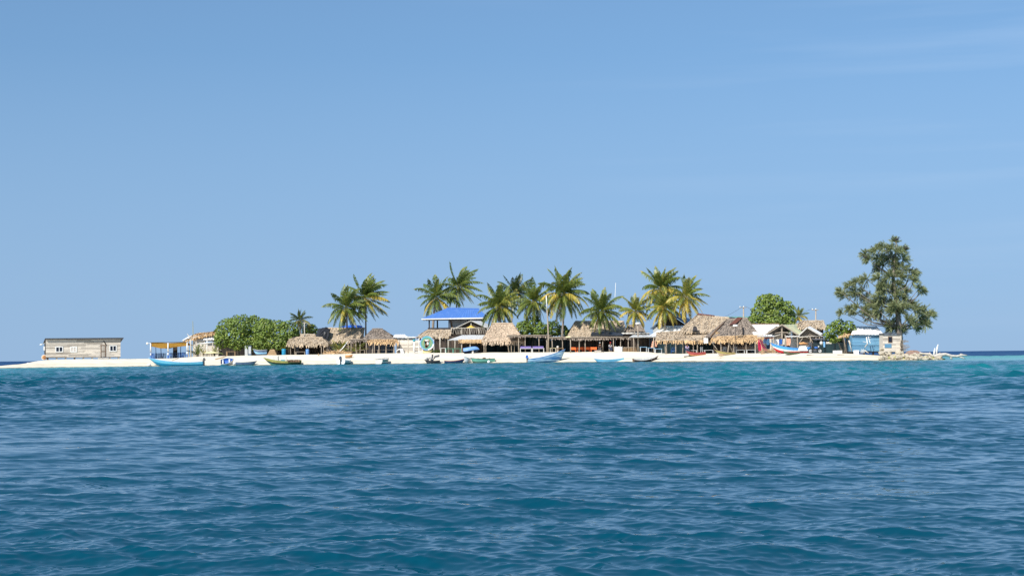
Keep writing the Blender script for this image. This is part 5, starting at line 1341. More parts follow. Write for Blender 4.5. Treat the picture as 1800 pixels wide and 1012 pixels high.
# ------------------------------------------------------------------ the pale thatch and the long pole shelters
hip_hut('big pale shaggy thatch in the middle of the village', 846, 922, 599.5, 866, 901, 569, 12.9, 8, [851, 854, (895, -.35), 899, 904, 914], 50, 'thatch_pale', None, 'teal_plank', .6, dens=20, yr=.55)
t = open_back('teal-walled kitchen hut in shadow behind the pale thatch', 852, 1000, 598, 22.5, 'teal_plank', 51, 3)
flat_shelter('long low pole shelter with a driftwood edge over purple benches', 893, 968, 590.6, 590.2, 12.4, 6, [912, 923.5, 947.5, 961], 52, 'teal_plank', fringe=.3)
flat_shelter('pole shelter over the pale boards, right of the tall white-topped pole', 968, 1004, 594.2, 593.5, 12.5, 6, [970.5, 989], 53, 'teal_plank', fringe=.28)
flat_shelter('long drooping pole shelter over the orange tables', 1003, 1116, 594.0, 593.2, 12.5, 7, [1003, 1018, 1029, 1060, 1079, 1091.5, 1105], 54, 'dark_plank', fringe=.42)
pb = table('x', 1.9, .55, .62, 'bone_white', 'bone_white', 'bench', 'bench', shelf=True)
for o in pb.children:
    if o.name.startswith('backrest'): o.data.materials[0] = M['purple']
place(pb, 924.5, 12.0, 0, 'longer white bench with a purple back panel, under the long pole shelter'); place(pb, 946, 12.0, 0, 'white bench with a purple back panel, the one nearer the tall white-topped pole')
b = spot(963.5, 11.9); Y = b.y; t = thing('flagpole', 'tall crooked wooden pole with a white top in front of the pole shelters', 'pole', b)
m = MB(); m.tube([b - Vector((0, 0, .3)), W(964, 590, Y), W(962.3, 555, Y), W(961.4, 545, Y)], [.13, .12, .10, .09], 8); m.build('pole', M['post'], t, True)
m = MB(); m.tube([W(961.4, 545.1, Y), W(960.2, 519.5, Y)], [.085, .06], 8); m.build('pole_top', M['white'], t, True)
tt = table('x', 1.0, .6, .66, 'pale_yellow', 'post_pale')
place(tt, 972, 12.3, 0, 'cream-topped table just right of the tall white-topped pole'); 
place(tan2 := table('x', 1.1, .6, .64, 'tan_wood', 'tan_wood'), 984.5, 12.2, 0, 'tan table between the cream-topped table and the orange tables')
b = spot(980.5, 12.4); m = MB(); m.ball(b + Vector((0, -.2, .82)), (.2, .2, .17), 9, 6); m.lathe([(.12, 0), (.18, .06), (.18, .66)], b + Vector((0, -.2, 0)), 8); single(m, 'water_jug', [M['off_white']], 'off-white jug standing between the cream-topped and the tan tables', 'jug', None, b, True)
b = W(999, 593, YS(999) + 13); m = MB(); m.hexa([(b.x - .42, b.y - .2, b.z), (b.x + .42, b.y - .2, b.z), (b.x + .42, b.y + .3, b.z), (b.x - .42, b.y + .3, b.z)], [(b.x - .36, b.y - .15, b.z + .17), (b.x + .30, b.y - .15, b.z + .2), (b.x + .30, b.y + .25, b.z + .2), (b.x - .36, b.y + .25, b.z + .17)]); single(m, 'foam_block', [M['pale_yellow']], 'cream foam block lying on the edge of the pole roof', 'foam block', None, b)
ot = table('x', .92, .6, .74, 'orange', 'orange')
for q in list(ot.children):
    if q.name.startswith('leg'): pass
m = MB(); m.box(-.47, .47, -.32, -.305, .36, .74); m.build('cloth', M['orange'], None).parent = ot
for p, dd, l in ((1007.5, 12.0, 'orange table at the left end of the row of four'), (1019.5, 12.0, 'second orange table from the left in the row of four'), (1031.5, 12.0, 'third orange table from the left, beside the fourth'), (1043.5, 12.0, 'orange table at the right end of the row, next to the seated person in black')):
    place(ot, p, dd, 0, l)
# thatched house with the deep roof behind
back_house('long brown thatched roof behind the orange tables, in the shade of the wide palm', 996, 1104, 594, 1012, 1096, 563.5, 22.8, 9, 55, 'thatch')
Y = YS(1070) + 19.9; m = MB(); rng = random.Random(56); a, b_ = W(1038, 590, Y), W(1108, 589, Y); vs = []  # dark sheet added to paint the shadow beneath the long brown thatch
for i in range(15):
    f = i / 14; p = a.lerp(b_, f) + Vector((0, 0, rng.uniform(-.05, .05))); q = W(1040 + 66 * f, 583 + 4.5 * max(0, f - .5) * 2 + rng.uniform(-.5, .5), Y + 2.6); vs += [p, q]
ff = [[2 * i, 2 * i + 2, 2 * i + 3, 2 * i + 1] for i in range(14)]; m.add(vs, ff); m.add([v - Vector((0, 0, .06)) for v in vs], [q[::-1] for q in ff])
single(m, 'shadow_sheet', [M['black_tarp']], 'added dark sheet painting the shadow under the long brown thatch', 'painted shadow', None, W(1072, 590, Y))
b = spot(1087.5, 11.9); m = MB(); x0, x1 = b.x - .6, b.x + .58; vs = []
for j in range(5):
    for i in range(9):
        f = i / 8; vs.append((x0 + (x1 - x0) * f, b.y - .05 + .05 * math.sin(i * 2.4) + .03 * j, b.z + .02 + .74 * (1 - j / 4) + (.05 * math.sin(i * 1.7) if j == 0 else 0)))
m.add(vs, [[j * 9 + i, j * 9 + i + 1, (j + 1) * 9 + i + 1, (j + 1) * 9 + i] for j in range(4) for i in range(8)])
m.box(x0, x1, b.y + .1, b.y + .75, b.z + .68, b.z + .72); m.box(x0, x0 + .05, b.y + .1, b.y + .7, b.z - .03, b.z + .678); m.box(x1 - .05, x1, b.y + .1, b.y + .7, b.z - .03, b.z + .678)
single(m, 'clothed_table', [M['white']], 'table hung with a white sheet right of the orange tables', 'table', None, b)
def crate(px, d, label, mt, w, h, dd=.5, rows=3):
    b = spot(px, d); m = MB()
    for k in range(rows):
        z = b.z - .02 + h * k / rows
        m.box(b.x - w / 2, b.x + w / 2, b.y - dd / 2, b.y - dd / 2 + .03, z, z + h / rows - .05); m.box(b.x - w / 2, b.x + w / 2, b.y + dd / 2 - .03, b.y + dd / 2, z, z + h / rows - .05)
    for k in range(5):
        x = b.x - w / 2 + .03 + (w - .06) * k / 4; m.box(x - .03, x + .03, b.y - dd / 2 + .032, b.y + dd / 2 - .032, b.z - .02, b.z + h)
    return single(m, 'slatted_crate', [M[mt]], label, 'crate', None, b)
crate(1051, 8.5, 'slatted grey crate standing on the open sand below the orange tables', 'grey_plank', .95, .38)
m = MB(); b = spot(1060.5, 8.9); m.tube([b - Vector((0, 0, .1)), b + Vector((0, 0, .32))], .05, 6); single(m, 'stake', [M['dark_wood']], 'short dark stake in the sand beside the slatted grey crate', 'stake', None, b)
rng = random.Random(58); Y = YS(1108) + 11.9; g = spot(1108, 11.9); t = thing('stick_fence', 'low fence of upright wooden sticks left of the tall lamp post', 'fence', g)
m = MB()
for i in range(13): x = X_(1096 + i * 1.9, Y); m.tube([(x, Y, g.z - .15), (x + rng.uniform(-.06, .06), Y, g.z + rng.uniform(.6, .74))], .045, 5)
m.build('sticks', M['tan_wood'], t); m = MB(); m.tube([(X_(1095, Y), Y - .06, g.z + .62), (X_(1119, Y), Y - .06, g.z + .66)], .045, 5); m.build('rail', M['post'], t, True)
lamp_post('tall lamp post with a wide white lamp, below the short yellow-tipped palm', 1122, 569.5, 11.9, 'wide', 'post', .11)
sheet_awning('long thin grey sheet awning right of the tall lamp post', 1106, 1174, 592.3, 591.6, 1112, 1172, 588.5, 12.5, 5, [1114, 1149.5], 59, pm='post')
bt = table('x', 1.05, .6, .74, 'sky_blue', 'grey_white'); 
for p, l in ((1131, 'pale blue table next to the tall lamp post'), (1145, 'pale blue table in the middle under the long grey awning'), (1157.5, 'pale blue table at the right end of the long grey awning')): place(bt, p, 12.2, 0, l)
b = spot(1145.5, 13.4); m = MB(); rng = random.Random(60); vs = []
for j in range(6):
    for i in range(6): vs.append((b.x + (-.45 + .18 * i) * (1 - .5 * j / 5) + .35, b.y + rng.uniform(-.05, .05), b.z + .75 + .95 * j / 5 + .04 * i))
m.add(vs, [[j * 6 + i, j * 6 + i + 1, j * 6 + i + 7, j * 6 + i + 6] for j in range(5) for i in range(5)]); m.add([(x, y + .06, z) for x, y, z in vs], [[j * 6 + i, j * 6 + i + 6, j * 6 + i + 7, j * 6 + i + 1] for j in range(5) for i in range(5)])
single(m, 'hanging_cloth', [M['peach']], 'pale pink cloth hanging at the post under the long grey awning', 'cloth', None, b)
# behind: dark gabled house and white roof
def dark_gable():
    rng = random.Random(61); Y = YS(1180) + 28; g = spot(1180, 28); t = thing('gabled_house', 'dark wooden gabled house with a blue-grey sheet roof behind the yellow palms', 'house', g)
    a, b, ap = W(1143, 578, Y), W(1205, 568, Y), W(1178, 550.5, Y); b = W(1206, 569, Y)
    m = MB(); fr = [(a.x + .8, Y, g.z), (b.x, Y, g.z), (b.x, Y, b.z - .2), (ap.x, Y, ap.z - .15), (a.x + .8, Y, a.z + .4)]; m.hexa(fr, [(x, y + .1, z) for x, y, z in fr])
    for k in range(9): z = a.z + .3 * k; w = (ap.z - .3 - z) / max(.1, ap.z - a.z); m.box(ap.x - 2.2 * w, ap.x + 1.8 * w, Y - .03, Y - .005, z, z + .2, 0, .3 + .5 * rng.random())
    m.build('wall', M['dark_plank'], t); bk = Vector((2.6, 6, .1)); f = Vector((0, -.5, 0))
    m = MB(); m.ribbed(b + f, b + bk, ap + bk, ap + f, 16, .025); m.ribbed(a + f, a + bk, ap + bk, ap + f, 16, .025); m.build('roof', M['zinc_blue'], t)
    m = MB(); m.beam(a + f * 1.1, ap + f * 1.1, .12, .2); m.beam(ap + f * 1.1, b + f * 1.1, .12, .2); m.build('barge_board', M['slate_blue'], t)
    m = MB(); m.box(X_(1148, Y), X_(1163, Y), Y - .4, Y - .05, Z_(1155, 584, Y), Z_(1155, 573.5, Y)); m.build('side_panel', M['grey_white'], t)
dark_gable()
Y = YS(1178) + 19.5; g = spot(1178, 19.5); t = thing('sheet_roofed_shed', 'shed with a wide white sheet roof beneath the dark gabled house', 'shed', g)
m = MB(); a, b, c, e = W(1140, 590.5, Y), W(1214, 588, Y), W(1216, 571.5, Y + 5.5), W(1168, 572.5, Y + 5.5); m.ribbed(a, b, c, e, 34, .02, jit=.01); m.build('roof', M['zinc_white'], t)
m = MB(); boards(m, a.x + .5, b.x - .3, Y + .3, g.z, min(a.z, b.z) - .05, .22, random.Random(62), vert=True); m.build('wall', M['dark_plank'], t)
back_house('brown layered roof peeping up right of the long brown thatch', 1100, 1136, 588, 1104, 1128, 570, 26, 5, 63, 'thatch_grey')
open_back('low hut with a cream roof edge behind the tall lamp post', 1098, 1142, 586.5, 21.5, 'dark_plank', 64, 3, roof='off_white')
b = W(1082, 590, YS(1082) + 50); m = MB(); Y = b.y; x = b.x; m.tube([(x, Y, gz(x, Y)), (x, Y, Z_(1082, 522, Y))], [.03, .018], 5, 0); m.tube([(x, Y, Z_(1082, 522, Y)), W(1082.3, 497, Y)], [.055, .05], 6, 1)
single(m, 'radio_mast', [M['grey_white'], M['white']], 'thin mast with a white top rising behind the wide palm', 'mast', None, (x, Y, gz(x, Y)))
# ------------------------------------------------------------------ the big thatches on the right
def big_gable():
    rng = random.Random(70); Y = YS(1235) + 17; g = spot(1235, 17); t = thing('thatched_house', 'big steep thatched house with a red ridge strip and a dark hole in its hip', 'house', g)
    a, b = W(1203, 583, Y), W(1296, 583, Y); r0, r1 = W(1227, 552, Y + 4.5), W(1280, 557, Y + 4.5); a2, b2 = Vector((a.x, Y + 9, a.z)), Vector((b.x, Y + 9, b.z))
    m = MB(); thatch(m, a, b, r1, r0, rng, 13, .9, .25); thatch(m, a2, a, r0, r0, rng, 9, .9, .25); thatch(m, b, b2, r1, r1, rng, 6, .9, .2); thatch(m, b2, a2, r0, r1, rng, 2, .9, 0); m.build('roof', M['thatch'], t)
    m = MB(); m.ribbed(r0 + Vector((-.1, -.28, -.05)), r0.lerp(r1, .55) + Vector((0, -.28, -.05)), r0.lerp(r1, .55) + Vector((0, .10, .07)), r0 + Vector((-.1, .15, .16)), 14, .02); m.build('ridge_strip', M['rust'], t)
    m = MB(); p = W(1221, 581, Y - .15); k = Y / F
    f = [p + Vector((-5 * k, -.35, 0)), p + Vector((6 * k, -.35, 0)), p + Vector((4.5 * k, .25, 7 * k)), p + Vector((-2 * k, .25, 8 * k))]; m.hexa(f, [q + Vector((0, .4, .1)) for q in f]); m.build('vent', M['dark_wood'], t)
    m = MB(); m.tube([f[0], f[3] + Vector((0, -.05, .05)), f[2] + Vector((0, -.05, .05)), f[1]], .07, 5); m.build('vent_rim', M['thatch'], t)
    m = MB(); boards(m, a.x + .5, b.x - .5, Y + .6, g.z - .1, a.z, .22, rng, vert=True); m.build('wall', M['teal_plank'], t)
big_gable()
veranda('long low veranda with a golden leaf fringe before the big steep thatch', 1152, 1258, 583.5, 577.5, 598, 12.2, 4.2, [1170, 1172, 1188, 1200, 1219, 1226], 71, 'thatch_gold', .55, wall='teal_plank')
def patched():
    rng = random.Random(72); Y = YS(1293) + 14.2; g = spot(1293, 14.2); t = thing('thatched_house', 'grey-brown thatched gable house patched with rusty sheet metal', 'house', g)
    a, b, r0, r1 = W(1250, 591, Y), W(1337, 591, Y), W(1280, 560.5, Y + 3.5), W(1311, 557.5, Y + 3.5); a2, b2 = Vector((a.x, Y + 8, a.z)), Vector((b.x, Y + 8, b.z))
    m = MB(); thatch(m, a, b, r1, r0, rng, 14, .8, .3, bump=.12); thatch(m, a2, a, r0, r0, rng, 6, .8, .2); thatch(m, b, b2, r1, r1, rng, 6, .8, .2); thatch(m, b2, a2, r0, r1, rng, 2, .8, 0); m.build('roof', M['thatch_grey'], t)
    m = MB(); o = Vector((0, -.3, .06)); m.ribbed(W(1280, 572, Y + 2.0) + o, W(1291, 570.5, Y + 2.0) + o, W(1305, 558.5, Y + 3.5) + o, W(1296, 558.0, Y + 3.5) + o, 8, .03); m.build('metal_patch', M['rust'], t)
    m = MB(); m.beam(W(1304, 571, Y + 1.2), W(1306, 587, Y - .1), .09, .3); m.build('plank', M['dark_plank'], t)
    m = MB(); m.tube([W(1249, 591, Y - .2), W(1262, 577, Y + 1.3), W(1272, 568, Y + 2.3)], .09, 6); m.build('hip_pole', M['brown_wood'], t, True)
    m = MB(); boards(m, a.x + .4, b.x - .4, Y + .9, g.z - .1, a.z, .22, rng, vert=True); m.build('wall', M['dark_plank'], t)
patched()
veranda('veranda with bright golden fringe under the patched grey thatch', 1258, 1344, 590.5, 588, 597.5, 12.0, 1.9, [1267.5, (1279, .25), 1289.5, 1312, 1328], 73, 'thatch_gold', .55)
rng = random.Random(74); Y = YS(1262) + 12.0; t = thing('leaf_screen', 'tent-shaped flap of pale dry leaf between the two golden verandas', 'leaf screen', W(1262, 598, Y))
m = MB(); thatch(m, W(1249, 597, Y - .3), W(1270, 598.5, Y - .3), W(1264, 582.5, Y + .9), W(1260, 582.5, Y + .9), rng, 26, .6, .5, .1); m.build('leaves', M['thatch_gold'], t)
for p, w, h, l in ((1240.8, 7.6, 9, 'wider white board hanging from the golden fringe, left of the narrow one'), (1254.7, 4.6, 9, 'narrow white board hanging from the golden fringe')):
    Y = YS(p) + 11.7; c = W(p, 598.5, Y); k = Y / F; m = MB(); m.box(c.x - w * k / 2, c.x + w * k / 2, Y, Y + .03, c.z - h * k / 2, c.z + h * k / 2); m.beam((c.x, Y + .015, c.z + h * k / 2 - .01), (c.x, Y + .05, c.z + h * k / 2 + .4), .02)
    single(m, 'hanging_board', [M['white']], l, 'board', None, (c.x, Y, c.z - h * k / 2))
for a, b_, l in (((1251, 601), (1261, 614.5), 'thin pole leaning left under the leaf flap'), ((1280, 599), (1288, 620), 'thin pole leaning under the patched thatch veranda')):
    Y = YS(a[0]) + 11.4; m = MB(); q = W(b_[0], b_[1], Y); m.tube([W(a[0], a[1], Y), q], [.05, .06], 6); single(m, 'leaning_pole', [M['post_pale']], l, 'pole', None, q, True)
gw = table('x', 1.3, .5, .5, 'grey_white', 'grey_white', 'bench', 'bench')
for p, d, l in ((1217, 12.6, 'pale bench right of the seated person in pink'), (1320, 12.0, 'pale bench at the right end of the patched thatch veranda'), (1246, 12.5, 'pale bench behind the hanging white boards'), (1301, 12.6, 'pale bench in the middle of the patched thatch veranda')): place(gw, p, d, 0, l)
gc = chair('x', 'grey_white')
for p, d, r, l in ((1235, 12.4, .6, 'pale chair left of the hanging white boards'), (1272, 12.5, -.7, 'pale chair left of the leaning pole in the patched veranda'), (1277, 13.0, .4, 'pale chair just behind the leaning pole in the patched veranda'), (1294, 12.6, 2.6, 'pale chair right of the leaning pole in the patched veranda')): place(gc, p, d, r, l)
b = spot(1184, 11.6); t = thing('armchair', 'bright blue plastic armchair under the long golden veranda', 'chair', b); m = MB(); m.box(b.x - .3, b.x + .3, b.y - .3, b.y + .3, b.z + .32, b.z + .42); m.build('seat', M['mid_blue'], t)
m = MB(); m.hexa([(b.x - .3, b.y + .22, b.z + .422), (b.x + .3, b.y + .22, b.z + .422), (b.x + .3, b.y + .3, b.z + .422), (b.x - .3, b.y + .3, b.z + .422)], [(b.x - .2, b.y + .36, b.z + .98), (b.x + .2, b.y + .36, b.z + .98), (b.x + .2, b.y + .42, b.z + .98), (b.x - .2, b.y + .42, b.z + .98)]); m.build('backrest', M['mid_blue'], t)
for s in (-1, 1):
    m = MB(); m.box(b.x + s * .33 - .035, b.x + s * .33 + .035, b.y - .3, b.y + .3, b.z + .56, b.z + .64); m.build('armrest', M['mid_blue'], t)
    for q in (-1, 1): m = MB(); m.box(b.x + s * .33 - .03, b.x + s * .33 + .03, b.y + q * .27 - .03, b.y + q * .27 + .03, b.z - .04, b.z + .555); m.build('leg', M['blue'], t)
plank = spot(1161, 9.8); m = MB(); m.box(plank.x - .7, plank.x + .75, plank.y - .2, plank.y + .2, plank.z - .02, plank.z + .10); single(m, 'driftwood_plank', [M['bone_white']], 'white plank lying on the sand at the step left of the blue armchair', 'plank', None, plank)

# ------------------------------------------------------------------ lamps, poles and wires
lamp_post('lamp on a thin dark post in front of the patched grey thatch', 1293.5, 573.5, 11.6, 'wide', 'dark_wood', .045)
def upole(label, px, pt, d):
    b = spot(px, d); Y = b.y; t = thing('utility_pole', label, 'utility pole', b); m = MB(); m.tube([b - Vector((0, 0, .3)), W(px, pt, Y)], [.13, .09], 8); m.build('pole', M['post'], t, True)
    z = Z_(px, pt + 2.5, Y); x = X_(px, Y); m = MB(); m.beam((x - .5, Y - .1, z), (x + .5, Y - .1, z), .09); m.build('crossarm', M['post'], t)
    for q in (-.42, .1): m = MB(); m.lathe([(.04, 0), (.08, .05), (.05, .12), (.02, .18)], (x + q, Y - .1, z + .046), 8); m.build('insulator', M['lamp'], t)
    return Vector((x, Y - .1, z + .2))
i1 = upole('utility pole rising through the patched grey thatch', 1307, 538, 26); i2 = upole('utility pole at the right, behind the brown flat thatch', 1434, 542, 34)
def wire(label, pts, sag):
    m = MB()
    for a, b in zip(pts[:-1], pts[1:]):
        a, b = Vector(a), Vector(b); m.tube([a.lerp(b, k / 10) - Vector((0, 0, sag * 4 * (k / 10) * (1 - k / 10))) for k in range(11)], .016, 4)
    single(m, 'power_line', [M['dark_grey']], label, 'power line', None, pts[0])
wire('power line sagging from the pole in the patched thatch left towards the yellow palms', [i1, W(1215, 560, YS(1215) + 36)], 1.0)
wire('power line running between the two utility poles behind the tall green tree', [i1 + Vector((.3, 0, 0)), i2 - Vector((.4, 0, 0))], 1.2)
open_back('small green-roofed hut half hidden by the tall green tree', 1286, 1318, 558, 36, 'dark_plank', 80, 3, roof='sea_green')
open_back('pale hut with a white roof behind the green-striped roof', 1377, 1392, 556, 38, 'zinc_white', 81, 3, roof='zinc_white')
open_back('grey shed behind the big steep thatch', 1268, 1292, 559, 32, 'zinc', 82, 3)

# ------------------------------------------------------------------ the sheet-roofed sheds
Y = YS(1338) + 16.5; g = spot(1338, 16.5); t = thing('sheet_roofed_shed', 'long shed with a pale white sheet roof right of the patched thatch', 'shed', g)
a, b, c, e = W(1326, 589.5, Y), W(1362, 589, Y), W(1369, 569.8, Y + 5), W(1315, 570.2, Y + 5); m = MB(); m.ribbed(a, b + Vector((1.5, 0, 0)), c, e, 26, .02, jit=.01); m.build('roof', M['zinc_white'], t)
m = MB(); boards(m, a.x, b.x + 1, Y + .3, g.z - .1, a.z - .05, .22, random.Random(83), vert=True); m.build('wall', M['grey_plank'], t)
m = MB(); m.beam(e + Vector((-.3, .0, .08)), c + Vector((.1, 0, .08)), .14); m.build('ridge_board', M['brown_wood'], t)
def gshed(label, pl, pr, pa, pe, pt, d, bkx, bkz, seed, rm, wall, open_=False, posts=()):
    rng = random.Random(seed); Y = YS(pa) + d; g = spot(pa, d); t = thing('gabled_shed', label, 'shed', g); a, b, ap = W(pl, pe, Y), W(pr, pe, Y), W(pa, pt, Y); bk = Vector((bkx, 7, bkz)); f = Vector((0, -.45, 0))
    m = MB(); m.ribbed(b + f, b + bk, ap + bk, ap + f, 18, .022, jit=.01); m.build('roof', M[rm], t)
    m = MB(); m.ribbed(a + f, a + bk, ap + bk + Vector((0, 0, .01)), ap + f + Vector((0, 0, .01)), 18, .022); m.build('roof', M['dark_grey'] if open_ else M['zinc'], t)
    Yw = Y + (3.5 if open_ else .05); fr = [(a.x + .2, Yw, g.z - .1), (b.x - .2, Yw, g.z - .1), (b.x - .2, Yw, b.z - .1), (ap.x, Yw, ap.z - .12), (a.x + .2, Yw, a.z - .1)]
    m = MB(); m.hexa(fr, [(x, y + .08, z) for x, y, z in fr]); 
    if not open_:
        for k in range(7): w = 1 - k / 7; m.box(ap.x + (a.x - ap.x) * w * .85, ap.x + (b.x - ap.x) * w * .85, Yw - .025, Yw - .004, a.z + (ap.z - a.z) * k / 7.5, a.z + (ap.z - a.z) * (k + .85) / 7.5, 0, rng.random())
    m.build('wall', M[wall], t)
    m = MB(); m.beam(a + f * 1.1, ap + f * 1.1, .10, .16); m.beam(ap + f * 1.1, b + f * 1.1, .10, .16); m.build('barge_board', M['off_white' if not open_ else 'post'], t)
    if open_:
        m = MB(); m.beam((ap.x, Y - .2, g.z), (ap.x, Y - .2, ap.z - .1), .18); m.beam((ap.x - .05, Y - .25, ap.z - 1.0), (ap.x - .9, Y - .25, a.z + .2), .10); m.beam((ap.x + .05, Y - .25, ap.z - 1.0), (ap.x + .9, Y - .25, a.z + .25), .10); m.beam((a.x + .3, Y - .15, a.z + .15), (b.x - .3, Y - .15, a.z + .2), .10); m.build('truss', M['post'], t)
    for p in posts: m = MB(); x = X_(p, Y); m.beam((x, Y - .2, g.z - .1), (x, Y - .2, a.z), .12); m.build('post', M['post'], t)
gshed('open gabled shed with a dark truss and a green-striped sheet roof', 1344, 1401, 1373.5, 588.2, 570.5, 17, 3.9, .2, 84, 'zinc_green', 'dark_plank', True, (1380,))
gshed('grey-walled gabled shed with a white sheet roof, right of the open gable', 1403, 1441, 1417.5, 589, 575.5, 16, 1.9, .3, 85, 'zinc_white', 'shade_grey_plank')
Y = YS(1392) + 13.6; g = spot(1392, 13.6); t = thing('yard_canopy', 'low flat canopy of pale poles and sheets before the gabled sheds', 'canopy', g); rng = random.Random(86)
m = MB(); m.ribbed(W(1331, 591.4, Y), W(1362, 591, Y), W(1362, 589.6, Y + 2), W(1331, 590, Y + 2), 16, .02); m.build('roof', M['zinc'], t); m = MB(); m.ribbed(W(1381, 592, Y), W(1446, 590.5, Y), W(1446, 589.4, Y + 2), W(1381, 590, Y + 2), 24, .02); m.build('roof', M['off_white'], t)
m = MB(); m.tube([W(1362, 590.5, Y - .1), W(1372, 587.5, Y - .2)], .06, 6); m.tube([W(1404, 593, Y - .1), W(1416, 591.5, Y - .15), W(1422, 594, Y - .1)], .07, 6); m.build('loose_pole', M['post_pale'], t, True)
for p in (1360, 1383, 1402, 1425, 1441): m = MB(); x = X_(p, Y); post(m, x, Y + .1, gz(x, Y), Z_(p, 591.3, Y), .07, rng); m.build('post', M['post'], t, True)
m = MB(); m.tube([W(1434, 593, Y - .3), W(1442, 619, Y - .5)], .055, 6); m.tube([W(1423, 592, Y - .3), W(1431, 606, Y - .4)], .06, 6); m.tube([W(1411, 594, Y - .3), W(1404, 604, Y - .4)], .05, 6); m.build('strut', M['post'], t, True)
Y2 = Y + 1.6; m = MB(); boards(m, X_(1389, Y2), X_(1409, Y2), Y2, g.z, Z_(1398, 594.2, Y2), .2, rng); m.build('wall', M['grey_white'], t)
m = MB(); m.box(X_(1409, Y2), X_(1422, Y2), Y2 - .2, Y2 - .1, g.z + .9, Z_(1412, 594.5, Y2)); m.build('dark_panel', M['sea_green'] if False else M['teal_plank'], t)
m = MB(); m.box(X_(1421, Y2), X_(1427, Y2), Y2 - .1, Y2, g.z, Z_(1424, 594.5, Y2)); m.box(X_(1430.5, Y2), X_(1434.5, Y2), Y2 - .1, Y2, g.z, Z_(1424, 594, Y2)); m.build('light_panel', M['grey_white'], t)
back_house('brown flat-topped thatch behind the white gabled shed', 1402, 1452, 576, 1412, 1446, 562.5, 24, 6, 87, 'thatch')
# washing
def wash(label, pts, mt, d, name='laundry', fold=.06):
    """a hanging cloth: photo outline given as rows of (left, right, y)"""
    pc = (pts[0][0] + pts[0][1]) / 2; Y = YS(pc) + d; m = MB(); n = 6; vs = []
    for (l, r, y) in pts:
        for i in range(n + 1): f = i / n; v = W(l + (r - l) * f, y, Y); v.y += fold * math.sin(i * 2.3 + y); vs.append(v)
    k = len(vs); fs = [[j * (n + 1) + i, j * (n + 1) + i + 1, (j + 1) * (n + 1) + i + 1, (j + 1) * (n + 1) + i] for j in range(len(pts) - 1) for i in range(n)]
    m.add(vs, fs); m.add([v + Vector((0, .03, 0)) for v in vs], [q[::-1] for q in fs]); return single(m, name, [M[mt]], label, 'cloth', None, vs[-1], False)
wash('crimson sheet hanging at the end of the golden veranda', [(1333, 1337, 597.5), (1332.5, 1341, 606), (1332.5, 1339, 613.5), (1334, 1337.5, 617)], 'crimson', 11.8)
wash('pink sheet draped slantwise in front of the crimson one', [(1333, 1339.5, 597), (1337, 1342, 604), (1340, 1346, 611), (1344, 1351, 616.5)], 'pink', 11.5)
wash('light blue shirt hung on the line beside the pink sheet', [(1344, 1348, 594), (1341.5, 1349, 598), (1342, 1348.5, 603.5)], 'shirt_blue', 11.9)
wash('pale blue shirt on the line, right of the other light blue one', [(1349, 1352.5, 595), (1347.5, 1353, 600), (1348, 1352, 606)], 'sky_blue', 11.8)
wash('navy trousers hanging on the line under the shirts', [(1347.5, 1353.5, 602), (1347, 1354, 608), (1348.5, 1353, 613)], 'navy', 12.1)
wash('white sheet hanging left of the red and blue boat bow', [(1356, 1369.5, 596), (1356, 1369, 601), (1356, 1369.5, 606)], 'white', 12.3)
wash('navy cloth hanging between the white sheets', [(1369.8, 1375.5, 596), (1369.8, 1375, 605)], 'blue', 12.4)
wash('narrow white sheet beside the shed post', [(1376, 1379.5, 595), (1376, 1379, 606)], 'off_white', 12.3)
wash('peach cloth hanging left of the grey board wall', [(1382.5, 1389, 594.5), (1383, 1389.5, 600), (1382.5, 1388.5, 607)], 'peach', 12.6)
Y = YS(1350) + 12; m = MB(); m.tube([W(1332, 596.5, Y), W(1345, 594, Y), W(1362, 594.8, Y)], .02, 4); m.tube([W(1345, 594.3, Y + .02), W(1360, 593.3, Y)], .10, 6); single(m, 'clothes_line', [M['dull_red']], 'reddish clothes line bar above the hanging washing', 'clothes line', None, None)
m = MB(); b = spot(1339, 11.0); m.tube([b - Vector((0, 0, .15)), W(1338.5, 606, b.y), W(1336, 599.5, b.y)], .05, 6); single(m, 'forked_stick', [M['peach']], 'bare pinkish stick standing in front of the crimson sheet', 'stick', None, b, True)
# yard things
b = spot(1356, 10.5); m = MB(); rng = random.Random(88)
for i in range(40): p = b + Vector((rng.uniform(-1.3, 1.0), rng.uniform(-.4, .5), rng.uniform(0, .35))); q = p + Vector((rng.uniform(-.7, .7), rng.uniform(-.2, .2), rng.uniform(-.05, .1))); m.tube([p, q], rng.uniform(.03, .07), 5, 0, rng.random())
single(m, 'driftwood_pile', [M['tan_wood']], 'heap of tan driftwood sticks left of the red and blue boat', 'driftwood', None, b)
m = MB(); b = spot(1340, 7.6); m.box(b.x - .06, b.x + .06, b.y, b.y + .1, b.z - .05, b.z + .75); m.box(b.x - .2, b.x + 1.7, b.y - .04, b.y + .08, b.z - .03, b.z + .05); m.box(b.x, b.x + 1.5, b.y + .3, b.y + .4, b.z + .52, b.z + .60); m.box(b.x + 1.4, b.x + 1.5, b.y + .3, b.y + .4, b.z - .05, b.z + .518)
single(m, 'wooden_frame', [M['tan_wood']], 'low wooden frame standing on open sand left of the red and blue boat', 'frame', None, b)
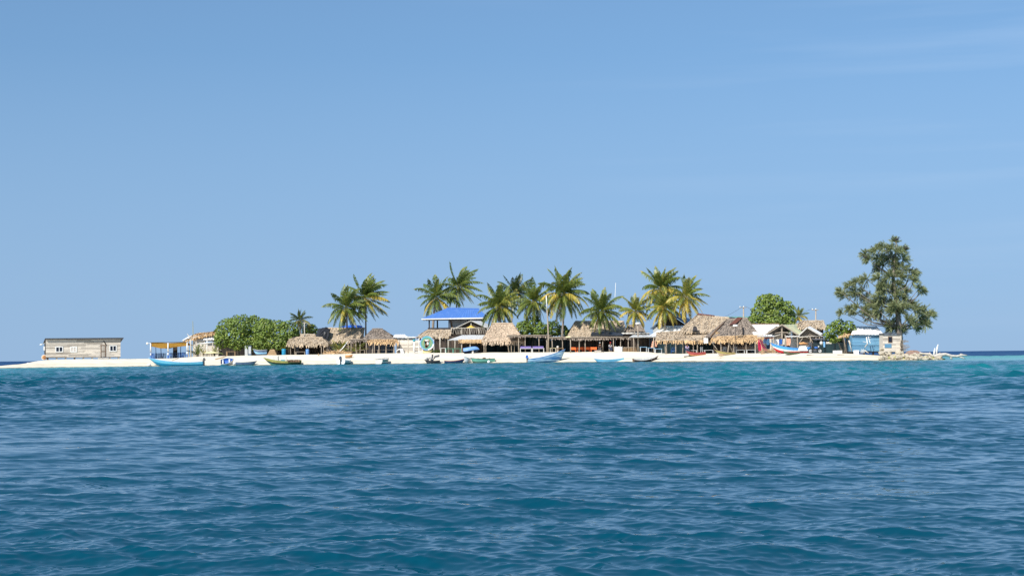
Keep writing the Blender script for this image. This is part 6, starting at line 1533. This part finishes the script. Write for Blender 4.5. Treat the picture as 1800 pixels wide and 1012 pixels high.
def motorcycle():
    b = spot(1433, 11.0); t = thing('motorcycle', 'parked motorcycle with a blue tank behind the stern of the red and blue boat', 'motorcycle', b)
    for x in (-.62, .62):
        w = bpy.data.objects.new('wheel', None); COL.objects.link(w); w.parent = t; w.location = (x, 0, .3)
        m = MB(); n = 18; m.tube([Vector((.27 * math.cos(k * 6.2832 / n), 0, .27 * math.sin(k * 6.2832 / n))) for k in range(n + 1)], .055, 6); m.build('tyre', M['rubber'], None).parent = w
        m = MB(); m.lathe([(.21, -.01), (.21, .01)], (0, 0, 0), 16); m.v = [(p[0], p[2], p[1]) for p in m.v]; m.build('rim', M['grey_white'], None).parent = w
    m = MB(); m.tube([(-.62, 0, .3), (-.1, 0, .38), (.25, 0, .75), (.62, 0, .3)], .05, 6); m.box(-.25, .15, -.12, .12, .22, .48); m.tube([(.30, 0, .70), (.36, 0, 1.02)], .03, 6); m.build('frame', M['dark_grey'], None).parent = t
    m = MB(); m.ball((.12, 0, .72), (.30, .14, .14), 10, 7); m.build('tank', M['blue'], None, True).parent = t
    m = MB(); m.box(-.62, -.12, -.13, .13, .68, .76); m.build('seat', M['black'], None).parent = t
    m = MB(); m.tube([(.34, -.33, 1.04), (.38, 0, 1.02), (.34, .33, 1.04)], .022, 6); m.build('handlebar', M['dark_grey'], None).parent = t
    m = MB(); m.ball((.46, 0, .86), .10, 9, 6); m.build('headlight', M['lamp'], None, True).parent = t
motorcycle()
sp = spot(1419, 12.4); m = MB(); m.tube([W(1405, 604, sp.y), W(1412, 603, sp.y), W(1420, 604.5, sp.y)], [.12, .16, .10], 7); single(m, 'rolled_mat', [M['orange_tan']], 'orange-brown rolled mat hanging under the pale canopy', 'mat', None, None, True)
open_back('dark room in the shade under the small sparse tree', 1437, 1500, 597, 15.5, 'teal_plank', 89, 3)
b = spot(1444, 12.2); m = MB(); m.ball(b + Vector((0, 0, 1.35)), (.22, .22, .25), 10, 7, 0); m.tube([b + Vector((0, 0, 1.6)), b + Vector((0, 0, 2.1))], .012, 4); single(m, 'hanging_float', [M['off_white']], 'white fishing float hung under the sparse tree', 'float', None, None, True)
wash('pale blue towel hung under the sparse tree', [(1447, 1450, 600), (1447.5, 1450.5, 605), (1448, 1450.5, 610)], 'sky_blue', 12.3)
wash('grey-white cloth hung under the sparse tree, right of the towel', [(1452, 1463, 600.5), (1452, 1462.5, 604)], 'off_white', 12.4)
wb = spot(1473, 9.8); m = MB(); k = wb.y / F; m.box(wb.x - 7.3 * k, wb.x + 7.3 * k, wb.y, wb.y + .6, wb.z - .05, wb.z + 5 * k); m.box(wb.x - 7.5 * k, wb.x + 7.5 * k, wb.y - .03, wb.y + .63, wb.z + 5 * k + .002, wb.z + 5.4 * k); single(m, 'white_chest', [M['white']], 'long low white chest in front of the sparse tree', 'chest', None, wb)
wb = spot(1505, 10.5); m = MB(); m.hexa([(wb.x - .28, wb.y - .25, wb.z - .05), (wb.x + .28, wb.y - .25, wb.z - .05), (wb.x + .28, wb.y + .25, wb.z - .05), (wb.x - .28, wb.y + .25, wb.z - .05)], [(wb.x - .30, wb.y - .28, wb.z + .52), (wb.x + .30, wb.y - .28, wb.z + .52), (wb.x + .30, wb.y + .28, wb.z + .52), (wb.x - .30, wb.y + .28, wb.z + .52)]); single(m, 'white_bin', [M['white']], 'square white bin at the left foot of the blue wall', 'bin', None, wb)
m = MB(); b = spot(1497, 10.6); m.tube([W(1493, 602, b.y), W(1497.5, 617.5, b.y)], .05, 6); m.tube([W(1492, 598, b.y + .1), W(1495, 605, b.y)], .10, 6); single(m, 'leaning_pole', [M['post_pale']], 'pale forked pole leaning left of the white bin', 'pole', None, None, True)
Y = YS(1487) + 11.0; t = thing('leaf_awning', 'small brown leaf awning tucked under the sparse tree', 'awning', W(1487, 591, Y)); m = MB(); rng = random.Random(90); thatch(m, W(1474, 590, Y), W(1500, 589, Y), W(1498, 581.5, Y + 1.5), W(1479, 582.5, Y + 1.5), rng, 12, .5, .3, .08); m.build('roof', M['thatch_gold'], t); m = MB(); m.tube([W(1474, 591, Y), W(1483, 592, Y), W(1487, 618, Y)], .06, 6); m.build('post', M['post'], t, True)

# ------------------------------------------------------------------ blue house and wooden hut at the right end
def blue_wall_house():
    rng = random.Random(91); Y = YS(1525) + 12.2; g = spot(1525, 12.2); t = thing('blue_plank_house', 'blue plank house with a patchy white roof near the right end', 'house', g)
    x0, x1, x2 = X_(1498, Y), X_(1552, Y), X_(1585, Y); zb, zt = Z_(1525, 617.3, Y), Z_(1525, 588.5, Y)
    m = MB(); boards(m, x0, x1, Y, zb, zt, .2, rng); m.box(x0, x0 + .05, Y + .06, Y + 4.5, zb, zt); m.box(x1 - .05, x1, Y + .06, Y + 4.5, zb, zt); m.build('wall', M['wall_blue'], t)
    m = MB(); a, b, c, e = W(1496, 587.5, Y - .35), W(1554, 588, Y - .35), W(1541, 573.5, Y + 3.2), W(1501, 573, Y + 3.2); m.ribbed(a, b, c, e, 22, .025, jit=.03); m.ribbed(e, c, Vector((b.x, Y + 6.5, b.z)), Vector((a.x, Y + 6.5, a.z)), 22, .025); m.build('roof', M['zinc_white'], t)
    m = MB(); m.ribbed(b + Vector((.02, .1, .0)), b + Vector((.6, 6, .1)), c + Vector((0, .2, .05)), c + Vector((-.1, .0, .05)), 10, .025); m.build('roof_side', M['zinc_blue'], t)
    m = MB(); m.box(x0 - .1, x1, Y + .1, Y + 4.3, zb - .12, zb - .005); 
    for p in (1503, 1520, 1536, 1549): m.box(X_(p, Y) - .1, X_(p, Y) + .1, Y + .3, Y + .5, g.z - .2, zb - .122)
    m.build('footing', M['dark_plank'], t)
blue_wall_house()
def end_hut():
    rng = random.Random(92); Y = YS(1568) + 11.9; g = spot(1568, 11.9); t = thing('plank_hut', 'weathered plank hut with one dark window, right of the blue house', 'hut', g); x0, x1 = X_(1552.5, Y), X_(1583.5, Y); zb, zt = Z_(1568, 617.2, Y), Z_(1568, 587.8, Y)
    m = MB(); boards(m, x0, x1, Y, zb, zt, .19, rng, gaps=.015); m.box(x0 + .03, x1 - .03, Y + .07, Y + .1, zb, zt - .03); m.box(x1 - .06, x1, Y + .1, Y + 3.5, zb, zt); m.box(x0, x0 + .06, Y + .1, Y + 3.5, zb, zt); m.build('wall', M['grey_plank'], t)
    m = MB(); m.box(x1 - .05, x1 + .09, Y - .06, Y + .05, zb - .3, zt + .05); m.build('corner_post', M['post_pale'], t)
    f = MB(); wx0, wx1, wz0, wz1 = X_(1562, Y), X_(1568, Y), Z_(1565, 601, Y), Z_(1565, 592, Y); f.box(wx0 - .05, wx1 + .05, Y - .05, Y - .018, wz0 - .06, wz0); f.box(wx0 - .05, wx1 + .05, Y - .05, Y - .018, wz1, wz1 + .05); f.box(wx0 - .05, wx0, Y - .05, Y - .018, wz0, wz1); f.box(wx1, wx1 + .05, Y - .05, Y - .018, wz0, wz1); w = f.build('window', M['brown_wood'], t)
    m = MB(); m.box(wx0, wx1, Y - .035, Y - .02, wz0, wz1); m.build('pane', M['pane'], None).parent = w; m2 = [o for o in w.children][0]; m2.data.transform(Matrix.Translation(-root_loc(w)))
    m = MB(); m.box(X_(1555, Y), X_(1567, Y), Y - .045, Y - .02, Z_(1561, 611, Y), Z_(1561, 604, Y)); m.build('blue_patch', M['wall_blue'], t)
    m = MB(); m.slab([(x0 - .1, Y - .2, zt + .1), (x1 + .15, Y - .2, zt + .1), (x1 + .15, Y + 3.7, zt + .25), (x0 - .1, Y + 3.7, zt + .25)], .07); m.build('roof', M['dark_grey'], t)
    m = MB(); m.box(x0, x1, Y + .15, Y + 3.3, zb - .14, zb - .004); m.box(x0 + .2, x0 + .5, Y + .3, Y + .6, g.z - .4, zb - .142); m.box(x1 - .6, x1 - .3, Y + .3, Y + .6, g.z - .5, zb - .142); m.build('footing', M['post_pale'], t)
end_hut()
# broken chair and sticks before the blue wall
b = spot(1521, 10.4); t = thing('broken_chair', 'broken pale wooden chair hooked high on sticks before the blue wall', 'chair', b); Y = b.y; m = MB()
m.beam(W(1523, 592, Y + .6), W(1524.5, 603, Y + .6), .13, .04); m.beam(W(1526, 591, Y + .6), W(1529.5, 603, Y + .6), .09, .04); m.beam(W(1516.5, 600, Y + .6), W(1523, 601.5, Y + .6), .07, .04); m.beam(W(1526, 593, Y + .57), W(1531, 592, Y + .57), .05, .03); m.beam(W(1527, 597, Y + .57), W(1531, 596.5, Y + .57), .05, .03); m.build('back_slats', M['bone_white'], t)
m = MB(); m.tube([W(1525.5, 603.5, Y + .5), W(1521, 609, Y + .2), W(1519.5, 617, Y)], .06, 6); m.tube([W(1520, 615.5, Y), W(1527, 620.5, Y - .1)], .07, 6); m.build('stick', M['post_pale'], t, True)
m = MB()
for k in range(4): m.tube([W(1513 + k * 2, 620, Y - .2), W(1514.5 + k * 1.6, 613.5 + k % 2, Y)], .045, 5)
m.build('stakes', M['sea_green'] if False else M['grey_white'], t)
# stacked wood at the end hut
b = spot(1592, 11.5); rng = random.Random(93); m = MB(); Y = b.y
for k in range(16):
    y = 617 - k * 1.25; l, r = 1584 + rng.uniform(0, 3), 1597 - k * .3 + rng.uniform(-7, 5); z = Z_(1590, y, Y); m.box(X_(l, Y), X_(r, Y), Y - .3 + .02 * k, Y + .6, z, z + .06, 0, rng.random())
single(m, 'timber_stack', [M['shade_grey_plank']], 'untidy stack of grey boards against the right side of the plank hut', 'timber', None, b)
# rocks
rng = random.Random(94); protos = []
for k in range(5):
    m = MB(); r = random.Random(200 + k); m.ball((0, 0, .12), (.30, .26, .20), 9, 6, 0, .5, .28, r); o = single(m, 'rock', [M['rock']], '', 'rock', 'rocks heaped at the right tip of the island', (0, 0, 0)); protos.append(o)
used = set()
for k in range(72):
    px = rng.uniform(1546, 1652); f = (px - 1546) / 106
    d = rng.uniform(.6, 9.5 - 6.5 * f); kk = rng.randrange(5); o = protos[kk]
    if kk in used: o = o.copy(); COL.objects.link(o)
    used.add(kk); hump = 1.0 + 1.1 * math.exp(-((px - 1598) / 24) ** 2)
    p = spot(px, d); sc = rng.uniform(.5, 1.5); p.z = max(p.z, -.1) + (rng.random() ** 1.5) * .55 * hump * (1 - f * .6) * (d / 6)
    o.location = p; o.scale = (sc * rng.uniform(.8, 1.4), sc, sc * rng.uniform(.7, 1.2)); o.rotation_euler = (rng.uniform(-.3, .3), rng.uniform(-.3, .3), rng.uniform(0, 6)); o['label'] = 'pale rough rock in the heap at the right tip of the island'
b = spot(1607, 5.5); m = MB(); m.ball(b + Vector((0, .3, .25)), (1.15, .7, .75), 14, 8, 0, .5, .12, random.Random(5)); single(m, 'boulder', [M['rock_red']], 'reddish boulder topping the heap of pale rocks', 'rock', None, b)
for px, dd, w, l in ((1578, 2.2, 1.5, 'mossy green-brown rock slab at the waterline below the plank hut'), (1622, 2.0, 2.2, 'long yellow-green mossy rock slab at the waterline near the driftwood'), (1640, 2.2, 1.4, 'yellow-green mossy rock at the very tip under the driftwood')):
    b = spot(px, dd); m = MB(); m.ball(b + Vector((0, .2, .05)), (w, .6, .26), 14, 7, 0, .5, .16, random.Random(int(px))); single(m, 'mossy_rock', [M['moss']], l, 'rock', None, b)
b = spot(1590, 6.5); m = MB(); m.ball(b + Vector((0, .6, -.25)), (2.6, 2.0, .72), 26, 12, 0, .5, .10, random.Random(6)); single(m, 'rubble_mound', [M['rock']], 'mound of pale coral rubble under the rocks at the right tip', 'rubble', None, b)
# driftwood
Y = YS(1650) + 2.0; m = MB()
m.tube([W(1642, 627, Y), W(1648, 624, Y), W(1662, 622.5, Y), W(1672, 625.5, Y), W(1682, 626, Y), W(1690, 624, Y), W(1700, 624.3, Y)], [.20, .20, .19, .17, .15, .13, .07], 8)
m.tube([W(1672, 625.5, Y), W(1671, 629, Y), W(1674, 631, Y - .1)], [.12, .12, .08], 6); m.tube([W(1684, 626, Y), W(1692, 628.5, Y), W(1697, 630.5, Y)], [.09, .08, .04], 6); m.tube([W(1686, 625, Y), W(1689, 622, Y), W(1692, 622, Y)], [.09, .08, .06], 6); m.tube([W(1646, 625, Y), W(1653, 620, Y)], [.11, .08], 6)
single(m, 'driftwood_log', [M['drift']], 'long bleached driftwood log reaching out over the water at the right tip', 'driftwood', None, W(1645, 630, Y), True)
m = MB(); m.tube([W(1616, 620, Y + 1), W(1622, 621.5, Y + 1), W(1634, 622, Y + .9), W(1641, 626.5, Y + .6)], [.10, .13, .15, .17], 8); m.tube([W(1633, 622, Y + .9), W(1634, 619, Y + .9), W(1638, 624, Y + .8)], [.10, .09, .08], 6); single(m, 'driftwood_log', [M['drift']], 'shorter driftwood log lying on the rocks, left of the two white upright slabs', 'driftwood', None, W(1630, 627, Y + .9), True)
for pts, l in ((((1641.5, 627), (1642.2, 618), (1643.2, 611.5)), 'shorter white pointed slab standing up at the driftwood'), (((1646, 624), (1647, 613), (1649, 605)), 'taller white pointed slab standing up at the driftwood')):
    m = MB(); m.tube([W(x, y, Y + .2) for x, y in pts], [.10, .13 if 'taller' in l else .10, .04], 6); single(m, 'upright_slab', [M['bone_white']], l, 'driftwood', None, W(pts[0][0], pts[0][1], Y + .2), True)

# ------------------------------------------------------------------ boats along the beach
boat('long cyan fishing boat with a high bow at the left end of the beach', 357, 261, 641.5, -.3, (7.5, 7.2, 15), 1.7, ['cyan', 'cyan', 'cyan_deep', 'cyan_deep', 'cyan'], 'sky_blue', 'cyan', 'dark_grey', 4, 0, .04, dip=.12, rise=.5)
m = MB(); Y = YS(307) - .2; m.tube([W(302, 633.4, Y), W(314, 629.5, Y)], [.03, .05], 6); single(m, 'oar', [M['brown_wood']], 'brown oar sticking out over the side of the long cyan boat', 'oar', None, None)
m = MB(); Y = YS(388) + 5; m.tube([W(378, 631.3, Y), W(391, 628.0, Y), W(398, 625.8, Y)], [.07, .10, .05], 7); single(m, 'driftwood_branch', [M['tan_wood']], 'tan branch lying on the sand above the tilted blue dinghy', 'driftwood', None, None, True)
boat('small deep blue dinghy tilted to show its inside, beside a white float', 389, 412, 639.5, .9, (7, 7.5, 9), 1.5, ['off_white', 'off_white', 'grey_white', 'concrete'], 'grey_white', 'blue', None, 2, .60, .12, name='dinghy', pitch=.12, dip=.0, rise=.3)
buoy(412.5, .4, .30, 'bone_white', 'white float at the waterline right of the tilted blue dinghy')
boat('low slate-blue skiff with a stick in it, beside the tilted dinghy', 415, 452, 640, -.2, (5.8, 5.6, 7.5), 1.3, ['slate_blue', 'slate_blue', 'teal', 'slate_blue'], 'grey_white', 'off_white', None, 3, 0, .05, name='skiff', dip=.1)
boat('long yellow-green boat with a black stripe and a white cabin box', 529, 463, 641.2, -.2, (8, 7, 13.3), 1.7, ['lichen', 'lichen', 'black', 'sea_green', 'sea_green'], 'lichen', 'off_white', None, 3, 0, .05, dip=.1)
Yb = YS(493) - .2; t = thing('cabin_box', 'white box with a teal hatch standing in the long yellow-green boat', 'box', W(494, 634, Yb)); m = MB(); s_ = Yb / F; c = W(486, 636, Yb); m.hexa([(c.x - .75, Yb - .35, c.z), (c.x + .3, Yb - .35, c.z), (c.x + .3, Yb + .45, c.z), (c.x - .75, Yb + .45, c.z)], [(c.x - .45, Yb - .3, c.z + .78), (c.x + .3, Yb - .3, c.z + .92), (c.x + .3, Yb + .4, c.z + .92), (c.x - .45, Yb + .4, c.z + .78)]); c2 = W(499, 636, Yb); m.box(c2.x - .75, c2.x + .5, Yb - .36, Yb + .42, c2.z, c2.z + .42); m.box(c2.x + .32, c2.x + .46, Yb - .2, Yb, c2.z + .422, c2.z + .9); m.build('box', M['off_white'], t)
m = MB(); m.box(c2.x - .4, c2.x + .2, Yb - .38, Yb - .362, c2.z + .12, c2.z + .34); m.build('hatch', M['teal'], t)
Yb = YS(517) - .3; c = W(517, 634.5, Yb); m = MB()
for k in range(5): m.box(c.x - .95 + k * .38, c.x - .62 + k * .38, Yb - .35, Yb + .3, c.z - .15, c.z + .2 + .03 * (k % 2), 0, .2 * k)
single(m, 'boat_crates', [M['brown_wood']], 'row of brown crates in the stern of the long yellow-green boat', 'crates', None, None)
def small_boat_end(label, px, py, d, w, h, cols, gun, inner, motor, yaw, group=None):
    return boat(label, px - w, px + w, py, d, h, 1.75, cols, gun, inner, motor, 2, 0, yaw, name='dinghy', dip=.08, rise=.3)
boat('white and teal dinghy seen stern-on with a dark blue motor in the middle', 601, 613, 640.3, -.1, (7.5, 7.2, 9.5), 1.75, ['white', 'white', 'teal', 'sea_green', 'teal'], 'white', 'white', 'navy', 2, 0, 1.22, name='dinghy', dip=.1, rise=.3)
boat('small orange rowing boat behind the white and teal dinghy', 607, 620, 630, 5, (5.0, 4.6, 6), .9, ['orange_tan', 'tan_wood', 'orange_tan'], 'orange_tan', 'tan_wood', None, 1, 0, .1, name='rowing_boat', dip=.02, rise=.2)
boat('white dinghy with an arched dark rim seen end-on, alone on the sand', 667, 680, 639.4, -.1, (8, 8.5, 10.5), 1.6, ['off_white', 'sea_green', 'white', 'black', 'black'], 'dark_grey', 'white', None, 2, 0, 1.2, name='dinghy', dip=.08, rise=.3)
boat('short black boat with a motor tilted up and gear piled in it', 773, 746, 637.3, -.1, (5, 4.5, 6.5), 1.4, ['black', 'dark_grey', 'black', 'black'], 'dark_grey', 'dark_grey', None, 2, 0, .1, name='skiff', dip=.1)
Y = YS(762) + .1; m = MB(); rng = random.Random(97); p = W(764, 628.5, Y); m.hexa([p + Vector((-.1, -.2, 0)), p + Vector((.75, -.2, .12)), p + Vector((.75, .2, .12)), p + Vector((-.1, .2, 0))], [p + Vector((-.05, -.17, .28)), p + Vector((.72, -.17, .46)), p + Vector((.72, .17, .46)), p + Vector((-.05, .17, .28))]); m.box(p.x - .45, p.x - .2, Y - .15, Y + .15, p.z - .1, p.z + .5); m.beam(p + Vector((-.3, 0, -.4)), p + Vector((.1, 0, .1)), .14)
single(m, 'outboard_motor', [M['dark_grey']], 'dark outboard motor tilted up on the short black boat', 'motor', None, p + Vector((-.3, 0, -.4)))
m = MB(); p = W(755, 632, Y)
for k in range(9): m.ball(p + Vector((rng.uniform(-.55, .7), rng.uniform(-.3, .2), rng.uniform(-.1, .30))), rng.uniform(.12, .22), 8, 6, 0, .5, .2, rng)
single(m, 'net_heap', [M['concrete']], 'grey heap of nets in the short black boat', 'net', None, p)
b = spot(783, 1.2); b.z = .15
boat('low dark blue boat with a brown rim, left of the white bow', 781, 819, 637.3, -.3, (4.6, 4.4, 8.5), 1.2, ['navy', 'navy', 'slate_blue', 'navy'], 'dull_red', 'off_white', None, 3, 0, .06, name='skiff', dip=.1)
boat('small white boat, bow to the sea, between the dark blue and green boats', 824, 817, 638, .2, (8, 8, 11), .8, ['white', 'white', 'white', 'off_white'], 'white', 'white', None, 0, 0, 1.15, name='dinghy', dip=.05, rise=.25)
boat('long flat green boat with a squared stern', 870, 827, 636.5, -.1, (7.6, 7.2, 9), 1.4, ['sea_green', 'sea_green', 'sea_green', 'olive', 'black'], 'dark_wood', 'off_white', None, 3, 0, .03, name='flat_boat', dip=.1, rise=.2)
Y = YS(850) + .1; p = W(851, 629.6, Y); m = MB(); m.ball(p, (.28, .2, .14), 9, 6, 0, .5, .2, rng); m.ball(p + Vector((-.9, 0, -.05)), (.2, .15, .1), 8, 6); m.ball(p + Vector((.8, 0, -.06)), (.18, .15, .09), 8, 6); m.box(p.x - 1.1, p.x + 1.0, Y - .1, Y + .1, p.z - .2, p.z - .08); single(m, 'net_heap', [M['brown_wood']], 'brown coils of rope on top of the long flat green boat', 'rope', None, p - Vector((0, 0, .2)))
buoy(859, -.8, .24, 'bone_white', 'white float in the water below the long flat green boat')
boat('blue and white streaked fishing boat with a soaring bow and a motor', 928, 994, 637.3, -.2, (6.5, 11.5, 23), 1.8, ['streak_blue', 'streak_blue', 'streak_blue', 'streak_blue', 'navy'], 'mid_blue', 'cyan', 'blue', 4, 0, .05, dip=.12, rise=.32)
boat('low pale cyan skiff floating below the slatted grey crate', 1096, 1044, 635.5, -.3, (7, 4.4, 6.2), 1.3, ['cyan', 'sky_blue', 'cyan', 'teal'], 'sky_blue', 'off_white', None, 3, 0, .04, name='skiff', dip=.1, rise=.3)
boat('dark brown boat with a pale inside and a raised bow, right of the cyan skiff', 1113, 1158, 635.2, -.1, (5.5, 5.0, 11.5), 1.5, ['brown_wood', 'dark_wood', 'dark_wood', 'brown_wood', 'dull_red'], 'off_white', 'grey_white', None, 3, .12, .14, dip=.08, rise=.35, name='rowing_boat')
boat('dull red canoe lying on the upper beach below the long golden veranda', 1240, 1207, 626.0, 5.5, (5.6, 5.2, 9.0), .9, ['dull_red', 'dull_red', 'orange_tan', 'brown_wood'], 'dull_red', 'brown_wood', None, 2, 0, .05, name='canoe', dip=.02, rise=.45, pitch=.05)
boat('bare wooden canoe with a raised bow on the upper beach below the patched thatch', 1292, 1257, 625.5, 6.0, (3.8, 5, 10.0), .9, ['lichen', 'tan_wood', 'post_pale', 'post_pale'], 'tan_wood', 'tan_wood', None, 2, 0, .06, name='canoe', dip=.02, rise=.5, pitch=.04)
for px, d, l in ((1217, 5.2, 'dark log propping up the dull red canoe'), (1272, 5.6, 'tan log propping up the bare wooden canoe')):
    b = spot(px, d); m = MB(); m.tube([b + Vector((-.55, -.2, .05)), b + Vector((.4, .2, .05))], [.09, .11], 7); single(m, 'log', [M['dark_wood' if 'dark' in l else 'tan_wood']], l, 'log', None, b, True)
b = spot(1206, 4.2); m = MB(); m.tube([b + Vector((-.3, 0, .05)), b + Vector((.25, .05, .06))], [.07, .09], 7); single(m, 'log', [M['dark_wood']], 'short dark log on the sand below the bow of the dull red canoe', 'log', None, b, True)
boat('big motor boat with bright blue upper side and red hull, below the gabled sheds', 1424, 1354, 621.8, 8.6, (11, 9.5, 18.5), 1.9, ['bright_blue', 'bright_blue', 'white', 'red', 'red'], 'mid_blue', 'white', 'dark_grey', 3, 0, .10, name='motor_boat', dip=.02, rise=.40)
Y = YS(1411) + 8.4; p = W(1411, 612.5, Y); m = MB(); m.hexa([p + Vector((-.55, -.5, -.25)), p + Vector((.55, -.5, -.25)), p + Vector((.55, .5, -.25)), p + Vector((-.55, .5, -.25))], [p + Vector((-.38, -.35, .32)), p + Vector((.35, -.35, .32)), p + Vector((.35, .35, .32)), p + Vector((-.38, .35, .32))]); single(m, 'engine_cover', [M['white']], 'white engine cover on the stern of the red and blue boat', 'cover', None, p - Vector((0, 0, .25)))
boat('old grey-green canoe lying in front of the red and blue motor boat', 1405, 1376, 625.5, 6.2, (3.8, 3.2, 5.8), .8, ['olive', 'olive', 'brown_wood'], 'olive', 'off_white', None, 2, 0, .03, name='canoe', dip=.02, rise=.3, pitch=-.04)
for px, d, n_, l in ((1425, 5.0, 1.0, 'thin brown stick lying on the sand right of the grey-green canoe'), (1478, 5.6, .8, 'reddish stick on the sand below the long white chest'), (1270, 3.2, .7, 'thin stick on the sand below the bare wooden canoe')):
    b = spot(px, d); m = MB(); m.tube([b + Vector((-n_ / 2, .1, .03)), b + Vector((n_ / 2, -.1, .03))], .04, 5); single(m, 'stick', [M['brown_wood']], l, 'stick', None, b)
b = spot(560, 8); m = MB(); m.lathe([(.13, 0), (.10, .12), (.05, .3), (.02, .42)], b, 7); single(m, 'shell_lump', [M['tan_wood']], 'small brown cone standing on the open sand below the low shelter', 'stump', None, b)

# ------------------------------------------------------------------ people
def person(label, px, d, shirt, lower, seat_h, face=0.0, lean=.1, cap=None, skirt=False):
    b = spot(px, d); t = thing('person', label, 'person', b); t.rotation_euler = (0, 0, face)
    hip = seat_h + .08
    J = {'pel': ((0, 0, hip), .125), 'wst': ((0, .02 - lean * .3, hip + .20), .115), 'chs': ((0, -.02 - lean * .4, hip + .40), .135), 'nck': ((0, -.05 - lean * .5, hip + .55), .055), 'hd1': ((0, -.08 - lean * .5, hip + .66), .085), 'hd2': ((0, -.08 - lean * .5, hip + .78), .075)}
    E = [('pel', 'wst'), ('wst', 'chs'), ('chs', 'nck'), ('nck', 'hd1'), ('hd1', 'hd2')]
    J['nos'] = ((0, -.185 - lean * .5, hip + .68), .018); E.append(('hd1', 'nos'))
    for s, q in ((-1, 'l'), (1, 'r')):
        J['sh' + q] = ((s * .18, -.03 - lean * .4, hip + .46), .06); J['el' + q] = ((s * .25, -.10 - lean * .3, hip + .20), .042); J['wr' + q] = ((s * .13, -.34, hip + .12), .030); J['pm' + q] = ((s * .10, -.42, hip + .11), .030)
        E += [('chs', 'sh' + q), ('sh' + q, 'el' + q), ('el' + q, 'wr' + q), ('wr' + q, 'pm' + q)]
        for k in range(4):
            J['f%d' % k + q] = ((s * (.07 + .022 * k), -.46, hip + .10), .010); J['g%d' % k + q] = ((s * (.07 + .022 * k), -.49 - .008 * (k in (1, 2)), hip + .07), .008); E += [('pm' + q, 'f%d' % k + q), ('f%d' % k + q, 'g%d' % k + q)]
        J['th' + q] = ((s * .055, -.42, hip + .12), .011); E.append(('pm' + q, 'th' + q))
        J['hp' + q] = ((s * .09, -.04, hip - .02), .09); J['kn' + q] = ((s * .13, -.42, hip + .01), .062); J['an' + q] = ((s * .12, -.44, .09), .038); J['to' + q] = ((s * .13, -.60, .035), .03)
        E += [('pel', 'hp' + q), ('hp' + q, 'kn' + q), ('kn' + q, 'an' + q), ('an' + q, 'to' + q)]
    def skin(name, keys, mt, grow=1.0):
        ks = list(keys); me = bpy.data.meshes.new(name); me.from_pydata([J[k][0] for k in ks], [(ks.index(a), ks.index(c)) for a, c in E if a in ks and c in ks], []); me.materials.append(M[mt])
        o = bpy.data.objects.new(name, me); COL.objects.link(o); o.parent = t; md = o.modifiers.new('skin', 'SKIN'); md.use_smooth_shade = True
        for i, k in enumerate(ks): r = J[k][1] * grow; me.skin_vertices[0].data[i].radius = (r, r); me.skin_vertices[0].data[i].use_root = (i == 0)
        o.modifiers.new('smooth', 'SUBSURF').levels = 1; return o
    skin('body', J.keys(), 'skin')
    skin('shirt', ['pel', 'wst', 'chs', 'shl', 'shr', 'ell', 'elr'], shirt, 1.16)
    skin('skirt' if skirt else 'trousers', ['pel', 'hpl', 'hpr', 'knl', 'knr', 'anl', 'anr'], lower, 1.5 if skirt else 1.2)
    hc = Vector(J['hd2'][0]); m = MB(); m.ball(hc + Vector((0, .025, .0)), (.100, .112, .095), 12, 8)
    if skirt: m.ball(hc + Vector((0, .10, -.09)), (.075, .06, .11), 9, 6)
    m.build('hair', M['hair'], None, True).parent = t
    m = MB()
    for s in (-1, 1): m.ball(Vector(J['hd1'][0]) + Vector((s * .034, -.082, .045)), .012, 6, 5)
    m.build('eye', M['hair'], None).parent = t
    if cap: m = MB(); m.lathe([(.118, 0), (.112, .05), (.07, .10), (.01, .12)], hc + Vector((0, .01, .01)), 12); m.box(hc.x - .07, hc.x + .07, hc.y - .22, hc.y - .08, hc.z + .012, hc.z + .03); m.build('cap', M[cap], None, True).parent = t
    return b
person('person in a pink and lilac shirt sitting under the long golden veranda', 1207.5, 11.0, 'shirt_lilac', 'navy', .50, .25, .25, None, True)
person('person in black with a pale cap sitting right of the orange tables', 1055, 12.1, 'black', 'dark_grey', .46, -.2, .1, 'off_white')
person('person in a red cap and pale shirt sitting left of the white-sheeted table', 1072.5, 12.2, 'grey_white', 'navy', .48, .3, .2, 'red')
st = table('x', .42, .40, .46, 'post', 'post', 'stool', 'stool')
for p, d, h, l in ((1207.6, 11.05, 0, 'stool under the person in pink and lilac'), (1055, 12.15, -.02, 'stool under the person in black with a pale cap'), (1072.5, 12.25, 0, 'stool under the person in the red cap')): place(st, p, d, 0, l)
